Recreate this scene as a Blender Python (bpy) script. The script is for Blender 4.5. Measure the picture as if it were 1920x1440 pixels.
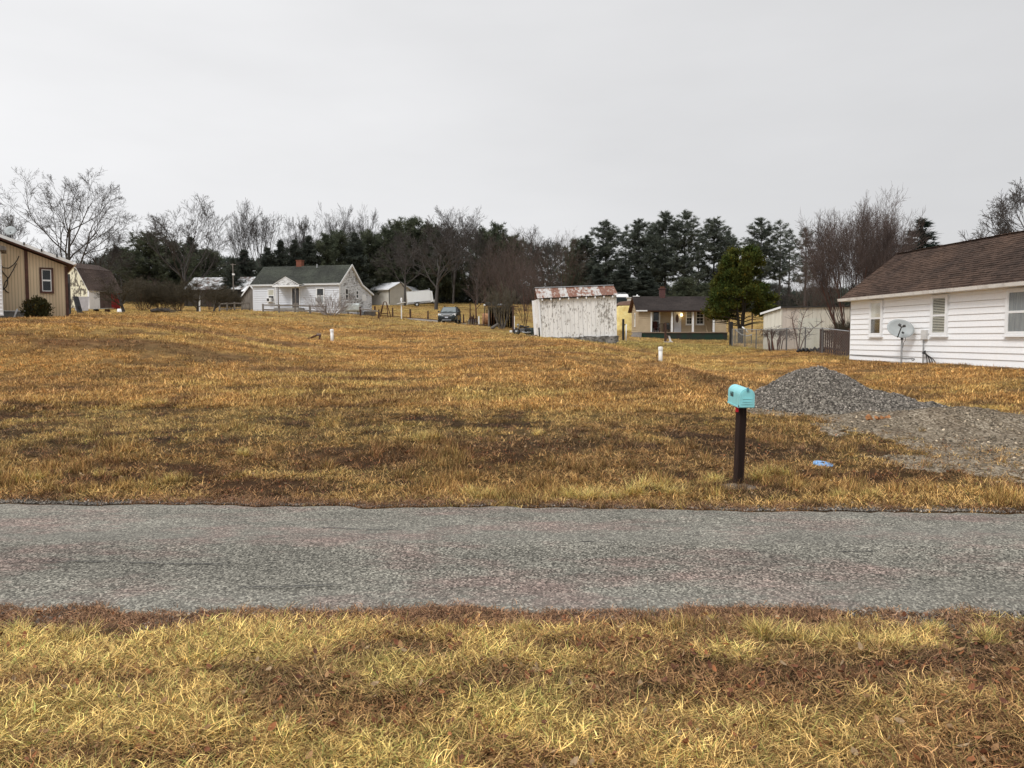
import bpy, math, random
import numpy as np
from mathutils import Vector, Matrix, Euler
S = bpy.context.scene
R = math.radians
for _o in list(bpy.data.objects):
    bpy.data.objects.remove(_o)

# ------------------------------------------------------------------ camera
FPX, EYE, PITCH = 1450.0, 1.75, math.atan(85 / 1450.0)
cam_d = bpy.data.cameras.new('camera')
cam_d.sensor_width = 36.0
cam_d.lens = 36.0 * FPX / 1920
cam_d.clip_start, cam_d.clip_end = 0.05, 3000
cam = bpy.data.objects.new('camera', cam_d)
S.collection.objects.link(cam)
cam.location = (0, 0, EYE)
cam.rotation_euler = (math.pi / 2 - PITCH, 0, 0)
S.camera = cam

# ------------------------------------------------------------------ sky and sun (overcast)
SUN_DIR = Vector((-0.50, -0.52, 0.69)).normalized()          # towards the veiled sun
W = bpy.data.worlds.new('World'); S.world = W; W.use_nodes = True
nt = W.node_tree; nt.nodes.clear()
def wn(t, **k):
    n = nt.nodes.new(t)
    for a, b in k.items(): setattr(n, a, b)
    return n
L = nt.links.new
out = wn('ShaderNodeOutputWorld')
tc = wn('ShaderNodeTexCoord')
sky = wn('ShaderNodeTexSky'); sky.sky_type = 'NISHITA'; sky.sun_disc = False
sky.sun_elevation = math.asin(SUN_DIR.z); sky.sun_rotation = math.atan2(SUN_DIR.x, SUN_DIR.y)
sep = wn('ShaderNodeSeparateXYZ'); L(tc.outputs['Generated'], sep.inputs[0])
def wmath(op, a, b=None, c=None, clamp=False):
    n = wn('ShaderNodeMath', operation=op, use_clamp=clamp)
    for i, v in enumerate((a, b, c)):
        if v is None: continue
        if isinstance(v, (int, float)): n.inputs[i].default_value = v
        else: L(v, n.inputs[i])
    return n.outputs[0]
# brighter towards the veiled sun (left), greyer to the right, brighter overhead like any overcast dome
side = wmath('MULTIPLY_ADD', sep.outputs['X'], -0.21, 0.755)
zz = wmath('MULTIPLY_ADD', sep.outputs['Z'], 1.9, -0.85, clamp=True)
dome = wmath('MULTIPLY_ADD', zz, 0.95, 1.0)
ns = wn('ShaderNodeTexNoise'); ns.inputs['Scale'].default_value = 3.0; ns.inputs['Detail'].default_value = 5
mp = wn('ShaderNodeMapping'); mp.inputs['Scale'].default_value = (1, 1, 3.4)
L(tc.outputs['Generated'], mp.inputs[0]); L(mp.outputs[0], ns.inputs['Vector'])
cl = wmath('MULTIPLY_ADD', ns.outputs['Fac'], 0.20, 0.90)
lum = wmath('MULTIPLY', wmath('MULTIPLY', side, dome), cl)
grey = wn('ShaderNodeCombineColor')
L(lum, grey.inputs[0]); L(lum, grey.inputs[1]); L(wmath('MULTIPLY', lum, 1.012), grey.inputs[2])
skm = wn('ShaderNodeMix', data_type='RGBA', blend_type='MIX')
skx = wn('ShaderNodeMix', data_type='RGBA', blend_type='MULTIPLY'); skx.inputs[0].default_value = 1
L(sky.outputs[0], skx.inputs[6]); skx.inputs[7].default_value = (.1, .1, .1, 1)
skm.inputs[0].default_value = 0.97
L(skx.outputs[2], skm.inputs[6]); L(grey.outputs[0], skm.inputs[7])
bg = wn('ShaderNodeBackground'); bg.inputs[1].default_value = 1.0
L(skm.outputs[2], bg.inputs[0]); L(bg.outputs[0], out.inputs[0])

sun_d = bpy.data.lights.new('sun', 'SUN'); sun_d.energy = 1.5; sun_d.angle = R(16); sun_d.color = (1, .985, .96)
sun = bpy.data.objects.new('sun', sun_d); S.collection.objects.link(sun)
sun.rotation_euler = SUN_DIR.to_track_quat('Z', 'Y').to_euler()

S.view_settings.view_transform = 'Standard'
S.view_settings.look = 'None'
S.view_settings.exposure = 0.08
S.view_settings.gamma = 1.0
S.view_settings.use_curve_mapping = False
S.render.engine = 'CYCLES'
S.cycles.max_bounces = 5; S.cycles.diffuse_bounces = 3; S.cycles.transparent_max_bounces = 6

# ------------------------------------------------------------------ measuring helpers
ca, sa = math.cos(PITCH), math.sin(PITCH)
def ray(px, py):
    u, v = (px - 960) / FPX, (720 - py) / FPX
    return u, ca + v * sa, -sa + v * ca
def P(px, py, d):
    x, y, z = ray(px, py); k = d / y
    return Vector((x * k, d, EYE + z * k))
def G0(px, py, z=0.0):
    x, y, zz = ray(px, py); k = (z - EYE) / zz
    return Vector((x * k, y * k, z))

# ------------------------------------------------------------------ mesh building
class MB:
    def __init__(s): s.v, s.f, s.m = [], [], []
    def add(s, vs, fs, mi=0):
        b = len(s.v); s.v += [tuple(p) for p in vs]
        for f in fs: s.f.append(tuple(b + i for i in f)); s.m.append(mi)
        return s
    def hexa(s, lo, hi, mi=0):
        return s.add(list(lo) + list(hi), [(3, 2, 1, 0), (4, 5, 6, 7), (0, 1, 5, 4), (1, 2, 6, 5), (2, 3, 7, 6), (3, 0, 4, 7)], mi)
    def box(s, x0, x1, y0, y1, z0, z1, mi=0):
        return s.hexa([(x0, y0, z0), (x1, y0, z0), (x1, y1, z0), (x0, y1, z0)], [(x0, y0, z1), (x1, y0, z1), (x1, y1, z1), (x0, y1, z1)], mi)
    def beam(s, a, b, w, h, mi=0, up=(0, 0, 1)):
        a, b = Vector(a), Vector(b); d = (b - a).normalized(); u = Vector(up)
        if abs(d.dot(u)) > .98: u = Vector((0, 1, 0))
        r = d.cross(u).normalized() * w / 2; q = r.cross(d).normalized() * h / 2
        return s.hexa([a - r - q, a + r - q, b + r - q, b - r - q], [a - r + q, a + r + q, b + r + q, b - r + q], mi)
    def tube(s, pts, rad, n=8, mi=0, cap=True):
        pts = [Vector(p) for p in pts]
        if isinstance(rad, (int, float)): rad = [rad] * len(pts)
        b = len(s.v); ref = None
        for i, p in enumerate(pts):
            d = (pts[min(i + 1, len(pts) - 1)] - pts[max(i - 1, 0)])
            d = d.normalized() if d.length > 1e-9 else Vector((0, 0, 1))
            if ref is None: ref = Vector((1, 0, 0)) if abs(d.x) < .9 else Vector((0, 1, 0))
            r = (ref - d * ref.dot(d)).normalized(); q = d.cross(r); ref = r
            for k in range(n):
                t = 2 * math.pi * k / n
                s.v.append(tuple(p + (r * math.cos(t) + q * math.sin(t)) * rad[i]))
        for i in range(len(pts) - 1):
            for k in range(n):
                k2 = (k + 1) % n
                s.f.append((b + i * n + k, b + i * n + k2, b + (i + 1) * n + k2, b + (i + 1) * n + k)); s.m.append(mi)
        if cap:
            s.f.append(tuple(b + k for k in range(n))[::-1]); s.m.append(mi)
            e = b + (len(pts) - 1) * n
            s.f.append(tuple(e + k for k in range(n))); s.m.append(mi)
        return s
    def prism(s, poly, y0, y1, mi=0, axis='y'):
        n = len(poly)
        if axis == 'y': A = [(x, y0, z) for x, z in poly] + [(x, y1, z) for x, z in poly]
        elif axis == 'x': A = [(y0, x, z) for x, z in poly] + [(y1, x, z) for x, z in poly]
        else: A = [(x, z, y0) for x, z in poly] + [(x, z, y1) for x, z in poly]
        F = [tuple(range(n)), tuple(range(2 * n - 1, n - 1, -1))]
        for i in range(n):
            j = (i + 1) % n; F.append((i, i + n, j + n, j))
        return s.add(A, F, mi)
    def lathe(s, prof, n=16, mi=0, c=(0, 0)):
        b = len(s.v)
        for r, z in prof:
            for k in range(n):
                t = 2 * math.pi * k / n; s.v.append((c[0] + r * math.cos(t), c[1] + r * math.sin(t), z))
        for i in range(len(prof) - 1):
            for k in range(n):
                k2 = (k + 1) % n; s.f.append((b + i * n + k, b + i * n + k2, b + (i + 1) * n + k2, b + (i + 1) * n + k)); s.m.append(mi)
        return s
    def mesh(s, name, mats, smooth=False, fix=True):
        me = bpy.data.meshes.new(name); me.from_pydata(s.v, [], s.f)
        for m in (mats if isinstance(mats, (list, tuple)) else [mats]): me.materials.append(m)
        if any(s.m): me.polygons.foreach_set('material_index', s.m)
        if smooth: me.polygons.foreach_set('use_smooth', [True] * len(me.polygons))
        me.update()
        if fix and len(s.f) < 4000:
            import bmesh
            bm = bmesh.new(); bm.from_mesh(me); bmesh.ops.recalc_face_normals(bm, faces=bm.faces); bm.to_mesh(me); bm.free()
        return me
    def build(s, name, mats, parent=None, smooth=False, loc=(0, 0, 0), rz=0, bevel=0):
        return link(name, s.mesh(name, mats, smooth), parent, loc, rz, bevel)

def link(name, me, parent=None, loc=(0, 0, 0), rz=0, bevel=0):
    o = bpy.data.objects.new(name, me); S.collection.objects.link(o)
    o.location = loc
    o.rotation_euler = rz if isinstance(rz, (tuple, Euler)) else (0, 0, rz)
    if parent: o.parent = parent
    if bevel:
        b = o.modifiers.new('bevel', 'BEVEL'); b.width = bevel; b.segments = 2; b.limit_method = 'ANGLE'
    return o
def np_mesh(name, verts, faces, mat, col=None, smooth=False):
    """faces: (n,3) or (n,4) int array"""
    me = bpy.data.meshes.new(name); nv, (nf, k) = len(verts), faces.shape
    me.vertices.add(nv); me.vertices.foreach_set('co', np.asarray(verts, np.float32).ravel())
    me.loops.add(nf * k); me.loops.foreach_set('vertex_index', np.asarray(faces, np.int32).ravel())
    me.polygons.add(nf); me.polygons.foreach_set('loop_start', np.arange(0, nf * k, k, dtype=np.int32))
    me.polygons.foreach_set('loop_total', np.full(nf, k, np.int32))
    if smooth: me.polygons.foreach_set('use_smooth', np.ones(nf, bool))
    if col is not None:
        a = me.attributes.new('col', 'FLOAT_COLOR', 'POINT')
        c = np.ones((nv, 4), np.float32); c[:, :3] = col; a.data.foreach_set('color', c.ravel())
    me.materials.append(mat); me.update(calc_edges=True); me.validate()
    return me
def tag(o, label=None, cat=None, group=None, kind=None):
    if label: o['label'] = label
    if cat: o['category'] = cat
    if group: o['group'] = group
    if kind: o['kind'] = kind
    return o
def thing(name, label, cat, loc=(0, 0, 0), rz=0, group=None, scale=None):
    o = bpy.data.objects.new(name, None); S.collection.objects.link(o)
    o.empty_display_size = .3; o.location = loc
    o.rotation_euler = rz if isinstance(rz, tuple) else (0, 0, rz)
    if scale: o.scale = scale
    return tag(o, label, cat, group)

# ------------------------------------------------------------------ materials
def srgb(r, g, b):
    f = lambda c: (c / 255 / 12.92) if c / 255 <= .04045 else ((c / 255 + .055) / 1.055) ** 2.4
    return (f(r), f(g), f(b))
class NT:
    def __init__(s, name):
        s.m = bpy.data.materials.new(name); s.m.use_nodes = True
        s.t = s.m.node_tree; s.b = s.t.nodes['Principled BSDF']; s.o = s.t.nodes['Material Output']
        g = s.n('ShaderNodeNewGeometry'); s.pos = g.outputs['Position']; s.geo = g
    def n(s, t, **k):
        x = s.t.nodes.new(t)
        for a, b in k.items(): setattr(x, a, b)
        return x
    def l(s, a, b): s.t.links.new(a, b)
    def val(s, sock, v):
        if isinstance(v, (int, float)): sock.default_value = v
        elif isinstance(v, (tuple, list)): sock.default_value = tuple(v) + ((1,) if len(v) == 3 and len(sock.default_value) == 4 else ())
        else: s.l(v, sock)
    def map(s, vec, scale=(1, 1, 1), loc=(0, 0, 0), rot=(0, 0, 0)):
        x = s.n('ShaderNodeMapping'); s.l(vec, x.inputs[0])
        x.inputs['Scale'].default_value = scale; x.inputs['Location'].default_value = loc; x.inputs['Rotation'].default_value = rot
        return x.outputs[0]
    def noise(s, scale, vec=None, detail=4, rough=.55):
        x = s.n('ShaderNodeTexNoise'); x.inputs['Scale'].default_value = scale; x.inputs['Detail'].default_value = detail
        x.inputs['Roughness'].default_value = rough
        s.l(vec or s.pos, x.inputs['Vector']); return x.outputs['Fac']
    def voro(s, scale, vec=None, out='Color', feature='F1'):
        x = s.n('ShaderNodeTexVoronoi'); x.feature = feature; x.inputs['Scale'].default_value = scale; s.l(vec or s.pos, x.inputs['Vector'])
        return x.outputs[out]
    def ramp(s, fac, stops, interp='LINEAR'):
        x = s.n('ShaderNodeValToRGB'); s.l(fac, x.inputs[0]); x.color_ramp.interpolation = interp; e = x.color_ramp.elements
        while len(e) < len(stops): e.new(.5)
        for i, (p, c) in enumerate(stops):
            e[i].position = p; e[i].color = (c, c, c, 1) if isinstance(c, (int, float)) else tuple(c) + (1,)
        return x.outputs[0]
    def mix(s, fac, a, b, blend='MIX'):
        x = s.n('ShaderNodeMix', data_type='RGBA', blend_type=blend)
        s.val(x.inputs[0], fac); s.val(x.inputs[6], a); s.val(x.inputs[7], b); return x.outputs[2]
    def math(s, op, a, b=0.0, c=0.0, clamp=False):
        x = s.n('ShaderNodeMath', operation=op, use_clamp=clamp)
        s.val(x.inputs[0], a); s.val(x.inputs[1], b); s.val(x.inputs[2], c); return x.outputs[0]
    def bump(s, h, strength=.3, dist=.02):
        x = s.n('ShaderNodeBump'); x.inputs['Strength'].default_value = strength; x.inputs['Distance'].default_value = dist
        s.l(h, x.inputs['Height']); s.l(x.outputs[0], s.b.inputs['Normal'])
    def set(s, col=None, rough=None, spec=None, metal=None):
        if col is not None: s.val(s.b.inputs['Base Color'], col)
        if rough is not None: s.val(s.b.inputs['Roughness'], rough)
        if spec is not None: s.val(s.b.inputs['Specular IOR Level'], spec)
        if metal is not None: s.val(s.b.inputs['Metallic'], metal)
        return s.m
def pm(name, c1, c2=None, scale=6, rough=.7, stretch=(1, 1, 1), bump=0, spec=.3, metal=0, lo=.35, hi=.65, detail=5):
    t = NT(name)
    if c2 is None: c2 = tuple(c * .82 for c in c1)
    v = t.map(t.pos, stretch); f = t.noise(scale, v, detail)
    c = t.ramp(f, [(lo, c1), (hi, c2)])
    if bump: t.bump(t.noise(scale * 3, v, 4), bump)
    return t.set(c, rough, spec, metal)

# ------------------------------------------------------------------ smooth value noise (numpy)
def _hash(ix, iy, seed):
    h = (ix.astype(np.int64) * 374761393 + iy.astype(np.int64) * 668265263 + seed * 974634777) & 0xffffffff
    h = ((h ^ (h >> 13)) * 1274126177) & 0xffffffff
    return ((h ^ (h >> 16)) & 0xffff) / 65535.0
def vnoise(x, y, seed=0):
    x = np.asarray(x, float); y = np.asarray(y, float)
    ix, iy = np.floor(x), np.floor(y); fx, fy = x - ix, y - iy
    fx = fx * fx * (3 - 2 * fx); fy = fy * fy * (3 - 2 * fy)
    a, b, c, d = _hash(ix, iy, seed), _hash(ix + 1, iy, seed), _hash(ix, iy + 1, seed), _hash(ix + 1, iy + 1, seed)
    return (a * (1 - fx) + b * fx) * (1 - fy) + (c * (1 - fx) + d * fx) * fy
def fbm(x, y, seed=0, octv=4):
    s = 0; a = .5; t = 0
    for i in range(octv):
        s = s + a * vnoise(np.asarray(x) * 2 ** i + 17.3 * i, np.asarray(y) * 2 ** i - 9.1 * i, seed + i); t += a; a *= .55
    return s / t
def sstep(a, b, x): 
    t = np.clip((np.asarray(x, float) - a) / (b - a), 0, 1); return t * t * (3 - 2 * t)
# ================================================================== terrain
_ctl = []
def _c(*a): _ctl.append(a)
for x in (-60, -30, -12, -5, 0, 5, 12, 30, 60):
    for y in (-30, 0, 4, 6.5, 8.4): _c(x, y, 0.0)
for px, py, d in [(128, 594, 36), (20, 601, 36), (60, 617, 26), (300, 640, 25), (623, 640, 36), (475, 583, 72), (638, 588, 70), (695, 593.5, 76),
                  (845, 608, 77), (980, 614, 68), (168, 579, 75), (225, 580, 79), (790, 574, 118), (720, 572, 125), (1014, 634, 45), (1157, 648, 45),
                  (1240, 683, 29), (1200, 634, 74), (1365, 637, 76), (1420, 612, 90), (1420, 588, 125), (1432, 656, 42), (1545, 663, 34),
                  (962, 623, 62), (300, 588, 70), (400, 585, 72), (780, 596, 80), (1300, 650, 50)]:
    p = P(px, py, d); _c(p.x, p.y, p.z)
for x, y, z in [(0, 12, .22), (0, 16, .46), (0, 22, .88), (0, 30, 1.36), (-6, 12, .24), (-6, 18, .62), (-8, 26, 1.15), (-14, 14, .38), (-14, 22, .95),
                (-25, 16, .6), (-25, 26, 1.7), (3, 12, .20), (3, 18, .52), (3, 24, .85), (13.6, 31, .9), (14.6, 22, .88), (14.2, 26, .89),
                (15.5, 14, .45), (20, 30, 1.0), (22, 20, .9), (11, 19, .42), (9, 23, .5), (8, 30, .86), (7.5, 16, .33), (5.2, 14, .25), (10, 13, .16), (13, 11, .1), (7, 10, .03),
                (3.2, 40, 1.62), (2.2, 30, 1.42), (3.6, 31, 1.33), (4.1, 28, 1.20), (4.9, 24.5, .97), (5.4, 21, .76), (6.4, 28, .62), (6.9, 24, .47), (7.1, 20.5, .36), (7.6, 33, .76), (6.2, 36, .92), (4.0, 34, 1.42), (2.0, 24, 1.02), (-40, 36, 2.8), (-60, 60, 4), (-90, 100, 6), (40, 40, 1.6), (40, 76, 2.2), (70, 100, 4.5), (100, 60, 2.5),
                (0, 120, 6.6), (0, 160, 9.5), (-60, 150, 9.0), (40, 150, 7.2), (80, 180, 8.5), (-120, 200, 11), (0, 260, 12), (120, 260, 11), (-250, 350, 13), (0, 400, 13), (250, 350, 13),
                (-300, 100, 6), (300, 100, 4), (-300, 0, 0), (300, 0, 0), (0, -60, 0)]: _c(x, y, z)
_C = np.array(_ctl); _X = _C[:, :2] / 50.0
def _U(r2): return np.where(r2 > 1e-12, r2 * np.log(r2 + 1e-12), 0)
_n = len(_C)
_K = _U(((_X[:, None] - _X[None]) ** 2).sum(-1)) + np.eye(_n) * 2e-4
_Pm = np.c_[np.ones(_n), _X]
_w = np.linalg.solve(np.block([[_K, _Pm], [_Pm.T, np.zeros((3, 3))]]), np.r_[_C[:, 2], 0, 0, 0])
RF0, RF1 = G0(0, 938), G0(1920, 956)           # far edge of the lane
RN0, RN1 = G0(0, 1141), G0(1920, 1147)         # near edge
def road_far(x): return RF0.y + (RF1.y - RF0.y) * (np.asarray(x) - RF0.x) / (RF1.x - RF0.x)
def road_near(x): return RN0.y + (RN1.y - RN0.y) * (np.asarray(x) - RN0.x) / (RN1.x - RN0.x)
def height_raw(x, y):
    x = np.asarray(x, float); y = np.asarray(y, float); sh = x.shape; x = x.ravel(); y = y.ravel()
    z = np.empty(len(x)); q = np.c_[np.clip(x, -320, 320), np.clip(y, -60, 420)] / 50.0
    for i in range(0, len(x), 20000):
        s = slice(i, i + 20000); r2 = ((q[s, None] - _X[None]) ** 2).sum(-1)
        z[s] = _U(r2) @ _w[:_n] + _w[_n] + q[s] @ _w[_n + 1:]
    return z.reshape(sh)
def height(x, y):
    scalar = np.ndim(x) == 0
    x = np.atleast_1d(np.asarray(x, float)); y = np.atleast_1d(np.asarray(y, float))
    z = height_raw(x, y)
    off = sstep(.1, 1.2, np.maximum(road_near(x) - y, y - road_far(x)))     # lumps die out at the lane
    z = z * sstep(0, 2.5, y - road_far(x) + .2) * 1.0 + 0
    amp = off
    z = z + amp * ((fbm(x * .35, y * .35, 3, 3) - .5) * .16 + (fbm(x * 1.6, y * 1.6, 9, 3) - .5) * .055 + (fbm(x * 6, y * 6, 21, 2) - .5) * .022)
    z = z + .035 * sstep(.05, .5, road_near(x) - y)
    z = z - .02 * (1 - off)
    # fade lumps where buildings stand: far ground smooth enough already
    return float(z[0]) if scalar else z
def H(x, y): return float(height(x, y))
def gp(px, d, dz=0.0):
    x = (px - 960) / FPX * d
    return Vector((x, d, H(x, d) + dz))

# ------------------------------------------------------------------ colour of the turf over the plot
GOLD, YEL, OLI, BRN, DRK = [np.array(c) for c in ((.55, .335, .122), (.58, .445, .16), (.32, .285, .085), (.27, .155, .062), (.115, .064, .038))]
def turf(x, y):
    """colour (n,3) and cover 0..1"""
    x = np.asarray(x, float); y = np.asarray(y, float)
    a = fbm(x * .22 + 5, y * .42, 31, 4); b = fbm(x * .75, y * 1.3, 47, 4); c = fbm(x * .12, y * .2, 71, 3); d = fbm(x * 1.9, y * 2.6, 91, 3)
    near = 1 - sstep(4.6, 5.4, y); far = sstep(12.5, 17, y + (a - .5) * 6); vfar = sstep(40, 60, y)
    col = np.empty(x.shape + (3,))
    mid = YEL * .44 + GOLD * .18 + BRN * .42
    def lerp(p, q, t): return p + (q - p) * t[..., None]
    base = lerp(np.broadcast_to(mid, col.shape), np.broadcast_to(YEL * .85 + OLI * .12, col.shape), near)
    base = lerp(base, np.broadcast_to(GOLD, col.shape), far)
    base = lerp(base, np.broadcast_to(YEL * .62 + OLI * .38, col.shape), vfar * .55)
    base = lerp(base, np.broadcast_to(YEL * .95, col.shape), sstep(.50, .62, a) * (.35 + .3 * far + .3 * near) * (1 - vfar * .5))
    base = lerp(base, np.broadcast_to(BRN * 1.15, col.shape), sstep(.50, .60, fbm(x * .3 + 40, y * .55, 201, 4)) * .6 * (1 - near * .7))
    base = lerp(base, np.broadcast_to(GOLD * .98, col.shape), sstep(.5, .62, c) * .45)
    base = lerp(base, np.broadcast_to(OLI, col.shape), sstep(.55, .7, b) * (.24 + .2 * near))
    pr = sstep(.4, 2.6, x) * near * .5                                   # verge browner to the right
    base = lerp(base, np.broadcast_to(BRN * 1.25, col.shape), pr * sstep(.38, .6, a * .5 + d * .5))
    # bare, dark thatch patches
    pt = sstep(.53, .64, b * .55 + d * .45) * (.88 - .18 * far - .30 * vfar)
    midp = sstep(8.6, 10, y) * (1 - sstep(13.5, 17, y)) * .75 * sstep(.40, .58, d * .6 + c * .4)
    pt = np.clip(pt + midp * .5 + pr * sstep(.44, .60, d) * 1.3, 0, 1)
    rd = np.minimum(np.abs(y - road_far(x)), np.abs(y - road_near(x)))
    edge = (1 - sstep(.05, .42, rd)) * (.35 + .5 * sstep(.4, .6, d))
    # mown scars on the slope
    for (sx, sy, rx, ry) in ((-11.5, 30, 4.2, .8), (-5.6, 22.5, 2.4, .9), (-12, 24.5, 4, .8), (-3.5, 20, 1.6, .5), (-1.2, 26, 2.2, .5), (2.2, 27, 2, .45), (-19, 29, 5, .7),
                             (-2.2, 10.6, 1.0, .6), (-3, 9.0, .8, .35), (3.6, 11.4, 1.2, .8), (5.2, 9.7, 1.1, .5), (6.6, 8.9, 1.2, .4), (.4, 11.5, 1.4, .7), (1.2, 3.6, .45, .2), (-1.55, 3.0, .5, .12), (-.75, 3.35, .45, .12), (-2.2, 3.7, .5, .14), (.1, 2.95, .35, .12), (.55, 4.2, .5, .16), (.9, 4.6, 1.0, .16), (.35, 2.85, .35, .14), (1.7, 4.0, .5, .14), (2.7, 3.3, .6, .2), (.75, 3.25, .3, .1), (3.0, 4.5, .7, .14), (2.3, 3.9, .6, .2), (-.3, 4.55, .6, .12), (1.9, 3.0, .5, .25), (1.4, 4.35, .6, .18)):
        e = ((x - sx) / rx) ** 2 + ((y - sy) / ry) ** 2 + (d - .5) * 2.4
        pt = np.maximum(pt, (1 - sstep(.3, 1.25, e)) * .8)
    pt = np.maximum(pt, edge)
    A0, B0 = P(1085, 646, 41), P(1410, 742, 17.5); ux_, uy_ = B0.x - A0.x, B0.y - A0.y; tq = np.clip(((x - A0.x) * ux_ + (y - A0.y) * uy_) / (ux_ ** 2 + uy_ ** 2), 0, 1)
    dq = np.hypot(x - A0.x - tq * ux_, y - A0.y - tq * uy_) + (a - .5) * 1.6
    pt = np.maximum(pt, (1 - sstep(.1, .55, np.abs(dq))) * .55)             # worn lip where the bank drops to the lower lawn
    lawn = (1 - sstep(.5, 1.1, np.sqrt(((x - 10) / 7.5) ** 2 + ((y - 50) / 14) ** 2))) * .75          # greener lawn below the porch house
    base = lerp(base, np.broadcast_to(YEL * .40 + OLI * .55, col.shape), lawn)
    gl = near * (1 - sstep(-1.6, .6, x)) * .30; base = lerp(base, np.broadcast_to(YEL * .70 + OLI * .34, col.shape), gl)
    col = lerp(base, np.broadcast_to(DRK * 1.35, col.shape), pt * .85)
    col = lerp(col, np.broadcast_to(np.array((.30, .13, .05)), col.shape), pt * sstep(.45, .6, a) * .35)
    return col, np.clip(1 - pt, 0, 1)

tm = NT('turf_ground')
at = tm.n('ShaderNodeAttribute'); at.attribute_name = 'col'
g1 = tm.noise(3.0, tm.map(tm.pos, (1, 1.8, 1)), 8, .72); g2 = tm.noise(38, tm.map(tm.pos, (1, 2.2, 1)), 3)
v = tm.math('MULTIPLY', tm.ramp(g1, [(.3, .45), (.7, 1.2)]), tm.ramp(g2, [(.3, .5), (.7, 1.3)]))
cc = tm.mix(1, at.outputs['Color'], tm.ramp(tm.noise(.9, tm.map(tm.pos, (.5, 1.4, 1)), 6, .65), [(.38, (.72, .68, .66)), (.62, (1.12, 1.12, 1.06))]), 'MULTIPLY')
x = tm.n('ShaderNodeVectorMath', operation='SCALE'); tm.l(cc, x.inputs[0]); tm.l(v, x.inputs['Scale'])
tm.bump(g2, .6, .03)
TURF = tm.set(x.outputs[0], .95, .1)

ys = [-12.0]
while ys[-1] < 640:
    y = ys[-1]; ys.append(y + (.6 if y < 2 else .09 if y < 5.6 else .16 if y < 9 else .10 + (y - 9) * .018 + .06))
ys = np.array(ys)
tt = np.linspace(-1, 1, 301); xs = np.sinh(tt * 4.6) / np.sinh(4.6) * 420
gx, gy = np.meshgrid(xs, ys); gz = height(gx, gy)
gc, _cov = turf(gx, gy)
gc = gc * (.30 + .58 * sstep(13, 30, gy))[..., None]          # thatch and soil close by, painted darker still as shade between the blades
ny, nx = gx.shape; ii = np.arange(ny * nx).reshape(ny, nx)
fq = np.stack([ii[:-1, :-1], ii[:-1, 1:], ii[1:, 1:], ii[1:, :-1]], -1).reshape(-1, 4)
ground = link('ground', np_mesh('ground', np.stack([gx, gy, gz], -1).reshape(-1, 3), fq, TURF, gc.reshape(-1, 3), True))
tag(ground, 'sloping dry winter lawn rising from the lane to the houses', 'lawn', kind='structure')

# ------------------------------------------------------------------ road
rm = NT('chip_seal_road')
st = rm.map(rm.pos, (1, 1, .2))
vc = rm.voro(76, st); 
gcol = rm.n('ShaderNodeRGBToBW'); rm.l(vc, gcol.inputs[0])
agg = rm.ramp(gcol.outputs[0], [(.10, (.034, .032, .026)), (.34, (.120, .113, .092)), (.6, (.20, .188, .155)), (.90, (.50, .47, .39))])
fine = rm.noise(160, st, 2)
agg = rm.mix(1, agg, rm.ramp(fine, [(.3, .7), (.7, 1.25)]), 'MULTIPLY')
lane = rm.noise(.55, rm.map(rm.pos, (.18, 1.7, 1)), 4)
agg = rm.mix(1, agg, rm.ramp(lane, [(.32, .70), (.5, .95), (.68, 1.16)]), 'MULTIPLY')
smooth_ = rm.ramp(rm.noise(.35, rm.map(rm.pos, (.10, 2.6, 1), (0, .4, 0)), 3), [(.45, 0.0), (.62, .45)])      # polished wheel tracks
agg = rm.mix(smooth_, agg, rm.mix(1, (.180, .171, .148), rm.ramp(fine, [(.3, .7), (.7, 1.25)]), 'MULTIPLY'))
big = rm.noise(2.2, rm.map(rm.pos, (.6, 1, 1)), 5, .65)
agg = rm.mix(1, agg, rm.ramp(big, [(.3, .8), (.7, 1.15)]), 'MULTIPLY')
pink = rm.ramp(rm.noise(.8, rm.map(rm.pos, (.7, 1.5, 1), (3.3, 1, 0)), 6, .7), [(.48, 0.0), (.62, .85)])
agg = rm.mix(pink, agg, rm.mix(1, agg, (1.15, .90, .92), 'MULTIPLY'))
rm.bump(rm.voro(88, st, 'Distance'), .6, .008)
ROAD = rm.set(agg, .88, .25)
rx = np.concatenate([np.linspace(-60, -9, 50), np.arange(-8.95, 9, .05), np.linspace(9.05, 60, 50)])
nf = road_far(rx) + (fbm(rx * 1.5, rx * 0, 5, 4) - .5) * .26 + (fbm(rx * 9, rx * 0, 15, 2) - .5) * .08
bay = np.zeros_like(rx)
for (c0, w0, dd) in ((-2.25, .55, -.15), (-1.15, .35, -.06), (.4, .9, -.16), (.9, .35, .05), (-.25, .5, .12), (1.7, .6, .10), (-3.0, .35, .05)):
    bay += .55 * dd * np.exp(-((rx - c0) / w0) ** 2)
nn = road_near(rx) + bay + (fbm(rx * 2.2, rx * 0, 6, 4) - .5) * .22 + (fbm(rx * 9, rx * 0, 16, 2) - .5) * .09
tv = np.linspace(0, 1, 15)
RV = []
for t in tv:
    yv = nn + (nf - nn) * t
    RV.append(np.stack([rx, yv, .022 * (1 - (2 * t - 1) ** 2) + .004 - .034 * (np.abs(2 * t - 1) > .99) + (fbm(rx * .8, yv * .8, 77, 2) - .5) * .012], -1))
RV = np.array(RV); ni, nj = RV.shape[:2]; ii = np.arange(ni * nj).reshape(ni, nj)
fq = np.stack([ii[:-1, :-1], ii[:-1, 1:], ii[1:, 1:], ii[1:, :-1]], -1).reshape(-1, 4)
road = link('road', np_mesh('road', RV.reshape(-1, 3), fq, ROAD, None, True))
tag(road, 'narrow grey chip sealed lane crossing in front of the lawn', 'road', kind='structure')
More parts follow.
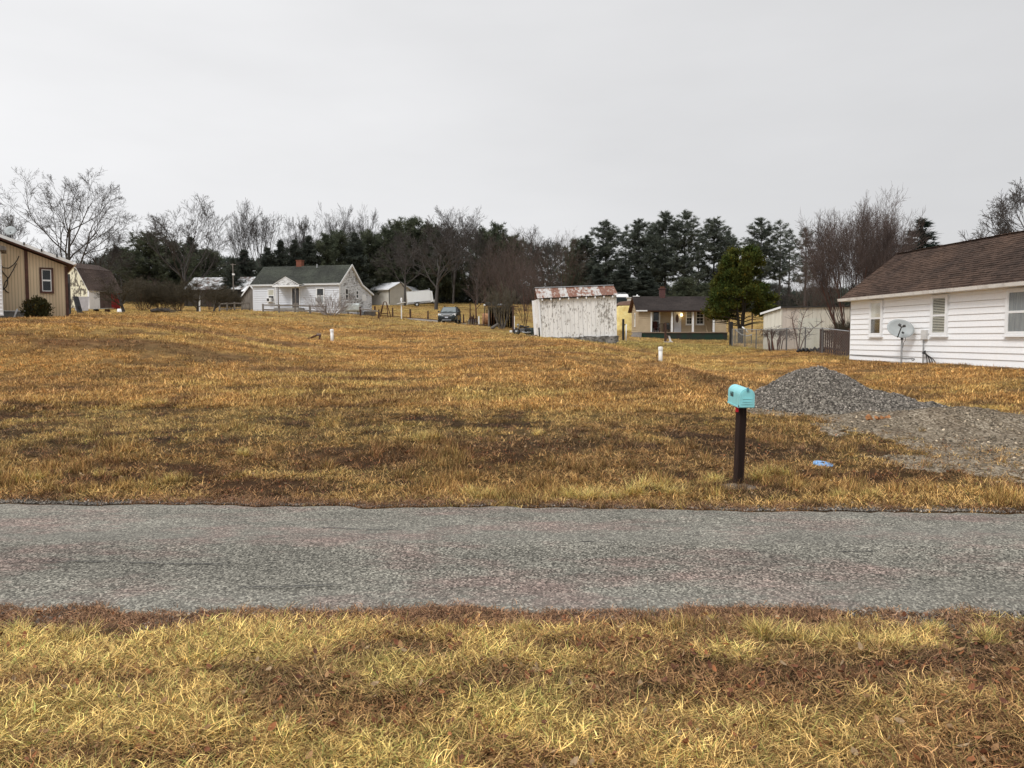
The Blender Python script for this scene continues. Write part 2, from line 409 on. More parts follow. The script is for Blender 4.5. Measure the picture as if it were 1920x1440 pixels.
# tar-dark cracks along the lane
CRK = pm('crack_tar', (.03, .03, .03), (.05, .048, .045), 30)
for cpts in (((8, 1060), (52, 1060)), ((80, 1059), (300, 1061)), ((255, 1063), (425, 1064)), ((1085, 1022), (1150, 1024)), ((1570, 1040), (1640, 1040)), ((600, 995), (760, 1000)), ((1280, 1008), (1310, 1010)), ((440, 1108), (640, 1104))):
    a, b = G0(*cpts[0]), G0(*cpts[1]); n = max(6, int((b - a).length / .05)); v_ = []; rr = random.Random(int(cpts[0][0]))
    w0 = 0
    for i in range(n + 1):
        p = a.lerp(b, i / n); w0 = w0 * .7 + rr.uniform(-.012, .012)
        hw = (.003 + .006 * rr.random()) * (1 if 0 < i < n else .2)
        zz_ = .031
        v_ += [(p.x, p.y + w0 - hw, zz_), (p.x, p.y + w0 + hw, zz_)]
    ck = MB().add(v_, [(2 * i, 2 * i + 2, 2 * i + 3, 2 * i + 1) for i in range(n)]).build('crack', CRK, road)

# ------------------------------------------------------------------ scattering (only for grass, gravel, litter)
def scatter(name, src, pts, rots, scl, tint, label, cat):
    me = bpy.data.meshes.new(name); n = len(pts); me.vertices.add(n)
    me.vertices.foreach_set('co', np.asarray(pts, np.float32).ravel())
    a = me.attributes.new('rot', 'FLOAT_VECTOR', 'POINT'); a.data.foreach_set('vector', np.asarray(rots, np.float32).ravel())
    a = me.attributes.new('scl', 'FLOAT_VECTOR', 'POINT')
    scl = np.asarray(scl, np.float32); scl = np.repeat(scl[:, None], 3, 1) if scl.ndim == 1 else scl
    a.data.foreach_set('vector', scl.ravel())
    a = me.attributes.new('tint', 'FLOAT_COLOR', 'POINT'); c = np.ones((n, 4), np.float32); c[:, :3] = tint; a.data.foreach_set('color', c.ravel())
    me.update()
    o = link(name, me); tag(o, label, cat, kind='stuff')
    g = bpy.data.node_groups.new(name, 'GeometryNodeTree')
    g.interface.new_socket('Geometry', in_out='INPUT', socket_type='NodeSocketGeometry')
    g.interface.new_socket('Geometry', in_out='OUTPUT', socket_type='NodeSocketGeometry')
    gi, go = g.nodes.new('NodeGroupInput'), g.nodes.new('NodeGroupOutput')
    m2p = g.nodes.new('GeometryNodeMeshToPoints'); iop = g.nodes.new('GeometryNodeInstanceOnPoints'); oi = g.nodes.new('GeometryNodeObjectInfo')
    oi.inputs['Object'].default_value = src
    na, nb = g.nodes.new('GeometryNodeInputNamedAttribute'), g.nodes.new('GeometryNodeInputNamedAttribute')
    na.data_type = nb.data_type = 'FLOAT_VECTOR'; na.inputs[0].default_value = 'rot'; nb.inputs[0].default_value = 'scl'
    e2r = g.nodes.new('FunctionNodeEulerToRotation')
    lk = g.links.new
    lk(gi.outputs[0], m2p.inputs[0]); lk(m2p.outputs[0], iop.inputs['Points']); lk(oi.outputs['Geometry'], iop.inputs['Instance'])
    lk(na.outputs[0], e2r.inputs[0]); lk(e2r.outputs[0], iop.inputs['Rotation']); lk(nb.outputs[0], iop.inputs['Scale']); lk(iop.outputs[0], go.inputs[0])
    md = o.modifiers.new('scatter', 'NODES'); md.node_group = g
    return o
gm = NT('dry_grass')
a1 = gm.n('ShaderNodeAttribute'); a1.attribute_name = 'col'
a2 = gm.n('ShaderNodeAttribute'); a2.attribute_name = 'tint'; a2.attribute_type = 'INSTANCER'
gcl = gm.mix(1, a1.outputs['Color'], a2.outputs['Color'], 'MULTIPLY')
gm.set(gcl, .75, .2)
tr = gm.n('ShaderNodeBsdfTranslucent'); gm.l(gcl, tr.inputs[0]); mx = gm.n('ShaderNodeMixShader'); mx.inputs[0].default_value = .12
gm.l(gm.b.outputs[0], mx.inputs[1]); gm.l(tr.outputs[0], mx.inputs[2]); gm.l(mx.outputs[0], gm.o.inputs['Surface'])
GRASS = gm.m
def tuft(seed, n, lmin, lmax, wid, lean, radius, green=.12):
    rs = np.random.RandomState(seed); V, F, Cc = [], [], []
    for i in range(n):
        az = rs.uniform(0, 6.283); r = radius * math.sqrt(rs.rand()); a0 = rs.uniform(0, 6.283)
        bx, by = r * math.cos(a0), r * math.sin(a0)
        ln = rs.uniform(lmin, lmax); w = wid * rs.uniform(.6, 1.2); th = rs.uniform(*lean); bend = rs.uniform(.2, .9)
        d = np.array([math.cos(az), math.sin(az)]); s = np.array([-d[1], d[0]]) ; p = np.array([bx, by, -.008]); b = len(V)
        k = rs.rand(); tw_ = rs.normal(0, .38)
        c = np.array((1.06, 1.0, .95)) * rs.uniform(.35, 1.55)
        if k < green: c = np.array((.62, .80, .62)) * rs.uniform(.6, 1.15)
        elif k < green + .30: c = np.array((.36, .27, .25)) * rs.uniform(.4, 1.2)
        elif k > .84: c = np.array((1.5, 1.5, 1.55)) * rs.uniform(.8, 1.1)
        ns = 3
        for j in range(ns + 1):
            ww = w * (1 - j / ns * .85) / 2
            az += tw_; d = np.array([math.cos(az), math.sin(az)]); s = np.array([-d[1], d[0]])
            V += [(p[0] - s[0] * ww, p[1] - s[1] * ww, p[2]), (p[0] + s[0] * ww, p[1] + s[1] * ww, p[2])]
            cj = c; Cc += [cj, cj]
            t = min(th + bend * j / ns, 1.75); p = p + np.array([d[0] * math.sin(t), d[1] * math.sin(t), math.cos(t)]) * ln / ns
            p[2] = max(p[2], .002)
        for j in range(ns): F.append((b + 2 * j, b + 2 * j + 1, b + 2 * j + 3, b + 2 * j + 2))
    return bpy.data.objects.new('grass_tuft', np_mesh('grass_tuft', np.array(V), np.array(F), GRASS, np.clip(np.array(Cc), 0, 2.2)))
T_lay = [tuft(s, 40, .04, .105, .0054, (.85, 1.5), .10) for s in (1, 2, 3, 4)]
T_up = [tuft(s, 48, .08, .19, .0052, (.15, .8), .06, .2) for s in (11, 12)]
T_big = [tuft(s, 120, .14, .28, .0060, (.45, 1.3), .07, .18) for s in (31, 32)]
T_short = [tuft(s, 34, .025, .06, .0056, (.3, 1.3), .09) for s in (21, 22, 23)]
T_mid = [tuft(s, 26, .04, .11, .0085, (.6, 1.4), .11) for s in (41, 42, 43, 44)]
T_mat = [tuft(s, 40, .02, .06, .0045, (1.0, 1.5), .09, .03) for s in (51, 52)]
rs = np.random.RandomState(5)
def pile_mask(x, y):   # gravel keeps the turf off
    a = 1 - sstep(.75, 1.1, np.sqrt(((x - 6.2) / 2.05) ** 2 + ((y - 16.0) / 1.6) ** 2) + (fbm(x * 2, y * 2, 8) - .5) * .5)
    u = np.sqrt(((x - 8.6) / 3.0) ** 2 + ((y - 13.4) / 2.3) ** 2) + (fbm(x * 1.5, y * 1.5, 18) - .5) * .75
    b = 1 - sstep(.8, 1.1, u)
    u2 = np.sqrt(((x - 7.8) / 2.6) ** 2 + ((y - 10.9) / 2.0) ** 2) + (fbm(x * 1.5, y * 1.5, 28) - .5) * 1.0
    return np.maximum(np.maximum(a, b), (1 - sstep(.5, 1.15, u2)) * .62)
_keep = []       # rectangles (x0,x1,y0,y1) kept free of turf
def place(n, y0, y1, xr, dens_pow=1.0, bias=None):
    y = y0 + (y1 - y0) * rs.rand(n) ** dens_pow
    x = rs.uniform(-1, 1, n) * (y * xr + 3.0)
    col, cov = turf(x, y)
    ok = (y < road_near(x) - .30 + (fbm(x * 1.3, x * 0 + 3, 66, 3) - .5) * .9) | (y > road_far(x) - .02 + (fbm(x * 2.5, x * 0, 67, 3) - .5) * .3)
    ok &= rs.rand(n) < (.30 + .70 * cov)
    ok &= rs.rand(n) > pile_mask(x, y) * .97
    for (a, b, c, d) in _keep: ok &= ~((x > a) & (x < b) & (y > c) & (y < d))
    if bias is not None: ok &= rs.rand(n) < bias(x, y)
    return x[ok], y[ok], col[ok]
def lay(name, srcs, n, y0, y1, xr, smin, smax, label, pw=1.0, bias=None, wide=1.0, gain=1.0):
    x, y, col = place(n, y0, y1, xr, pw, bias); m = len(x); k = rs.randint(0, len(srcs), m)
    z = height(x, y); s = rs.uniform(smin, smax, m); sc = np.stack([s * wide, s * wide, s], 1)
    rot = np.stack([rs.normal(0, .12, m), rs.normal(0, .12, m), rs.uniform(0, 6.283, m)], 1)
    tint = np.clip(col * gain * (.55 + .95 * rs.rand(m, 1) ** 1.3), 0, 1)
    for i, src in enumerate(srcs):
        q = k == i
        scatter(name, src, np.stack([x, y, z], 1)[q], rot[q], sc[q], tint[q], label, 'grass')
# ------------------------------------------------------------------ gravel
sm = NT('gravel_stone'); ai = sm.n('ShaderNodeAttribute'); ai.attribute_name = 'tint'; ai.attribute_type = 'INSTANCER'
sm.set(ai.outputs['Color'], .85, .25); STONE = sm.m
def stone(seed):
    import bmesh
    bm = bmesh.new(); bmesh.ops.create_icosphere(bm, subdivisions=1, radius=1); rr = random.Random(seed)
    for v in bm.verts: v.co = Vector((v.co.x * rr.uniform(.7, 1.2), v.co.y * rr.uniform(.6, 1), v.co.z * rr.uniform(.45, .8)))
    me = bpy.data.meshes.new('stone'); bm.to_mesh(me); bm.free(); me.materials.append(STONE)
    return bpy.data.objects.new('stone', me)
STONES = [stone(i) for i in (1, 2)]
def stones(x, y, z, s0, s1, label, name='gravel', warm=0.0):
    m = len(x); k = rs.randint(0, 2, m); s = s0 * (s1 / s0) ** (rs.rand(m) ** 1.6)
    g = 1.0 * np.clip(.05 + .22 * rs.rand(m) ** 1.6 + .28 * (rs.rand(m) > .93), 0, .75)
    t = np.stack([g * (1.12 + warm), g * (.985 + warm * .35), g * (.84 - warm * .6)], 1)
    rot = rs.uniform(0, 6.283, (m, 3))
    for i in (0, 1):
        q = k == i
        scatter(name, STONES[i], np.stack([x, y, z], 1)[q], rot[q], s[q], t[q], label, 'gravel')
def pile_h(x, y):
    """heap of crushed stone"""
    def cone(cx, cy, rx, ry, h, p=1.25):
        r = np.sqrt(((x - cx) / rx) ** 2 + ((y - cy) / ry) ** 2); e = .60; return h * (1 - (np.sqrt(np.clip(r, 0, 1) ** 2 + e * e) - e) / (math.sqrt(1 + e * e) - e)) * (r < 1)
    a = cone(6.35, 16.1, 1.6, 1.6, .83); b = cone(6.0, 16.3, 1.05, 1.2, .36); c = cone(7.2, 15.7, 1.9, 1.4, .40)
    h = (a ** 5 + b ** 5 + c ** 5) ** .2
    # round the ridge lines
    return h + (fbm(x * 2.2, y * 2.2, 12, 4) - .5) * .26 * (h > .02) * np.minimum(1, h * 5)
pg = NT('crushed_stone'); vcol = pg.voro(26); bw = pg.n('ShaderNodeRGBToBW'); pg.l(vcol, bw.inputs[0])
cst = pg.ramp(bw.outputs[0], [(.15, (.05, .044, .036)), (.5, (.145, .128, .106)), (.85, (.33, .30, .25))]); pg.bump(pg.voro(26, None, 'Distance'), .8, .03)
CRUSH = pg.set(cst, .9, .2)
xv = np.linspace(4.2, 9.0, 105); yv = np.linspace(14.2, 18.0, 77); px_, py_ = np.meshgrid(xv, yv)
ph = pile_h(px_, py_); pz = height(px_, py_) + ph - .03
ii = np.arange(px_.size).reshape(px_.shape)
fq = np.stack([ii[:-1, :-1], ii[:-1, 1:], ii[1:, 1:], ii[1:, :-1]], -1).reshape(-1, 4)
fq = fq[(ph.ravel()[fq] > .004).any(1)]
pc = np.array((6.35, 16.1, H(6.35, 16.1)))
pile = thing('gravel_pile', 'grey heap of crushed stone beside the white sided house', 'gravel pile', pc)
link('heap', np_mesh('heap', np.stack([px_, py_, pz], -1).reshape(-1, 3) - pc, fq, CRUSH, None, True), pile)
n = 34000; x = rs.uniform(4.2, 9.0, n); y = rs.uniform(14.2, 18, n); h_ = pile_h(x, y); q = h_ > .015 + .05 * rs.rand(n); x, y, h_ = x[q], y[q], h_[q]
k = stones
m = len(x); z = height(x, y) + h_ - .028
def stones_child(parent, off, *a, **kw):
    before = set(bpy.data.objects); stones(*a, **kw)
    for o in set(bpy.data.objects) - before:
        if o.users_collection:
            o.parent = parent; o.location = -Vector(off)
            del o['category']; del o['label']
stones_child(pile, pc, x, y, z, .009, .032, 'loose crushed stone', name='stones')
# spread gravel and low mound of the drive on the right
def spread_h(x, y):
    r = np.sqrt(((x - 8.3) / 2.2) ** 2 + ((y - 14.2) / 1.35) ** 2); r2 = np.sqrt(((x - 6.6) / 1.4) ** 2 + ((y - 15.1) / .9) ** 2)
    return .26 * (1 - sstep(0, 1, r)) + .10 * (1 - sstep(0, 1, r2)) + (fbm(x * 2.4, y * 2.4, 33, 3) - .5) * .05
dm = NT('gravel_dirt'); f = dm.noise(1.3, None, 6, .7); vc_ = dm.voro(30); b2 = dm.n('ShaderNodeRGBToBW'); dm.l(vc_, b2.inputs[0])
c_ = dm.mix(1, dm.ramp(b2.outputs[0], [(.2, (.095, .076, .056)), (.55, (.21, .175, .132)), (.9, (.40, .355, .29))]), dm.ramp(f, [(.35, (.62, .55, .48)), (.62, (1.15, 1.12, 1.05))]), 'MULTIPLY')
dm.bump(dm.voro(30, None, 'Distance'), .7, .03); DIRTG = dm.set(c_, .92, .15)
xv = np.linspace(4.6, 14.5, 130); yv = np.linspace(8.1, 16.6, 110); px_, py_ = np.meshgrid(xv, yv)
mk = pile_mask(px_, py_); pz = height(px_, py_) + np.maximum(spread_h(px_, py_), 0) * sstep(.1, .9, mk) + .012 - .05 * (1 - sstep(0, .25, mk))
ii = np.arange(px_.size).reshape(px_.shape)
fq = np.stack([ii[:-1, :-1], ii[:-1, 1:], ii[1:, 1:], ii[1:, :-1]], -1).reshape(-1, 4); fq = fq[(mk.ravel()[fq] > .02).any(1)]
tag(link('gravel_drive', np_mesh('gravel_drive', np.stack([px_, py_, pz], -1).reshape(-1, 3), fq, DIRTG, None, True)), 'thin dirty gravel spread over the drive beside the heap', 'drive', kind='structure')
n = 42000; x = rs.uniform(4.6, 14, n); y = rs.uniform(8.3, 16.6, n); mk = pile_mask(x, y); q = rs.rand(n) < mk ** 1.5 * (.12 + .78 * sstep(.42, .6, fbm(x * 1.2, y * 1.2, 55, 3)))
x, y, mk = x[q], y[q], mk[q]
stones(x, y, height(x, y) + np.maximum(spread_h(x, y), 0) * sstep(.1, .9, mk) + .012, .008, .034, 'pale loose gravel scattered over the drive', warm=.16)
# loose chips along both edges of the lane
n = 14000; x = rs.uniform(-8.5, 8.5, n); e = rs.normal(0, .16, n)
ynear = np.interp(x, rx, nn) - np.abs(e) * 1.1 + .03; q = fbm(x * 1.6, x * 0, 88, 3) > .42
stones(x[q], ynear[q], height(x[q], ynear[q]) + .006, .006, .020, 'loose road chips along the near edge of the lane')
x = rs.uniform(-9, 9, n); yf = np.interp(x, rx, nf) + np.abs(rs.normal(0, .10, n)) - .03
stones(x, yf, height(x, yf) + .008, .006, .015, 'loose road chips along the far edge of the lane')

# ------------------------------------------------------------------ turf
def upb(x, y): return sstep(.5, .62, fbm(x * .8, y * 1.1, 133, 3)) 
lay('grass', T_lay, 33000, 2.3, 5.35, .70, .75, 1.25, 'long matted straw coloured grass on the near verge', gain=1.5)
lay('grass', T_up, 4800, 2.3, 5.35, .70, .6, 1.05, 'tufts of taller yellow green grass on the near verge', bias=lambda x, y: upb(x, y) * (1 - .75 * sstep(.2, 1.6, x)), gain=1.25)
lay('grass', T_mid, 29000, 7.6, 16.5, .70, .7, 1.2, 'matted dry grass on the bank above the lane', pw=1.35, gain=1.25)
def tus(x, y): return sstep(.54, .64, fbm(x * .9, y * 1.2, 143, 3)) * (1 - sstep(10.5, 15, y) * .8)
lay('grass', T_up, 5200, 7.7, 15, .70, .7, 1.3, 'taller pale tussocks along the far edge of the lane', pw=1.5, bias=tus, gain=1.3)
lay('grass', T_short + T_mid[:1], 66000, 15, 46, .70, 1.2, 2.1, 'short golden grass on the middle of the slope', pw=1.25, gain=1.25)
lay('grass', T_short, 26000, 42, 135, .72, 2.2, 3.6, 'short golden grass near the houses at the top of the slope', pw=1.2, gain=1.2)
# flattened reddish thatch in the strips beside the lane
def thatch(n, f_edge, sg, w, label):
    x = rs.uniform(-12 if sg > 0 else -9, 12 if sg > 0 else 9, n); y = f_edge(x) + sg * (np.abs(rs.normal(0, w, n)) - .02); q = fbm(x * 1.1, x * 0 + 7, 301, 3) > .44; x, y = x[q], y[q]; m = len(x); k = rs.randint(0, 2, m)
    tint = np.array((.31, .18, .10)) * rs.uniform(.35, 1.5, (m, 1)); rot = np.stack([rs.normal(0, .15, m), rs.normal(0, .15, m), rs.uniform(0, 6.28, m)], 1)
    for i in (0, 1): scatter('thatch', T_mat[i], np.stack([x, y, height(x, y) + .004], 1)[k == i], rot[k == i], rs.uniform(.7, 1.2, m)[k == i], tint[k == i], label, 'grass')
thatch(8500, lambda x: np.interp(x, rx, nn), -1, .22, 'flattened reddish thatch along the near edge of the lane')
thatch(6800, lambda x: np.interp(x, rx, nf), 1, .16, 'flattened reddish thatch along the far edge of the lane')
# pale tussocks that stand out of the turf
tp = [(1075, 928, 1.0), (1110, 932, 1.05), (1150, 930, .9), (1190, 926, 1.0), (1235, 915, .85), (1258, 922, .8), (805, 850, .9), (790, 846, .8), (1440, 893, 1.1), (1425, 900, .9), (1465, 896, .8), (300, 800, .8), (270, 795, .7), (885, 922, .8), (915, 928, .75), (1500, 912, .6), (1560, 928, .6), (1620, 925, .6),
      (60, 905, .7), (190, 900, .7), (330, 905, .7), (455, 870, .7), (1340, 905, .7), (1010, 840, .6), (1440, 1200, .62), (1480, 1205, .7), (1530, 1215, .6), (1590, 1210, .5), (1310, 1170, .45), (60, 1190, .5), (150, 1200, .55), (820, 1195, .4), (980, 1190, .45), (1750, 1190, .5), (1850, 1215, .6), (1690, 1240, .5), (420, 1210, .4)]
tx = []; 
for (px, py, s_) in tp:
    p_ = G0(px, py, .02)
    for j in range(3): tx.append((p_.x + rs.normal(0, .07), p_.y + .05 + rs.normal(0, .05), s_ * rs.uniform(.7, 1.1)))
tx = np.array(tx); m = len(tx)
for i in (0, 1):
    q = np.arange(m) % 2 == i
    scatter('grass', T_big[i], np.stack([tx[:, 0], tx[:, 1], height(tx[:, 0], tx[:, 1])], 1)[q], np.stack([rs.normal(0, .1, m), rs.normal(0, .1, m), rs.uniform(0, 6.28, m)], 1)[q], tx[q, 2], (np.array((.72, .55, .20)) * rs.uniform(.8, 1.25, (m, 1)))[q], 'pale tussocks of long grass by the lane', 'grass')
# fallen leaves
lm = NT('dead_leaf'); al = lm.n('ShaderNodeAttribute'); al.attribute_name = 'tint'; al.attribute_type = 'INSTANCER'; lm.set(al.outputs['Color'], .8, .2)
leaf_src = bpy.data.objects.new('leaf', MB().add([(-1, 0, .2), (-.3, -.55, 0), (.6, -.4, .15), (1.1, 0, .35), (.6, .4, .2), (-.3, .55, .1), (0, 0, -.1)], [(0, 1, 6), (1, 2, 6), (2, 3, 6), (3, 4, 6), (4, 5, 6), (5, 0, 6)]).mesh('leaf', lm.m))
def leaves(n, y0, y1, s0, s1, label, lift):
    y = rs.uniform(y0, y1, n); x = rs.uniform(-1, 1, n) * (y * .7 + 2); _, cov = turf(x, y)
    ok = ((y < road_near(x) - .05) | (y > road_far(x) + .05)) & (rs.rand(n) < .12 + .9 * (1 - cov)) & (rs.rand(n) > pile_mask(x, y) * .8); x, y = x[ok], y[ok]; m = len(x)
    base = np.array([(.30, .12, .05), (.20, .08, .04), (.30, .17, .08), (.14, .06, .035), (.34, .24, .14)])[rs.randint(0, 5, m)]
    scatter('fallen_leaves', leaf_src, np.stack([x, y, height(x, y) + lift * rs.rand(m) + .005], 1), np.stack([rs.normal(0, .5, m), rs.normal(0, .5, m), rs.uniform(0, 6.28, m)], 1), rs.uniform(s0, s1, m), base * rs.uniform(.7, 1.2, (m, 1)), label, 'leaves')
leaves(6500, 2.4, 5.2, .010, .026, 'brown dead leaves caught in the grass of the near verge', .03)
leaves(13000, 7.8, 16, .009, .024, 'brown dead leaves on the bank above the lane', .03)
# ================================================================== building kit
def u2(v): return Vector((v[0], v[1], 0)).normalized()
class Frame:
    """a wall line: origin A (world), unit direction u; local x along the wall, local y inward"""
    def __init__(s, A, u): s.A, s.u, s.rz = Vector(A), u2(u), math.atan2(u[1], u[0])
    def s(s_, px):
        t = (px - 960) / FPX / 1.003
        return (t * s_.A.y - s_.A.x) / (s_.u.x - t * s_.u.y)
    def z(s_, py, px):
        q = s_.A + s_.u * s_.s(px); return P(px, py, q.y).z - s_.A.z
def glassmat():
    t = NT('window_glass'); t.t.nodes.remove(t.b)
    a = t.n('ShaderNodeBsdfTransparent'); a.inputs[0].default_value = (.93, .95, .95, 1)
    b = t.n('ShaderNodeBsdfGlossy'); b.inputs['Roughness'].default_value = .04; b.inputs[0].default_value = (.9, .93, .95, 1)
    f = t.n('ShaderNodeLayerWeight'); f.inputs[0].default_value = .35
    m = t.n('ShaderNodeMixShader'); t.l(t.math('MULTIPLY_ADD', f.outputs['Fresnel'], .32, .02), m.inputs[0]); t.l(a.outputs[0], m.inputs[1]); t.l(b.outputs[0], m.inputs[2])
    t.l(m.outputs[0], t.o.inputs['Surface']); return t.m
GLASS = glassmat()
def painted(name, c, dirt=(.32, .27, .2), amt=.25, scale=1.2, rough=.55, streak=(1, 1, .25), fine=.06):
    t = NT(name); f = t.noise(scale, t.map(t.pos, streak), 7, .7)
    col = t.mix(t.math('MULTIPLY', t.ramp(f, [(.48, 0.0), (.8, 1.0)]), amt), c, dirt)
    g = t.noise(14, None, 3); col = t.mix(1, col, t.ramp(g, [(.3, 1 - fine), (.7, 1.0)]), 'MULTIPLY')
    t.bump(t.noise(30, t.map(t.pos, (1, 1, .2)), 3), .12, .01)
    return t.set(col, rough, .3)
def peeling(name, paint, wood, cut, scale, stretch, wscale=9):
    t = NT(name); a = t.noise(scale, t.map(t.pos, stretch), 8, .72); b = t.noise(.7, None, 3)
    m = t.ramp(t.math('MULTIPLY_ADD', b, .45, t.math('SUBTRACT', a, .05)), [(cut, 0.0), (cut + .05, 1.0)])
    w = t.ramp(t.noise(wscale, t.map(t.pos, stretch), 5), [(.3, tuple(c * .55 for c in wood)), (.7, tuple(c * 1.3 for c in wood))])
    p = t.mix(1, paint, t.ramp(t.noise(3, t.map(t.pos, (1, 1, .3)), 5), [(.3, .85), (.7, 1.0)]), 'MULTIPLY')
    t.bump(t.math('SUBTRACT', 1.0, m), .3, .01)
    return t.set(t.mix(m, p, w), .75, .2)
WHITE = painted('white_siding_paint', (.90, .905, .91), (.55, .48, .38), .10)
WTRIM = painted('white_trim_paint', (.83, .835, .835), (.42, .40, .37), .22, 3)
WFRAME = pm('white_window_frame', (.82, .82, .81), (.74, .74, .73), 8, .4)
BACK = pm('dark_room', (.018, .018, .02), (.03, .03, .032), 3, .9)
BLIND = pm('cream_blind', (.74, .70, .6), (.68, .64, .54), 9, .6)
CURT = pm('grey_curtain', (.40, .41, .41), (.28, .29, .30), 7, .8, (3, 3, .3))
CONC = pm('concrete', (.34, .33, .31), (.22, .215, .2), 2.5, .9, bump=.2)
DARKM = pm('dark_metal', (.035, .035, .037), (.06, .058, .055), 9, .5)
BLACK = pm('black_plastic', (.015, .015, .016), (.025, .025, .026), 9, .45)
GALV = pm('galvanised_steel', (.42, .43, .44), (.32, .33, .34), 9, .45, metal=.6)
WOODB = pm('brown_stained_wood', (.085, .043, .028), (.045, .024, .018), 14, .8, (1, 1, .12), .2)
WOODG = pm('grey_weathered_wood', (.24, .215, .19), (.13, .115, .1), 14, .85, (1, 1, .12), .2)
RUST = pm('rusty_iron', (.13, .058, .03), (.07, .035, .025), 18, .85, bump=.2)
BRICK = pm('orange_brick', (.22, .08, .05), (.15, .055, .035), 12, .85)
def shingle_mat(name, c, var=.35, tint=(1, 1, 1)):
    t = NT(name); v = t.voro(6, t.map(t.pos, (1, 1, 2.2))); bw = t.n('ShaderNodeRGBToBW'); t.l(v, bw.inputs[0])
    f = t.noise(.5, t.map(t.pos, (1, 1, 1)), 5); g = t.noise(60, None, 2)
    a = t.mix(1, c, t.ramp(bw.outputs[0], [(.1, 1 - var), (.9, 1 + var)]), 'MULTIPLY')
    a = t.mix(1, a, t.ramp(f, [(.35, (.72, .72, .74)), (.65, tuple(1.18 * k for k in tint))]), 'MULTIPLY'); a = t.mix(1, a, t.ramp(g, [(.3, .75), (.7, 1.2)]), 'MULTIPLY')
    return t.set(a, .92, .15)
def laps(mb, ext, z0, z1, expo, out=.05, mi=0):
    z = z0
    while z < z1 - 1e-4:
        t = min(z + expo, z1); a, b = ext((z + t) / 2)
        if b - a > .02:
            a1, b1 = ext(t); a1 = max(a1, a) if b1 - a1 > .02 else (a + b) / 2 - .01; b1 = min(b1, b) if ext(t)[1] - ext(t)[0] > .02 else (a + b) / 2 + .01
            mb.hexa([(a, -out, z), (b, -out, z), (b, .03, z), (a, .03, z)], [(a1, -.005, t - .002), (b1, -.005, t - .002), (b1, .03, t - .002), (a1, .03, t - .002)], mi)
        z += expo
def shingles(mb, x0, x1, p, q, n, rr, wid=.9, th=.014):
    """courses from eave p=(y,z) up to ridge q"""
    p, q = Vector((0, p[0], p[1])), Vector((0, q[0], q[1])); d = (q - p); nrm = Vector((0, -d.z, d.y)).normalized()
    if nrm.z < 0: nrm = -nrm
    p = p - d.normalized() * .05 + nrm * .008; q = q + nrm * .008; d = (q - p) / n
    for i in range(n):
        x = x0 - rr.uniform(0, wid) ; a = p + d * i; b = p + d * (i + 1.04)
        while x < x1:
            xa, xb = max(x, x0), min(x + wid * rr.uniform(.7, 1.2), x1); x = xb if xb > x else x + wid
            if xb - xa < .02: continue
            k = th * rr.uniform(.75, 1.35)
            X = lambda v, t: (t, v.y, v.z)
            mb.add([X(a + nrm * k, xa), X(a + nrm * k, xb - .006), X(b + nrm * .003, xb - .006), X(b + nrm * .003, xa), X(a - nrm * .004, xa), X(a - nrm * .004, xb - .006)], [(0, 1, 2, 3), (4, 5, 1, 0)])
    return mb
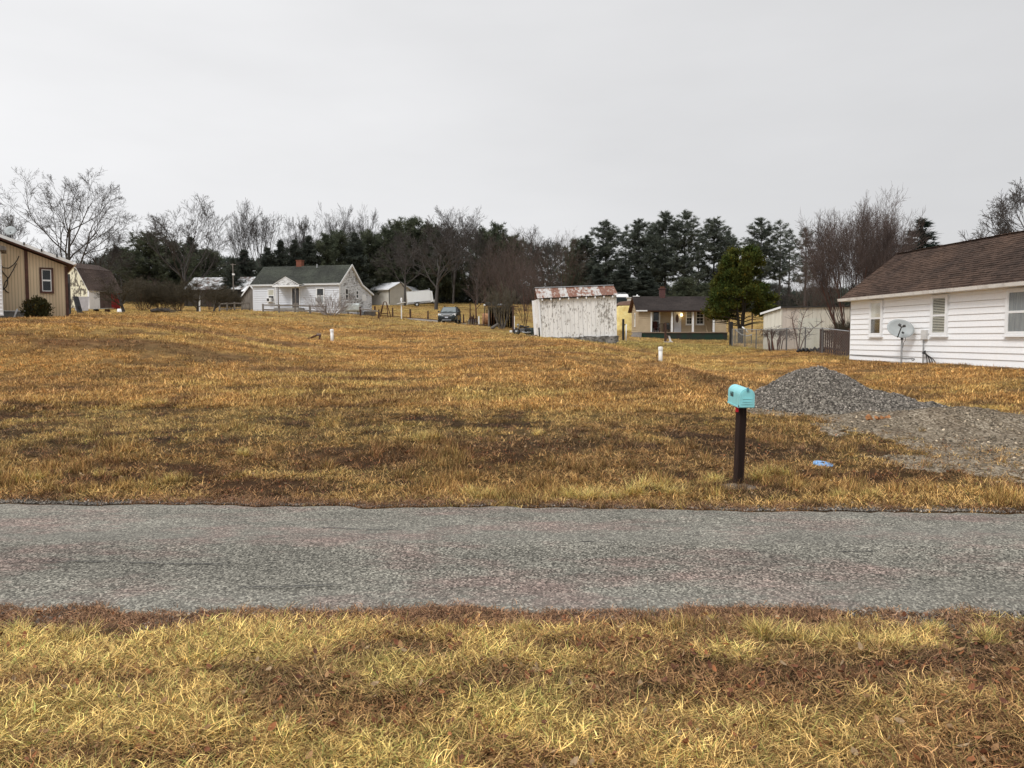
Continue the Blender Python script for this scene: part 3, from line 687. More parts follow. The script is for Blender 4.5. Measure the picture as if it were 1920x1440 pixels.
def window(parent, x, z, w, h, loc=(0, 0, 0), rz=0, case=.07, cm=None, sm_=None, upper='dark', lower='dark', split=True, grid=None, out=.05, label=None, sill=True, off=.034):
    """x,z lower left corner of the casing on the wall plane"""
    cm = cm or WTRIM; sm_ = sm_ or WFRAME; y0 = -out - off
    f = MB(); c = case
    f.box(x, x + c, y0, .0, z, z + h); f.box(x + w - c, x + w, y0, .0, z, z + h)
    f.box(x + c + .001, x + w - c - .001, y0 + .002, .0, z + h - c, z + h - .001); f.box(x + c + .001, x + w - c - .001, y0 + .002, .0, z + .001, z + c)
    win = f.build('window', cm, parent, loc=loc, rz=rz)
    if label: win['label'] = label
    xa, xb, za, zb = x + c, x + w - c, z + c, z + h - c; zm = (za + zb) / 2; t = .035
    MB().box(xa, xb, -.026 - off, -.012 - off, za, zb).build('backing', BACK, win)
    sa_ = MB()
    for (a, b) in ((za, zm), (zm, zb)) if split else ((za, zb),):
        yy = (-.046 if a == za else -.044) - off
        sa_.box(xa, xa + t, yy, -.03 - off, a, b); sa_.box(xb - t, xb, yy, -.03 - off, a, b); sa_.box(xa + t, xb - t, yy + .001, -.031 - off, a, a + t); sa_.box(xa + t, xb - t, yy + .001, -.031 - off, b - t, b)
    if grid:
        for i in range(1, grid[0]): xx = xa + (xb - xa) * i / grid[0]; sa_.box(xx - .012, xx + .012, -.0445 - off, -.037 - off, za + t, zb - t)
        for i in range(1, grid[1]): zz = za + (zb - za) * i / grid[1]; sa_.box(xa + t, xb - t, -.0448 - off, -.0365 - off, zz - .012, zz + .012)
    sa_.build('sash', sm_, win)
    for (a, b, kind) in ((za, zm, lower), (zm, zb, upper)) if split else ((za, zb, lower),):
        if kind == 'none': continue
        MB().add([(xa + t, -.042 - off, a + t), (xb - t, -.042 - off, a + t), (xb - t, -.042 - off, b - t), (xa + t, -.042 - off, b - t)], [(0, 1, 2, 3)]).build('pane', GLASS, win)
        if kind == 'blind':
            k = max(4, int((b - a) / .055))
            for i in range(k):
                zz = a + t + (b - a - 2 * t) * (i + .5) / k
                MB().add([(xa + t, -.037 - off, zz - .014), (xb - t, -.037 - off, zz - .014), (xb - t, -.030 - off, zz + .014), (xa + t, -.030 - off, zz + .014)], [(0, 1, 2, 3)]).build('slat', BLIND, win)
        elif kind == 'shade': MB().box(xa + t, xb - t, -.034 - off, -.029 - off, a, b).build('shade', BLIND, win)
        elif kind == 'curtain':
            mb = MB(); n = 14
            mb.add([v for i in range(n + 1) for v in ((xa + t + (xb - xa - 2 * t) * i / n, -.032 - off - .003 * (i % 2), a), (xa + t + (xb - xa - 2 * t) * i / n, -.032 - off - .003 * (i % 2), b))], [(2 * i, 2 * i + 2, 2 * i + 3, 2 * i + 1) for i in range(n)])
            mb.build('curtain', CURT, win)
    if sill: MB().box(x - .03, x + w + .03, y0 - .03, .0, z - .045, z - .001).build('sill', cm, win)
    return win
def slab(mb, x0, x1, p, q, th, mi=0):
    """roof slab between eave p and ridge q (y,z), thickness th downwards"""
    return mb.hexa([(x0, p[0], p[1] - th), (x1, p[0], p[1] - th), (x1, q[0], q[1] - th), (x0, q[0], q[1] - th)], [(x0, p[0], p[1]), (x1, p[0], p[1]), (x1, q[0], q[1]), (x0, q[0], q[1])], mi)
rr = random.Random(11)

# ------------------------------------------------------------------ white sided house on the right
A = P(1595, 674, 31); B = P(1920, 692, 22); A.z = .92
F = Frame(A, (B.x - A.x, B.y - A.y)); LH = 12.4
hw = thing('house', 'white lap sided house with brown shingle roof beside the gravel heap', 'house', A, F.rz)
EZ, RZ, RY, OV = 2.40, 4.25, 2.10, .34
MB().prism([(.0, -.25), (2 * RY, -.25), (2 * RY, EZ - .02), (RY, RZ - .30), (0.0, EZ - .02)], .03, LH, axis='x').build('wall', WHITE, hw)
MB().box(.06, LH - .05, .035, .2, -.5, .0).build('foundation', CONC, hw)
for i in range(12):
    z0 = i * .2; mb = MB(); sag = [rr.uniform(-.003, .003) for _ in range(8)]
    laps(mb, lambda z: (-.012, LH), z0 + sag[0], min(z0 + .2 + sag[1], EZ - .01), .2, .036); mb.build('board', WHITE, hw)
MB().box(-.045, -.0125, -.03, .10, -.03, EZ - .02).build('corner_trim', WTRIM, hw)
RSH = shingle_mat('brown_shingles', (.070, .047, .036), .38, (1.05, .99, .94))
sl = (RZ - EZ) / (RY + OV); ez = EZ + .02
mb = MB(); slab(mb, -.30, LH + .3, (-OV, ez), (RY, RZ), .09); slab(mb, -.30, LH + .3, (2 * RY + OV, ez), (RY + .001, RZ), .09)
roof = mb.build('roof', WTRIM, hw)
mb = MB(); shingles(mb, -.33, LH + .33, (-OV, ez), (RY, RZ), 24, rr, .9, .018); shingles(mb, -.33, LH + .33, (2 * RY + OV, ez), (RY, RZ), 20, rr, .9, .016)
mb.beam((-.33, RY, RZ + .012), (LH + .33, RY, RZ + .012), .22, .02)
tag(mb.build('shingles', RSH, roof), kind='stuff')
MB().box(-.30, LH + .3, -OV + .02, .03, EZ - .085, EZ - .065).build('soffit', WTRIM, hw)
g = MB(); g.add([(x, y, z) for x in (-.30, LH + .3) for (y, z) in ((-OV - .002, EZ - .085), (-OV - .10, EZ - .085), (-OV - .12, EZ + .0), (-OV - .125, EZ + .02), (-OV - .105, EZ + .02), (-OV - .09, EZ - .065), (-OV - .002, EZ - .065))],
               [(i, i + 7, (i + 1) % 7 + 7, (i + 1) % 7) for i in range(7)] + [tuple(range(7)), tuple(range(13, 6, -1))])
g.build('gutter', painted('stained_gutter', (.74, .72, .68), (.22, .17, .13), .6, 3.5, streak=(1, 1, .5)), hw)
for (pa, pb, pt, pbm, up, lo) in ((1633, 1657, 564, 631, 'shade', 'dark'), (1748, 1779.5, 556, 633, 'blind', 'blind')):
    s0, s1 = F.s(pa), F.s(pb); window(hw, s0, .92, s1 - s0, 1.36, upper=up, lower=lo, case=.085, out=.06)
window(hw, F.s(1889), .92, 1.55, 1.36, upper='curtain', lower='curtain', case=.085, out=.06)
s0 = F.s(1738)
b = MB().box(s0 - .13, s0 + .13, -.13, -.02, .80, 1.13).build('utility_box', pm('grey_white_box', (.66, .65, .63), (.58, .57, .55), 6, .5), hw, bevel=.012)
MB().tube([(s0 - .05, -.07, .80), (s0 - .05, -.07, .0), (s0 - .05, -.07, -.1)], .022, 8).build('conduit', GALV, hw)
for k in range(4):
    a = .07 + .09 * k; MB().tube([(s0 + .06, -.06, .42 - .02 * k)] + [(s0 + .06 + a * 2.2 * (1 - math.cos(t)) / 2 * 1.0, -.10 - .03 * k, .40 + .06 * math.sin(t) - .40 * (t / math.pi) ** 1.4 - .02 * k) for t in np.linspace(.3, math.pi, 9)], .017, 6).build('cable', BLACK, hw, True)
pts = [(F.s(px), -.035, F.z(py, px)) for px, py in ((1597, 665), (1620, 667), (1650, 668.5), (1690, 671), (1704, 672.5), (1714, 671.5), (1719, 673), (1716, 676), (1713, 674))]
MB().tube(pts, .009, 5).build('cable', BLACK, hw, True)

# satellite dish on its own mast in front of that house
d0 = gp(1690, 27.0); dish = thing('satellite_dish', 'grey oval satellite dish on a mast in front of the white sided house', 'satellite dish', d0)
DGREY = pm('dish_grey', (.42, .45, .45), (.38, .41, .41), 5, .5)
MB().tube([(0, 0, -.2), (0, 0, .86)], .03, 10).build('mast', GALV, dish)
MB().tube([(0, 0, .84), (0, 0, 1.02), (-.01, -.08, 1.10)], .045, 10).build('clamp', DARKM, dish)
dz = P(1685, 616, 27.0).z - d0.z; dc = Vector((-.09, -.06, dz)); nrm = Vector((-.35, -1, .36)).normalized(); ux = nrm.cross(Vector((0, 0, 1))).normalized(); uy = ux.cross(nrm)
ux, uy = (ux * math.cos(.3) + uy * math.sin(.3)), (uy * math.cos(.3) - ux * math.sin(.3))
mb = MB(); n = 32; rings = 6
mb.v.append(tuple(dc - nrm * .085))
for r in range(1, rings + 1):
    q = r / rings
    for k in range(n):
        t = 2 * math.pi * k / n; mb.v.append(tuple(dc + ux * (.44 * q * math.cos(t)) + uy * (.335 * q * math.sin(t)) - nrm * (.085 * (1 - q * q))))
for k in range(n): mb.f.append((0, 1 + k, 1 + (k + 1) % n)); mb.m.append(0)
for r in range(1, rings):
    for k in range(n): k2 = (k + 1) % n; a = 1 + (r - 1) * n; mb.f.append((a + k, a + n + k, a + n + k2, a + k2)); mb.m.append(0)
do = mb.build('reflector', DGREY, dish, True); sdm = do.modifiers.new('s', 'SOLIDIFY'); sdm.thickness = .012
lnb = dc + nrm * .40 - uy * .06 + ux * .0
MB().tube([dc - uy * .33, dc - uy * .30 + nrm * .12, lnb - uy * .02], .02, 8).build('feed_arm', DARKM, dish)
for k in (-1, 1): MB().tube([lnb + ux * .02 * k, lnb + ux * .10 * k + uy * .05 - nrm * .02], .045, 10).build('receiver', DARKM, dish)
MB().tube([lnb - nrm * .02 + uy * .02, lnb + nrm * .02 + uy * .02], .03, 10).build('feed_cap', WFRAME, dish)
mb = MB(); mb.tube([(.03, .0, 1.0), (.10, -.02, .92), (.11, -.02, .82), (.06, -.01, .74), (.035, 0, .55)], .008, 5).build('cable', BLACK, dish, True)

# ------------------------------------------------------------------ tan house on the left
A = P(128, 594, 36); F = Frame(A, (math.cos(R(33)), math.sin(R(33))))
th = thing('house', 'tan panelled house with brown window trim and white eave board', 'house', A, F.rz)
TAN = NT('tan_panel')
wv = TAN.n('ShaderNodeTexWave'); wv.wave_type = 'BANDS'; wv.bands_direction = 'X'; wv.inputs['Scale'].default_value = 3.1; wv.inputs['Distortion'].default_value = 0
TAN.l(TAN.pos, wv.inputs['Vector']); gr = TAN.ramp(wv.outputs['Fac'], [(.05, .72), (.25, 1.0)])
c = TAN.mix(1, TAN.ramp(TAN.noise(1.1, TAN.map(TAN.pos, (1, 1, .2)), 5), [(.35, (.70, .565, .385)), (.65, (.62, .49, .325))]), gr, 'MULTIPLY'); TAN.set(c, .7, .2)
TAN.bump(gr, .5, .02); TANM = TAN.m
TBRN = pm('brown_trim', (.12, .055, .04), (.075, .038, .028), 5, .7)
_z0, _z1 = F.z(499, 128), F.z(450, 0)
zt = lambda x: _z0 + (_z1 - _z0) / F.s(0) * x      # underside of the roof along the wall
XL = -7.0; xs_ = F.s(53)
wallp = [(XL, .22), (xs_ - .05, .22), (xs_ - .05, zt(xs_)), (XL, zt(XL))]
MB().prism([(XL, .25), (xs_, .25), (xs_, -.02), (0, -.02), (0, zt(0)), (XL, zt(XL))], .03, 7.5).build('wall', TANM, th)
MB().prism([(XL, .24), (xs_ - .07, .24), (xs_ - .07, zt(xs_ - .07)), (XL, zt(XL))], -.012, .028).build('panel', TANM, th)
MB().prism([(xs_ + .07, -.02), (-.09, -.02), (-.09, zt(-.09)), (xs_ + .07, zt(xs_ + .07))], -.012, .028).build('panel', TANM, th)
MB().prism([(xs_ - .07, .0), (xs_ + .07, .0), (xs_ + .07, zt(xs_)), (xs_ - .07, zt(xs_) + .02)], -.03, .026).build('trim_board', TBRN, th)
MB().box(-.09, .03, -.03, .08, -.05, zt(0) - .02).build('corner_trim', TBRN, th)
MB().box(XL, xs_ - .05, .04, .5, -.5, .25).build('foundation', CONC, th)
MB().box(XL, xs_, -.02, .04, .21, .245).build('base_trim', WTRIM, th)
window(th, F.s(77), F.z(550, 90), F.s(103) - F.s(77), F.z(502, 90) - F.z(550, 90), case=.085, cm=TBRN, out=.06, upper='dark', lower='dark', sill=False)
ex = .25; zf = lambda x: zt(x) + .22
mb = MB(); mb.hexa([(XL, -.45, zf(XL) - .16), (ex, -.45, zf(ex) - .16), (ex, 7.8, zf(ex) - .16), (XL, 7.8, zf(XL) - .16)], [(XL, -.45, zf(XL)), (ex, -.45, zf(ex)), (ex, 7.8, zf(ex)), (XL, 7.8, zf(XL))])
troof = mb.build('roof', TBRN, th)
MB().hexa([(XL, -.50, zf(XL) - .10), (ex + .02, -.50, zf(ex) - .10), (ex + .02, -.452, zf(ex) - .10), (XL, -.452, zf(XL) - .10)], [(XL, -.50, zf(XL) + .04), (ex + .02, -.50, zf(ex) + .04), (ex + .02, -.452, zf(ex) + .04), (XL, -.452, zf(XL) + .04)]).build('fascia', painted('white_fascia', (.84, .84, .82), (.3, .26, .22), .25, 3), troof)
MB().tube([(ex + .06, -.52, zf(ex) - .04), (ex + .06, 7.8, zf(ex) - .04)], .07, 8).build('gutter', WTRIM, th, True)
for px in (50, 82, 110): s = F.s(px); MB().box(s - .03, s + .03, -.53, -.40, zf(s) - .04, zf(s) + .09).build('bracket', BLACK, troof)
# cables looping on the wall
for seg in (((0, 482), (5, 496), (10, 502), (20, 503), (30, 496), (37, 487), (40, 480)), ((5, 497), (4, 502), (10, 512), (17, 520), (17, 532), (14, 538), (8, 543), (2, 543)), ((35, 494), (28, 507), (20, 520), (12, 530), (9, 540), (15, 547), (19, 549))):
    MB().tube([(F.s(px), -.03, F.z(py, px)) for px, py in seg], .018, 6).build('cable', BLACK, th, True)
d0 = A + F.u * F.s(26) + Vector((-F.u.y, F.u.x, 0)) * .5; d0.z = A.z + zf(F.s(26)) 
rd = thing('satellite_dish', 'pale satellite dish on the roof of the tan panelled house', 'satellite dish', d0)
mb = MB(); mb.lathe([(.0, -.05), (.13, -.035), (.24, .0), (.24, .012), (.12, -.02), (.001, -.035)], 20); o = mb.build('reflector', DGREY, rd, True, (0, 0, .48), (R(60), R(30), 0))
MB().tube([(0, 0, -.05), (0, 0, .42)], .03, 8).build('mast', DARKM, rd)
sp = P(22, 548, 34.6); spb = gp(27, 34.6)
pole = thing('pipe', 'white standpipe leaning against the tan panelled wall', 'pipe', spb)
MB().tube([(0, 0, -.1), (sp.x - spb.x, .8, sp.z - spb.z)], .045, 8).build('tube', WTRIM, pole, True)
MB().tube([(sp.x - spb.x, .8, sp.z - spb.z), (sp.x - spb.x - .02, .86, sp.z - spb.z + .32)], .055, 8).build('rusty_cap', RUST, pole, True)
# white wing of the tan house, nearer the lane
A = P(5, 589, 33.2); wg = thing('house', 'white lap sided wing at the left edge beside the tan panelled wall', 'house', A, R(33))
mb = MB(); laps(mb, lambda z: (-4, 0), 0, P(5, 470, 33.2).z - A.z, .16); tag(mb.build('siding', WHITE, wg), kind='stuff')
MB().box(-4, -.01, .03, 1.3, -.02, P(5, 470, 33.2).z - A.z).build('wall', WHITE, wg)
MB().box(-4, -.05, .04, 1.25, -.7, -.021).build('foundation', CONC, wg)
MB().box(-.10, .03, -.035, .09, -.02, P(5, 472, 33.2).z - A.z).build('corner_trim', WTRIM, wg)
MB().box(-.2, .04, -.06, .1, -.06, -.022).build('base_trim', WTRIM, wg)
zw = P(10, 469, 33).z - A.z
MB().hexa([(-4, -.35, zw + .0), (.22, -.35, zw), (.22, 1.3, zw), (-4, 1.3, zw)], [(-4, -.35, zw + 1.3), (.22, -.35, zw + .14), (.22, 1.3, zw + .14), (-4, 1.3, zw + 1.3)]).build('roof', WOODG, wg)

# ------------------------------------------------------------------ gambrel barn behind it
C = P(167, 578.5, 75); E = P(226, 580, 78.6); F = Frame(C, (E.x - C.x, E.y - C.y)); LB = F.s(225.5)
bn = thing('barn', 'small gambrel roofed barn with a red end wall and brown doors', 'barn', C, F.rz)
SHB = shingle_mat('dark_barn_shingles', (.085, .062, .052), .25)
CREAM = peeling('peeling_cream_wall', (.82, .78, .60), (.16, .14, .11), .67, 3.0, (1, 1, .6))
he, hb, ht, w1, w2 = F.z(541, 168), 3.85, 4.45, 1.35, 2.9
prof = [(0, -.6), (0, he), (w1, hb), (w2, ht), (2 * w2 - w1, hb), (2 * w2, he), (2 * w2, -.6)]
MB().prism([(y, z) for y, z in prof], .0, LB, axis='x').build('wall', CREAM, bn)
mb = MB(); e = .16
out_ = [(-e, he - .16), (w1 - .12, hb + .06), (w2, ht + .10), (2 * w2 - w1 + .12, hb + .06), (2 * w2 + e, he - .16)]
for a, b in zip(out_[:-1], out_[1:]): slab(mb, -.22, LB + .22, a, b, .07)
rf = mb.build('roof', WTRIM, bn)
mb = MB()
for k in (0, 1): shingles(mb, -.24, LB + .24, (out_[k][0] - .0, out_[k][1] + .012), (out_[k + 1][0], out_[k + 1][1] + .012), (14, 9)[k], rr, .7)
shingles(mb, -.24, LB + .24, (out_[4][0], out_[4][1] + .012), (out_[3][0], out_[3][1] + .012), 10, rr); shingles(mb, -.24, LB + .24, (out_[3][0], out_[3][1] + .012), (out_[2][0], out_[2][1] + .012), 7, rr)
tag(mb.build('shingles', SHB, rf), kind='stuff')
s1, s2 = F.s(188), F.s(209.5); ze = he - .06
BWH = painted('white_board', (.86, .86, .87), (.4, .36, .3), .3, 2); RED = pm('barn_red', (.30, .018, .018), (.22, .014, .016), 3, .6, (1, 1, .3))
def vboards(parent, name, x0, x1, z0, z1, n, mat, y=-.03):
    for i in range(n):
        a = x0 + (x1 - x0) * i / n; b = x0 + (x1 - x0) * (i + 1) / n
        MB().box(a + .006, b - .006, y - rr.uniform(0, .012), .004, z0 + rr.uniform(0, .03), z1).build(name, mat, parent)
vboards(bn, 'white_board', 0.0, s1, -.1, ze, 6, BWH)
vboards(bn, 'red_board', s2, LB, -.1, ze, 6, RED)
DOORB = pm('faded_brown_door', (.15, .105, .095), (.09, .06, .055), 4, .85, (1, 1, .2))
sm2 = (s1 + s2) / 2
for a, b in ((s1, sm2), (sm2, s2)):
    d = MB().box(a + .02, b - .02, -.035, .0, -.05, ze).build('door', DOORB, bn)
    MB().box(a + .03, a + .16, -.055, -.036, -.02, ze - .03).build('stile', DOORB, d); MB().box(b - .16, b - .03, -.055, -.036, -.02, ze - .03).build('stile', DOORB, d); MB().box(a + .17, b - .17, -.054, -.036, .75, .92).build('rail', DOORB, d)
mb = MB(); mb.box(-.015, .02, -.06, .12, -.3, he - .05); mb.build('corner_trim', BWH, bn)
# things leaning about between the tan house and the barn
q = gp(130.5, 46); o = thing('panel', 'tall dark metal panel standing behind the tan house corner', 'panel', q)
MB().box(-.16, .17, -.05, .05, -.1, P(130, 514, 46).z - q.z).build('sheet', DARKM, o); MB().box(-.1, .1, -.09, -.052, .4, 1.9).build('rib', BLACK, o)
q = gp(150, 52); pt = P(137, 556, 52); o = thing('plank', 'dark plank propped at a slant behind the tan house', 'plank', q)
MB().beam((.12, 0, -.05), (pt.x - q.x, .3, pt.z - q.z), .32, .12).build('board', BLACK, o); MB().beam((.05, .1, 0), (.07, .05, .5), .08, .08).build('strut', BLACK, o)
q = gp(158, 70); o = thing('sheet', 'grey corrugated sheet leaning against the cream barn wall', 'metal sheet', q, .2)
mb = MB(); n = 20; zt_ = P(158, 556, 70).z - q.z
mb.add([p for i in range(n + 1) for p in ((-.55 + 1.1 * i / n, -.25 + .02 * (i % 2), 0), (-.55 + 1.1 * i / n, .05 + .02 * (i % 2), zt_))], [(2 * i, 2 * i + 2, 2 * i + 3, 2 * i + 1) for i in range(n)])
oo = mb.build('corrugated_sheet', pm('grey_sheet', (.42, .39, .39), (.33, .31, .31), 3), o); oo.modifiers.new('s', 'SOLIDIFY').thickness = .01
q = gp(194, 69); o = thing('sheet', 'flat pale roofing sheet lying on props before the brown barn doors', 'metal sheet', q)
MB().hexa([(-.75, -.5, .22), (.8, -.45, .30), (.8, .5, .34), (-.75, .5, .24)], [(-.75, -.5, .25), (.8, -.45, .33), (.8, .5, .37), (-.75, .5, .27)]).build('sheet', pm('pale_sheet', (.50, .53, .52), (.36, .38, .37), 3), o)
for x_ in (-.5, .5): MB().box(x_ - .1, x_ + .1, -.3, .3, -.1, .23).build('prop_block', WOODB, o)
q = gp(228, 70); o = thing('tub', 'upturned white plastic tub on the grass right of the red barn wall', 'tub', q); MB().lathe([(.001, .36), (.22, .34), (.27, .0), (.29, -.03)], 14).build('body', WFRAME, o, True); MB().lathe([(.29, -.02), (.32, .0), (.29, .04)], 14).build('rim', WFRAME, o, True)
# ------------------------------------------------------------------ white cottage with the green roof
A = P(475.5, 582.5, 72); B = P(638.5, 583, 69.8); F = Frame(A, (B.x - A.x, B.y - A.y)); LC = F.s(638.5)
ct = thing('house', 'white peeling cottage with green roof and small gabled porch hood', 'house', A, F.rz)
BLUEW = painted('cool_white_siding', (.70, .72, .76), (.42, .42, .42), .3, 1.5)
PEEL = peeling('peeling_gable', (.74, .75, .76), (.20, .185, .17), .70, 2.6, (1, 1, 5.5))
GRN = shingle_mat('green_shingles', (.056, .058, .049), .25, (.99, 1.04, .97))
he, hr, y1, y2, y3, zb, zr = 2.44, 4.20, 2.13, 4.25, 6.6, 2.55, 1.75
MB().prism([(0, -1.2), (y3, -1.2), (y3, zr - .1), (y2, zb - .14), (y1, hr - .14), (0, he)], .03, LC - .03, axis='x').build('wall', BLUEW, ct)
mb = MB(); laps(mb, lambda z: (0.0, LC), -.05, he - .02, .20, .055); tag(mb.build('siding', BLUEW, ct), kind='stuff')
def gext(z):
    a = 0 if z < he else (z - he) / (hr - .1 - he) * y1
    b = y3 if z < zr - .1 else (y3 - (z - zr + .1) / (zb - zr) * (y3 - y2) if z < zb - .1 else y1 + (hr - .1 - z) / (hr - zb) * (y2 - y1))
    return a, b
gb = MB(); laps(gb, gext, -.55, hr - .12, .165)
gab = gb.build('gable_siding', PEEL, ct, loc=(LC, 0, 0), rz=math.pi / 2); tag(gab, kind='stuff')
MB().box(.02, LC - .02, .05, .3, -1.2, -.04).build('foundation', CONC, ct)
mb = MB(); rx0, rx1 = -.18, LC + .16
slab(mb, rx0, rx1, (-.25, he - .09), (y1, hr), .10); slab(mb, rx0, rx1, (y2, zb), (y1 + .001, hr), .10); slab(mb, rx0, rx1, (y3 + .2, zr - .03), (y2 + .001, zb - .02), .09)
crf = mb.build('roof', WTRIM, ct)
mb = MB(); shingles(mb, rx0 - .02, rx1 + .02, (-.25, he - .09), (y1, hr), 19, rr, .9); shingles(mb, rx0, rx1, (y2, zb), (y1, hr), 16, rr); shingles(mb, rx0, rx1, (y3 + .2, zr - .03), (y2, zb - .02), 14, rr)
tag(mb.build('shingles', GRN, crf), kind='stuff')
MB().box(rx0, rx1, -.29, -.252, he - .20, he - .06).build('fascia', WTRIM, crf)
for (p, q) in (((-.27, he - .12), (y1, hr - .01)), ((y2, zb - .03), (y1, hr - .012)), ((y3 + .2, zr - .06), (y2, zb - .05))):
    MB().beam((rx1 + .02, p[0], p[1]), (rx1 + .02, q[0], q[1]), .03, .16, up=(0, 0, 1)).build('rake_board', WTRIM, crf)
MB().box(-.03, .08, -.035, .06, -.1, he - .09).build('corner_trim', BLUEW, ct); MB().box(LC - .07, LC + .03, -.035, .08, -.4, he - .12).build('corner_trim', WTRIM, ct)
MB().tube([(LC - .05, -.30, he - .1), (LC - .02, -.06, he - .35), (LC - .02, -.06, -.4)], .04, 8).build('downspout', WTRIM, ct, True)
sx = F.s(540.5); ch = MB().box(sx - .27, sx + .27, y1 - .1, y1 + .4, hr - .3, hr + .50).build('chimney', BRICK, ct); MB().box(sx - .31, sx + .31, y1 - .14, y1 + .44, hr + .501, hr + .57).build('cap', BRICK, ch)
sx = F.s(577); MB().tube([(sx, y1 - .25, hr - .3), (sx, y1 - .25, hr + .12)], .06, 8).build('vent_pipe', GALV, ct)
wx = F.s(503.5); wl = window(ct, wx, F.z(567, 510), F.s(516.5) - wx, F.z(542, 510) - F.z(567, 510), upper='shade', lower='dark', case=.07)
ac = MB().box(wx + .06, wx + .52, -.42, -.05, F.z(566.5, 510), F.z(558.5, 510)).build('air_conditioner', WFRAME, ct, bevel=.015)
MB().box(wx + .12, wx + .36, -.432, -.42, F.z(565, 510), F.z(560, 510)).build('grille', DARKM, ac)
wx = F.s(594); window(ct, wx, F.z(570, 602), F.s(609.5) - wx, F.z(539.5, 602) - F.z(570, 602), upper='dark', lower='curtain', case=.07)
dx0, dx1 = F.s(549.5), F.s(562.5); dz0, dz1 = F.z(577, 556), F.z(540.5, 556)
door = MB().box(dx0, dx1, -.085, .0, dz0, dz1).build('door', pm('dark_storm_door', (.05, .045, .045), (.09, .08, .078), 4), ct)
MB().add([(dx0 + .1, -.097, dz0 + .5), (dx1 - .1, -.097, dz0 + .5), (dx1 - .1, -.097, dz1 - .12), (dx0 + .1, -.097, dz1 - .12)], [(0, 1, 2, 3)]).build('door_pane', GLASS, door); MB().box(dx0 + .1, dx1 - .1, -.095, -.0865, dz0 + .1, dz0 + .44).build('kick_panel', WOODG, door)
for a, b, c_, d_ in ((dx0 - .09, dx0 - .002, dz0, dz1 + .09), (dx1 + .002, dx1 + .09, dz0, dz1 + .09), (dx0, dx1, dz1 + .003, dz1 + .09)): MB().box(a, b, -.10, .0, c_, d_).build('door_trim', WTRIM, door)
# gabled porch hood on posts
hx0, hx1 = F.s(526.5), F.s(571.5); hz = F.z(536.5, 548); hp = F.z(520, 546); pr = -1.15; hm = (hx0 + hx1) / 2
hood = MB()
for a, b in ((hx0 - .12, hm), (hx1 + .12, hm)):
    hood.hexa([(a, pr, hz), (b, pr, hp - .08), (b, .8, hp - .08), (a, .3, hz)], [(a, pr, hz + .08), (b, pr, hp), (b, .8, hp), (a, .3, hz + .08)])
hood = hood.build('porch_hood', WTRIM, ct)
MB().add([(hx0 + .05, pr + .05, hz + .02), (hx1 - .05, pr + .05, hz + .02), (hm, pr + .05, hp - .1)], [(0, 1, 2)]).build('pediment', PEEL, hood).modifiers.new('s', 'SOLIDIFY').thickness = .03
MB().box(hx0 - .1, hx1 + .12, pr - .02, pr + .06, hz - .13, hz + .015).build('beam', WTRIM, hood); MB().box(hx0, hx1, pr + .08, .0, hz - .10, hz - .05).build('ceiling', WTRIM, hood)
mb = MB()
for a, sg in ((hx0 - .14, 1), (hx1 + .14, -1)): mb.hexa([(a, pr - .03, hz + .082), (hm, pr - .03, hp + .002), (hm, .9, hp + .002), (a, .4, hz + .082)], [(a, pr - .03, hz + .10), (hm, pr - .03, hp + .022), (hm, .9, hp + .022), (a, .4, hz + .10)])
mb.build('hood_shingles', GRN, hood)
for px in (530, 534.5, 566.5): s = F.s(px) * 1.0; MB().box(s - .035, s + .035, pr + .02, pr + .09, -.5, hz - .06).build('porch_post', WOODG if px != 530 else WTRIM, ct)
MB().box(hx0, hx1, pr, .0, -.6, dz0 - .02).build('porch_floor', CONC, ct)
# gable side: two narrow windows, vent, white patch
G = Frame(A + F.u * LC, (-F.u.y, F.u.x))
def gwin(pa, pb, ya, yb, **k):
    s0, s1 = G.s(pa), G.s(pb); z0, z1 = G.z(yb, (pa + pb) / 2), G.z(ya, (pa + pb) / 2); return window(ct, s0, z0, s1 - s0, z1 - z0, loc=(LC, 0, 0), rz=math.pi / 2, case=.05, **k)
gwin(647, 652.5, 540.5, 564); gwin(667, 671.5, 544.5, 560)
s0, s1 = G.s(679), G.s(686.5); pn = MB().box(s0, s1, -.05, -.01, G.z(564, 683), G.z(553, 683)).build('cover_board', WTRIM, ct, loc=(LC, 0, 0), rz=math.pi / 2)
s0, s1 = G.s(655.8), G.s(660.5); vn = MB().box(s0, s1, -.045, .0, 3.05, 3.75).build('gable_vent', WOODG, ct, loc=(LC, 0, 0), rz=math.pi / 2)
for i in range(8): MB().box(s0 + .03, s1 - .03, -.06, -.046, 3.09 + i * .08, 3.13 + i * .08).build('louver', WTRIM, vn)
MB().box(G.s(684), G.s(694), -.06, -.01, -.55, -.05).build('access_panel', pm('grey_panel', (.5, .51, .53), (.42, .43, .45), 3), ct, loc=(LC, 0, 0), rz=math.pi / 2)
q = gp(694, 74.5); o = thing('pallet', 'stack of pale planks at the foot of the peeling cottage gable', 'pallet', q, .3)
for i in range(5): MB().box(-.5, .5, -.25, .25, .0 + i * .1, .085 + i * .1).build('plank', WOODG, o)
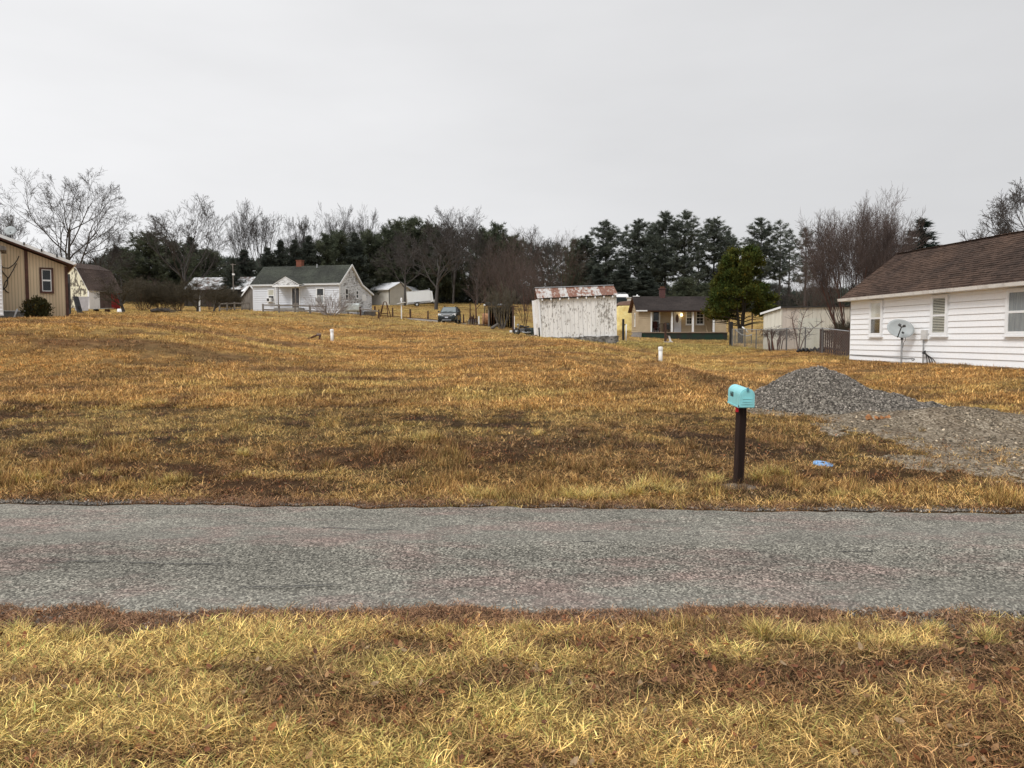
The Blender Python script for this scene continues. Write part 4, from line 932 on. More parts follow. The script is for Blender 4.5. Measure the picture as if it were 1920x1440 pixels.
# oil tank
q = gp(663, 69.6); o = thing('oil_tank', 'pale grey oil tank on legs at the cottage gable', 'oil tank', q, F.rz + .25)
mb = MB(); prof = [(0, .0), (.22, .03), (.3, .14), (.3, .6), (.22, .71), (0, .75), (-.22, .71), (-.3, .6), (-.3, .14), (-.22, .03)]
TANK = pm('pale_tank', (.52, .56, .54), (.40, .43, .42), 3, .5)
mb.prism([(y, z + .25) for y, z in prof], -.62, .62, axis='x'); mb.build('body', TANK, o, True, bevel=.04)
for sx_ in (-.45, .45):
    for sy in (-.2, .2): MB().tube([(sx_, sy, -.1), (sx_, sy, .32)], .025, 6).build('leg', DARKM, o)
for sx_ in (-.1, .15): MB().tube([(sx_, 0, .98), (sx_, 0, 1.15)], .05, 8).build('filler_cap', BLACK, o)
# rail fence before the cottage
def fence_line(name, label, posts, ht, rails, mat, pm_, w=.12, group=None, d=None):
    b = posts[0]; f = thing(name, label, 'fence', b)
    for p in posts: MB().hexa([(p.x - b.x - w / 2, p.y - b.y - w / 2, p.z - b.z - .2), (p.x - b.x + w / 2, p.y - b.y - w / 2, p.z - b.z - .2), (p.x - b.x + w / 2, p.y - b.y + w / 2, p.z - b.z - .2), (p.x - b.x - w / 2, p.y - b.y + w / 2, p.z - b.z - .2)], [(p.x - b.x - w / 2.2 + rr.uniform(-.03, .03), p.y - b.y - w / 2, p.z - b.z + ht), (p.x - b.x + w / 2.2, p.y - b.y - w / 2, p.z - b.z + ht), (p.x - b.x + w / 2.2, p.y - b.y + w / 2, p.z - b.z + ht * .99), (p.x - b.x - w / 2.2, p.y - b.y + w / 2, p.z - b.z + ht)]).build('post', pm_, f)
    for p, q in zip(posts[:-1], posts[1:]):
        for (h, hh) in rails: MB().beam(p - b + Vector((0, -w / 2 - .02, h + rr.uniform(-.02, .02))), q - b + Vector((0, -w / 2 - .02, h + rr.uniform(-.02, .02))), .05, hh).build('rail', mat, f)
    return f
fence_line('rail_fence', 'grey wooden rail fence running in front of the white cottage', [gp(495, 66.5), gp(525, 66.2), gp(555, 65.5), gp(583, 65.2), gp(612, 65)], .72, ((.62, .12), (.22, .12)), WOODG, WOODG, .13)
fence_line('rail_fence', 'short rail fence right of the oil tank by the gable', [gp(677, 67), gp(711, 64.5)], .78, ((.62, .10),), WOODG, WOODB, .14)
fence_line('rail_fence', 'grey rail fence tangled with brush left of the cottage', [gp(414, 72), gp(428, 72), gp(442, 72.4), gp(456, 72.6), gp(470, 73)], .85, ((.72, .10), (.25, .10)), WOODG, WOODG, .13)
fence_line('field_fence', 'row of dark field fence posts behind the parked car', [gp(704, 79), gp(737, 79), gp(770, 79), gp(803, 79.5), gp(828, 80), gp(869.5, 80), gp(882, 84)], .92, ((.06, .07),), RUST, WOODB, .15)
# swing frame
q = gp(723, 77); o = thing('swing_frame', 'small dark iron A frame standing right of the cottage', 'swing frame', q)
zt_ = P(719, 568, 77).z - q.z
for sx_ in (-.28, .28): MB().tube([(sx_ - .28 * (1 if sx_ < 0 else -.2) - .0, -.35, -.05), (sx_ * .55, 0, zt_)], .045, 6).build('leg', RUST, o); MB().tube([(sx_ * 1.9, .35, -.05), (sx_ * .55, 0, zt_)], .045, 6).build('leg', RUST, o)
MB().tube([(-.16, 0, zt_), (-.1, 0, zt_ + .1), (.1, 0, zt_ + .1), (.16, 0, zt_)], .045, 6).build('top_bar', RUST, o); MB().box(-.35, .3, -.15, .2, .28, .36).build('seat', RUST, o)
# bird feeder post
q = gp(753.5, 75); o = thing('bird_feeder', 'white bird table with a slanted roof on a pale post', 'bird feeder', q)
zt_ = P(752, 570, 75).z - q.z
MB().box(-.05, .05, -.05, .05, -.1, zt_).build('post', WTRIM, o)
MB().hexa([(-.42, -.25, zt_ - .02), (.34, -.25, zt_ + .14), (.40, .25, zt_ + .14), (-.30, .25, zt_ - .02)], [(-.42, -.25, zt_ + .03), (.34, -.25, zt_ + .19), (.40, .25, zt_ + .19), (-.30, .25, zt_ + .03)]).build('tray', WTRIM, o)
MB().lathe([(.001, zt_ + .62), (.07, zt_ + .58), (.10, zt_ + .42), (.07, zt_ + .25), (.04, zt_ + .15)], 12).build('globe', WFRAME, o, True)

# ------------------------------------------------------------------ outbuildings behind
def gable_house(name, label, cat, q, rz, w, dpt, h, rise, wallm, roofm, ov=.3, ridge='x', sheets=0):
    o = thing(name, label, cat, q, rz)
    if ridge == 'x':
        MB().prism([(0, -.6), (dpt, -.6), (dpt, h), (dpt / 2, h + rise - .08), (0, h)], 0, w, axis='x').build('wall', wallm, o)
        mb = MB(); slab(mb, -ov, w + ov, (-ov, h - ov * rise / (dpt / 2)), (dpt / 2, h + rise), .08); slab(mb, -ov, w + ov, (dpt + ov, h - ov * rise / (dpt / 2)), (dpt / 2 + .001, h + rise), .08)
    else:
        MB().prism([(0, -.6), (w, -.6), (w, h), (w / 2, h + rise - .08), (0, h)], 0, dpt).build('wall', wallm, o)
        mb = MB(); sl_ = rise / (w / 2)
        for a, b in ((-ov, w / 2), (w + ov, w / 2 + .001)):
            za = h - ov * sl_; mb.hexa([(a, -ov, za - .08), (b, -ov, h + rise - .08), (b, dpt + ov, h + rise - .08), (a, dpt + ov, za - .08)], [(a, -ov, za), (b, -ov, h + rise), (b, dpt + ov, h + rise), (a, dpt + ov, za)])
    r = mb.build('roof', roofm, o); return o, r
WMET = pm('white_metal_roof', (.80, .81, .83), (.70, .71, .73), 1.5, .5); GARW = pm('cream_wall', (.62, .60, .55), (.54, .52, .47), 1.5, .8)
q = P(688, 569.5, 127); E = P(731, 570.5, 123.5); F2 = Frame(q, (E.x - q.x, E.y - q.y)); wl = F2.s(731.5)
o, r_ = gable_house('garage', 'cream garage with bright white metal roof behind the cottage gable', 'garage', q, F2.rz, wl + 1.5, 4.2, 2.4, 1.0, GARW, WMET, .35)
o.location = q - F2.u * 1.5
MB().tube([(wl + 1.4, -.06, 2.3), (wl + 1.4, -.06, -.2)], .06, 6).build('downspout', DARKM, o); MB().box(-.3, wl + 1.8, -.46, -.36, 2.02, 2.16).build('gutter', WTRIM, o)
LEAD = shingle_mat('rusty_roof', (.13, .055, .045), .2)
q = P(655, 548, 150); o, r_ = gable_house('barn', 'long low barn with a dull red roof beyond the white roofed garage', 'barn', q, 0, 11, 6, 2.2, 1.1, WOODG, LEAD, .4); 
q = P(748, 571, 128); o, r_ = gable_house('shed', 'small open shed with dark gable between garage and trailer', 'shed', q, -.25, 2.7, 4, 2.0, 1.05, pm('dark_shed_wall', (.03, .028, .028), (.05, .045, .045), 4), pm('grey_roof', (.36, .37, .38), (.27, .28, .29), 2), .3, 'y')
q = P(738, 566, 142); o, r_ = gable_house('shed', 'white roofed shed half hidden behind the parked trailer', 'shed', q, -.05, 6.5, 4, 2.4, .9, GARW, WMET, .3)
# collapsed grey barn left of the cottage
ROOFG = NT('patched_roof'); f_ = ROOFG.noise(1.4, ROOFG.map(ROOFG.pos, (1, 1, 1)), 6, .75); ROOFM = ROOFG.set(ROOFG.ramp(f_, [(.42, (.66, .67, .68)), (.5, (.34, .34, .33)), (.56, (.13, .09, .075))]), .8)
q = P(352, 583, 100); q.z = H(q.x, q.y) - .2
o, r_ = gable_house('barn', 'ruined barn with a patchy pale roof left of the white cottage', 'barn', q, -.12, 8.6, 5, 2.6, 1.5, pm('dark_boards', (.06, .05, .042), (.035, .03, .027), 5, .9, (1, 1, .1)), ROOFM, .4)
q = P(453, 580, 86); q.z = H(q.x, q.y) - .1
o, r_ = gable_house('shed', 'weathered grey shed with white gable boards beside the cottage corner', 'shed', q, -.2, 2.3, 3, 1.35, 1.35, WOODG, pm('shed_roof_dark', (.06, .05, .045), (.1, .08, .07), 3), .15, 'y')
for a, b in ((-.2, 1.15), (2.5, 1.15)): MB().beam((a, -.20, 1.2), (b, -.20, 2.78), .04, .13).build('barge_board', WTRIM, o)
q = P(458, 577, 97); q.z = H(q.x, q.y); o, r_ = gable_house('shed', 'shed with a pale sheet roof peeping out at the cottage left corner', 'shed', q, -.25, 3.5, 3, 2.2, .7, WOODG, WMET, .25)
q = gp(441, 90); o = thing('utility_pole', 'slender grey pole rising over the ruined barn roof', 'pole', q); zt_ = P(440, 494, 90).z - q.z
MB().tube([(0, 0, -.3), (-.05, 0, zt_)], [.09, .06], 8).build('shaft', WOODG, o); MB().box(-.12, .14, -.08, .08, zt_ - 1.35, zt_ - 1.15).build('lamp_head', WFRAME, o); MB().beam((-.3, 0, zt_ - .12), (.3, 0, zt_ - .12), .06, .08).build('cross_arm', WOODG, o)
q = gp(377, 71); o = thing('post', 'white post with flaking paint among the brown bushes', 'post', q); zt_ = P(377, 556, 71).z - q.z
MB().tube([(0, 0, -.1), (0, 0, zt_)], .075, 10).build('shaft', peeling('flaking_white', (.8, .8, .79), (.15, .14, .12), .72, 6, (1, 1, 1)), o); MB().lathe([(.001, zt_ + .08), (.07, zt_ + .05), (.085, zt_)], 10).build('cap', WFRAME, o, True)

# ------------------------------------------------------------------ tan porch house
A = P(1197.7, 622, 76); PB = A.z; F = Frame(A, (1, 0)); LP = F.s(1362)
ph_ = thing('house', 'small tan house with white porch posts and a lit porch lamp', 'house', A)
TSID = pm('tan_siding', (.50, .40, .27), (.44, .345, .23), 1.5, .65); PRF = shingle_mat('dark_brown_shingles', (.042, .034, .031), .18)
DP, he = 4.4, P(1197, 580, 75.7).z - PB; hr = P(1190, 556, 78.2).z - PB; xl1, xl2, rc = F.s(1219.5), F.s(1341), 1.25
laps_ = lambda x0, x1, y, par: (lambda mb: (laps(mb, lambda z: (x0, x1), 0, he - .02, .19, .055), tag(mb.build('siding', TSID, par, loc=(0, y, 0)), kind='stuff')))(MB())
MB().box(0, LP, rc + .03, DP, -.3, he).build('wall', TSID, ph_); MB().box(0.03, xl1 - .03, .03, rc + .03, -.3, he).build('wall', TSID, ph_); MB().box(xl2 + .03, LP, .03, rc + .03, -.3, he).build('wall', TSID, ph_)
laps_(0, xl1, 0, ph_); laps_(xl2, LP, 0, ph_); laps_(xl1, xl2, rc, ph_)
mb = MB()
def ge(z): return (0, DP) if z < he else ((z - he) / (hr - he) * DP / 2, DP - (z - he) / (hr - he) * DP / 2)
laps(mb, lambda z: (-ge(z)[1], -ge(z)[0]), 0, hr - .14, .17); tag(mb.build('gable_siding', TSID, ph_, loc=(0, 0, 0), rz=-math.pi / 2), kind='stuff')
mb = MB(); mb.prism([(.02, he), (DP - .02, he), (DP / 2, hr - .15)], .02, LP - .02, axis='x'); mb.build('attic_wall', TSID, ph_)
mb = MB(); slab(mb, -.35, LP + .3, (-.4, he - .1), (DP / 2, hr), .1); slab(mb, -.35, LP + .3, (DP + .4, he - .1), (DP / 2 + .001, hr), .1); r_ = mb.build('roof', TBRN, ph_)
mb = MB(); shingles(mb, -.37, LP + .32, (-.4, he - .1), (DP / 2, hr), 18, rr, .9); shingles(mb, -.37, LP + .32, (DP + .4, he - .1), (DP / 2, hr), 14, rr); tag(mb.build('shingles', PRF, r_), kind='stuff')
MB().box(-.36, .75, -.46, -.42, he - .20, he - .08).build('gutter', WTRIM, r_)
MB().box(xl1 - .1, xl2 + .1, .02, .16, he - .24, he - .06).build('porch_beam', TBRN, ph_)
for px in (1221, 1260, 1299.5, 1338.5): s = F.s(px); MB().box(s - .085, s + .085, -.02, .15, -.02, he - .24).build('porch_post', WTRIM, ph_)
DECK = pm('deck_boards', (.33, .25, .18), (.22, .17, .13), 5, .85); GSK = pm('dark_green_skirt', (.014, .045, .03), (.03, .03, .028), 1.5, .8)
for i in range(6): MB().box(-.6, LP + .1, -.30 + i * .26, -.055 + i * .26, -.12, -.04).build('deck_board', DECK, ph_)
MB().box(.1, LP + .05, -.22, .0, -.95, -.125).build('skirting', GSK, ph_)
mb = MB()
MB().hexa([(-1.1, -.9, -.72), (.1, -.9, -.88), (.25, -.32, -.14), (-.6, -.32, -.14)], [(-1.1, -.9, -.66), (.1, -.9, -.82), (.25, -.32, -.06), (-.6, -.32, -.06)]).build('ramp', WOODG, ph_)
wx = F.s(1221.5) + .12
def pwin(pa, pb, ya, yb, **k):
    fr = Frame(A + Vector((0, rc, 0)), (1, 0)); s0, s1 = fr.s(pa), fr.s(pb); z0, z1 = fr.z(yb, pa), fr.z(ya, pa); return window(ph_, s0, z0, s1 - s0, z1 - z0, loc=(0, rc, 0), **k)
pwin(1222.5, 1237.5, 582, 622, case=.09); pwin(1285.5, 1298, 582, 609, case=.07, grid=(2, 4), upper='curtain'); pwin(1304, 1320, 582, 609, case=.08, grid=(2, 4))
fr = Frame(A + Vector((0, rc, 0)), (1, 0)); s0, s1 = fr.s(1263), fr.s(1277); zt_ = fr.z(582, 1270)
dr = MB().box(s0, s1, rc - .085, rc, -.03, zt_).build('door', pm('white_door', (.72, .73, .77), (.66, .67, .71), 4, .4), ph_)
mb = MB(); n = 24; mb.add([(s0 + (s1 - s0) * .45 + .155 * math.cos(t), rc - .093, zt_ * .62 + .42 * math.sin(t)) for t in np.linspace(0, 2 * math.pi, n, False)], [tuple(range(n))]); ov_ = mb.build('oval_pane', pm('oval_glass', (.12, .075, .08), (.07, .05, .055), 5, .2), dr)
mb = MB(); mb.tube([(s0 + (s1 - s0) * .45 + .175 * math.cos(t), rc - .093, zt_ * .62 + .44 * math.sin(t)) for t in np.linspace(0, 2 * math.pi, n + 1)], .022, 6); mb.build('oval_frame', WFRAME, dr, True)
MB().tube([(s1 - .08, rc - .085, 1.0), (s1 - .08, rc - .145, 1.0)], .03, 8).build('door_knob', GALV, dr)
lampm = NT('lit_lamp'); lampm.set((.9, .7, .4)); lampm.b.inputs['Emission Color'].default_value = (1, .72, .32, 1); lampm.b.inputs['Emission Strength'].default_value = 7
sx = F.s(1281.5); lp = MB().lathe([(.001, he - .30), (.07, he - .42), (.12, he - .52), (.09, he - .62), (.001, he - .65)], 12, c=(sx, rc - .35)).build('porch_lamp', lampm.m, ph_, True)
MB().tube([(sx, rc - .35, he - .30), (sx, rc - .35, he - .05)], .03, 6).build('lamp_stem', DARKM, lp)
sx = F.s(1249); DBR = pm('brown_brick', (.12, .055, .05), (.08, .04, .04), 9, .85); ch = MB().box(sx - .26, sx + .26, DP / 2 - .3, DP / 2 + .25, hr - .4, hr + .72).build('chimney', DBR, ph_)
MB().box(sx - .33, sx + .33, DP / 2 - .36, DP / 2 + .31, hr + .721, hr + .82).build('cap', DBR, ch); MB().box(sx - .2, sx + .2, DP / 2 - .2, DP / 2 + .15, hr + .83, hr + 1.0).build('flue', RUST, ch)
sx = F.s(1198); vt = MB().box(sx - .28, sx + .38, DP / 2 - .2, DP / 2 + .1, hr - .02, hr + .05).build('roof_vent', WFRAME, ph_); MB().lathe([(.11, hr + .051), (.08, hr + .16), (.001, hr + .20)], 10, c=(sx + .15, DP / 2 - .05)).build('vent_cap', WFRAME, vt, True)
gw = window(ph_, -DP / 2 - .25, .55, .5, 1.35, loc=(0, 0, 0), rz=-math.pi / 2, case=.05, lower='shade')
# on the porch
q = A + Vector((F.s(1232), .55, -.04)); o = thing('chair', 'dark red wooden chair standing on the tan house porch', 'chair', q, .3)
CHR = pm('dark_red_wood', (.08, .022, .02), (.05, .016, .016), 6)
MB().box(-.27, .27, -.26, .26, .40, .45).build('seat', CHR, o)
for i in range(5): MB().box(-.26 + i * .11, -.17 + i * .11, .22, .27, .451, 1.08).build('back_slat', CHR, o)
for sx_ in (-.24, .24):
    for sy in (-.22, .22): MB().box(sx_ - .03, sx_ + .03, sy - .03, sy + .03, 0, .399).build('leg', CHR, o)
    MB().box(sx_ - .04, sx_ + .04, -.28, .24, .66, .70).build('armrest', CHR, o)
q = A + Vector((F.s(1252.5), .5, -.04)); o = thing('grill', 'black covered grill left of the white oval glazed door', 'grill', q)
MB().box(-.30, .26, -.24, .24, .25, .72).build('body', BLACK, o, bevel=.03); MB().prism([(-.30, .73), (.26, .73), (.2, .92), (-.22, .92)], -.22, .22).build('lid', BLACK, o)
for sx_ in (-.25, .21):
    for sy in (-.18, .18): MB().box(sx_ - .02, sx_ + .02, sy - .02, sy + .02, 0, .249).build('leg', BLACK, o)
MB().tube([(-.2, -.25, .80), (.16, -.25, .80)], .015, 6).build('handle', GALV, o)
q = A + Vector((F.s(1241.5), .35, -.04)); o = thing('table', 'small folding table with thin legs on the tan house porch', 'table', q)
MB().box(-.22, .22, -.2, .2, .80, .84).build('table_top', WOODB, o)
for sx_ in (-.19, .19):
    for sy in (-.17, .17): MB().box(sx_ - .015, sx_ + .015, sy - .015, sy + .015, 0, .80).build('leg', WOODB, o)
q = A + Vector((F.s(1331), .9, -.04)); o = tag(MB().beam((0, -.1, 0), (-.22, .25, 1.25), .14, .04).build('plank', pm('tan_plank', (.5, .4, .27), (.42, .33, .22), 5), None, loc=q), 'pale plank leaning on the porch wall right of the windows', 'plank')

# ------------------------------------------------------------------ peeling white shed
b0 = P(1014, 634, 45)
sd = thing('shed', 'leaning white shed of peeling boards under a rusty tin roof', 'shed', b0)
PSH = peeling('peeling_white_boards', (.90, .885, .85), (.36, .335, .30), .725, 10.0, (1, 1, .42), 22)
L3 = lambda px, py, d: P(px, py, d) - b0
TL, TR, BL, BR = L3(1010, 560.5, 45), L3(1156, 553.5, 45.2), L3(1015.5, 632, 45), L3(1157, 629, 45.2)
bkl, bkr = Vector((-.17, 3.2, .05)), Vector((.05, 3.2, .05))
mb = MB(); mb.hexa([BL + Vector((.05, .06, -1)), BR + Vector((-.05, .06, -1)), BR + bkr + Vector((0, 0, -1)), BL + bkl + Vector((0, 0, -1))], [TL + Vector((.05, .06, .02)), TR + Vector((-.05, .06, .02)), TR + bkr, TL + bkl]); mb.build('wall', PSH, sd)
n = 18
for i in range(n):
    a, b = i / n + .0012, (i + 1) / n - .0012; yo = -rr.uniform(0, .012); dz_ = -rr.uniform(0, .1); V_ = Vector((0, yo, 0))
    p0, p1, q0, q1 = BL.lerp(BR, a), BL.lerp(BR, b), TL.lerp(TR, a), TL.lerp(TR, b)
    MB().hexa([p0 + V_ + Vector((0, 0, dz_)), p1 + V_ + Vector((0, 0, dz_ * .8)), p1 + Vector((0, .05, dz_)), p0 + Vector((0, .05, dz_))], [q0 + V_, q1 + V_, q1 + Vector((0, .05, 0)), q0 + Vector((0, .05, 0))]).build('board', PSH, sd)
for i in range(7):
    a, b = i / 7 + .01, (i + 1) / 7 - .01
    p0, p1, q0, q1 = BL.lerp(BL + bkl, a), BL.lerp(BL + bkl, b), TL.lerp(TL + bkl, a), TL.lerp(TL + bkl, b); X_ = Vector((-.05, 0, 0))
    MB().hexa([p0 + X_, p0, p1, p1 + X_], [q0 + X_, q0, q1, q1 + X_]).build('board', PSH, sd)
MB().beam(BL + Vector((-.02, -.05, -.1)), TL + Vector((-.0, -.05, -.05)), .10, .05, up=(0, 1, 0)).build('corner_board', WTRIM, sd)
MB().beam(BL + bkl * .9 + Vector((-.12, 0, -.1)), TL + bkl * .9 + Vector((-.10, 0, 0)), .14, .10, up=(0, 1, 0)).build('corner_board', WTRIM, sd)
MB().beam(BL + Vector((-.10, .02, -.15)), BL.lerp(TL, .25) + Vector((-.10, .02, 0)), .10, .06, up=(0, 1, 0)).build('dark_board', BLACK, sd)  # black strip put in for the dark gap beside the corner board
MB().box(*(lambda c: (c.x - .12, c.x + .06, c.y - .1, c.y + .1, c.z - .15, c.z + .15))(L3(1005, 603, 46.8))).build('meter_box', WTRIM, sd)
TIN = NT('rusty_tin'); f_ = TIN.noise(3.2, TIN.map(TIN.pos, (1.8, .6, .6)), 8, .75); i_ = TIN.n('ShaderNodeObjectInfo')
TINM = TIN.set(TIN.ramp(TIN.math('MULTIPLY_ADD', i_.outputs['Random'], .24, TIN.math('SUBTRACT', f_, .155)), [(.30, (.50, .50, .48)), (.41, (.40, .36, .33)), (.47, (.21, .092, .052)), (.60, (.145, .055, .034)), (.72, (.30, .22, .175))]), .65, .3)
E0, E1, R0, R1 = L3(1007.5, 560, 44.75), L3(1158, 553, 44.95), L3(1003, 541.5, 46.6), L3(1149.5, 536.5, 46.8)
n = 10; cuts = [0] + sorted([(i + rr.uniform(-.18, .18)) / n for i in range(1, n)]) + [1]
def tin(e0, e1, r0, r1, cuts, lift):
    for k, (a, b) in enumerate(zip(cuts[:-1], cuts[1:])):
        mb = MB(); m = 6; vs = []
        for i in range(m + 1):
            t = a + (b - a) * (i / m) + (.006 if i == m else 0); up = Vector((0, 0, .02 + lift + .012 * (i % 2) + .006 * (k % 2)))
            vs += [e0.lerp(e1, t) + up, r0.lerp(r1, t) + up]
        mb.add(vs, [(2 * i, 2 * i + 2, 2 * i + 3, 2 * i + 1) for i in range(m)]); q_ = mb.build('roof_sheet', TINM, sd); q_.modifiers.new('s', 'SOLIDIFY').thickness = .008
tin(E0, E1, R0, R1, cuts, 0.0)
back0, back1 = R0 + (R0 - E0) * Vector((1, 1, 0)).length * 0 + Vector((.0, 1.8, -.75)), R1 + Vector((0, 1.8, -.75))
tin(back0, back1, R0, R1, cuts[::2], 0.0)
mb = MB(); mb.hexa([E0 + Vector((.2, .1, -.05)), E1 + Vector((-.2, .1, -.05)), back1 + Vector((-.2, -.1, -.05)), back0 + Vector((.2, -.1, -.05))], [E0 + Vector((.2, .12, -.0)), E1 + Vector((-.2, .12, 0)), R1 + Vector((-.2, 0, -.02)), R0 + Vector((.2, 0, -.02))]); mb.build('roof_frame', WOODG, sd)
MB().beam(R0 + Vector((-.02, 0, .06)), R1 + Vector((.02, 0, .06)), .22, .05).build('ridge_cap', GALV, sd)
for i in range(9):
    c_ = E0.lerp(E1, (i + .55) / 9.1) + Vector((0, .0, -.07)); MB().box(c_.x - .035, c_.x + .035, c_.y - .02, c_.y + .5, c_.z - .06, c_.z + .045).build('rafter_end', WTRIM, sd)
STN = pm('mossy_stone', (.27, .255, .235), (.09, .085, .075), 5, .9, bump=.4, lo=.42, hi=.58)
stm = []
for sd_ in range(6):
    r2 = random.Random(50 + sd_); J = lambda x, y, z: (x * r2.uniform(.72, 1.08), y * r2.uniform(.8, 1.1), z * r2.uniform(.68, 1.08))
    me = MB().hexa([J(-1, -1, -1), J(1, -1, -1), J(1, 1, -1), J(-1, 1, -1)], [J(-1, -1, 1), J(1, -1, 1), J(1, 1, 1), J(-1, 1, 1)]).mesh('foundation_stone', STN); stm.append(me)
MB().hexa([BL + Vector((.12, .03, -1.2)), BR + Vector((-.03, .03, -1.2)), BR + Vector((-.03, .2, -1.2)), BL + Vector((.12, .2, -1.2))], [BL + Vector((.12, .03, .05)), BR + Vector((-.03, .03, .05)), BR + Vector((-.03, .2, .05)), BL + Vector((.12, .2, .05))]).build('foundation', pm('dark_mortar', (.10, .095, .088), (.05, .048, .045), 6, .95), sd)
for k in range(3):
    x_ = BL.x + .25 - k * .1
    while x_ < BR.x - .14:
        w_ = rr.uniform(.14, .36); f_ = (x_ - BL.x) / (BR.x - BL.x); zc = BL.lerp(BR, f_).z - .12 - .19 * k + rr.uniform(-.03, .03)
        if zc + b0.z > H(x_ + b0.x, b0.y) - .12:
            s_ = link('stone', rr.choice(stm), sd, (x_ + w_ / 2, -.02 + rr.uniform(-.03, .03), zc), (rr.uniform(-.3, .3), rr.uniform(-.3, .3), rr.uniform(0, 6))); s_.scale = (w_ * .54, .07, .10)
            s_.rotation_euler = (0, rr.uniform(-.2, .2), 0)
        x_ += w_
q = gp(994, 45.2); o = tag(MB().hexa([(-.45, -.35, .02), (.42, -.40, .03), (.45, .35, .05), (-.40, .35, .03)], [(-.45, -.35, .05), (.42, -.40, .07), (.45, .35, .12), (-.40, .35, .06)]).build('plank', BLACK, None, loc=q), 'black sheet put in for a dark shadow patch at the white shed corner', 'board')  # black sheet put in for a dark shadow on the grass

# ------------------------------------------------------------------ cream metal shed behind the wire fence
C = P(1464, 655, 42); C.z = H(C.x, C.y); 
ms = thing('shed', 'cream sheet metal shed behind the wire fence and bare bush', 'shed', C, .145 * 0 + math.atan2(.29, 2))
PAN = [painted('cream_sheet', (.74, .71, .62), (.36, .28, .2), .35, 2), painted('pinkish_sheet', (.70, .63, .56), (.36, .27, .2), .4, 2)]
hF, hB, WF, WD = P(1464, 576.5, 42).z - C.z, P(1431, 588, 44).z - C.z, 4.6, 2.05
MB().hexa([(.02, .02, -.3), (WF, .02, -.3), (WF, WD, -.3), (.02, WD, -.3)], [(.02, .02, hF - .06), (WF, .02, hF + .06), (WF, WD, hB), (.02, WD, hB - .05)]).build('wall', PAN[0], ms)
for i in range(18):
    a, b = WF * i / 18, WF * (i + 1) / 18; MB().box(a + .008, b - .008, -.02 - .015 * (i % 2), .019, -.1, hF - .03 + .1 * (a / WF)).build('panel', PAN[1 if i < 4 else 0], ms)
for i in range(9):
    a, b = WD * i / 9, WD * (i + 1) / 9; h1 = hF + (hB - hF) * a / WD - .05; h2 = hF + (hB - hF) * b / WD - .05; xx = -.02 - .012 * (i % 2)
    MB().hexa([(xx, a + .008, -.1), (.019, a + .008, -.1), (.019, b - .008, -.1), (xx, b - .008, -.1)], [(xx, a + .008, h1), (.019, a + .008, h1), (.019, b - .008, h2), (xx, b - .008, h2)]).build('panel', PAN[0], ms)
MB().hexa([(-.12, -.15, hF - .02), (WF + .2, -.15, hF + .10), (WF + .2, WD + .15, hB + .10), (-.12, WD + .15, hB - .02)], [(-.12, -.15, hF + .04), (WF + .2, -.15, hF + .16), (WF + .2, WD + .15, hB + .16), (-.12, WD + .15, hB + .04)]).build('roof', DARKM, ms)
MB().hexa([(-.16, -.16, hF - .06), (-.125, -.16, hF - .06), (-.125, WD + .15, hB - .06), (-.16, WD + .15, hB - .06)], [(-.16, -.16, hF + .05), (-.125, -.16, hF + .05), (-.125, WD + .15, hB + .05), (-.16, WD + .15, hB + .05)]).build('fascia', WTRIM, ms)
MB().box(-.045, .03, -.05, .03, -.1, hF - .06).build('corner_trim', PAN[0], ms)
dm_ = MB().box(.95, 2.25, -.075, -.04, .05, 1.75).build('door', painted('white_green_door', (.72, .72, .64), (.42, .42, .26), .5, 2), ms)
MB().tube([(1.15, -.08, .9), (1.15, -.12, .9)], .03, 6).build('handle', DARKM, dm_)
# ================================================================== mailbox
AQUA = painted('aqua_paint', (.29, .69, .72), (.24, .36, .33), .45, 9, .42, fine=.12)
q = Vector((2.694, 9.05, 0)); q.z = H(q.x, q.y)
mbx = thing('mailbox', 'aqua blue rounded mailbox with black number 660 on a dark wooden post', 'mailbox', q)
fy, by = 8.85 - 9.05, 9.33 - 9.05; zb_ = P(1401, 763, 8.85).z - q.z; wd, hh = .083, .215
arch = [(-wd, 0), (-wd, hh - wd)] + [(-wd * math.cos(t), hh - wd + wd * math.sin(t)) for t in np.linspace(.2, math.pi - .2, 11)] + [(wd, hh - wd), (wd, 0)]
tilt = R(2.6)
boxm = MB().prism([(x, z) for x, z in arch], fy, by).build('box', AQUA, mbx, False, (0, 0, zb_ + .008), (tilt, 0, 0), .004)
for f_ in boxm.data.polygons: f_.use_smooth = False
a2_ = [(x * 1.05, z * 1.02 - .004) for x, z in arch]
dr = MB().prism(a2_, fy - .014, fy - .001).build('door', AQUA, boxm, bevel=.004)
in_ = [(x * .82, .03 + z * .80) for x, z in arch]
MB().prism(in_, fy - .020, fy - .0145).build('door_panel', AQUA, boxm, bevel=.004)
for k in (0, 1): MB().box(-.055, .055, fy - .026, fy - .0205, .062 + k * .032, .070 + k * .032).build('rib', AQUA, boxm)
MB().box(-.012, .012, fy - .034, fy - .0145, hh - .034, hh + .012).build('latch', pm('dark_aqua_metal', (.12, .30, .36), (.08, .2, .25), 9, .4), boxm, bevel=.003)  # latch in a darker aqua metal
MB().box(-wd - .006, wd + .006, fy + .01, by, -.012, .004).build('base_plate', AQUA, boxm)
for sx_ in (-1, 1): MB().box(sx_ * (wd + .004) - .004, sx_ * (wd + .004) + .004, fy - .005, fy + .02, -.006, .02).build('hinge', DARKM, boxm)
fl = MB().box(wd + .002, wd + .010, fy + .06, fy + .20, .085, .105).build('flag', pm('flag_red', (.45, .03, .04), (.38, .025, .035), 6, .5), boxm)
cu = bpy.data.curves.new('number', 'FONT'); cu.body = '660'; cu.size = .082; cu.offset = .0022; cu.extrude = .0008; cu.space_character = 1.05
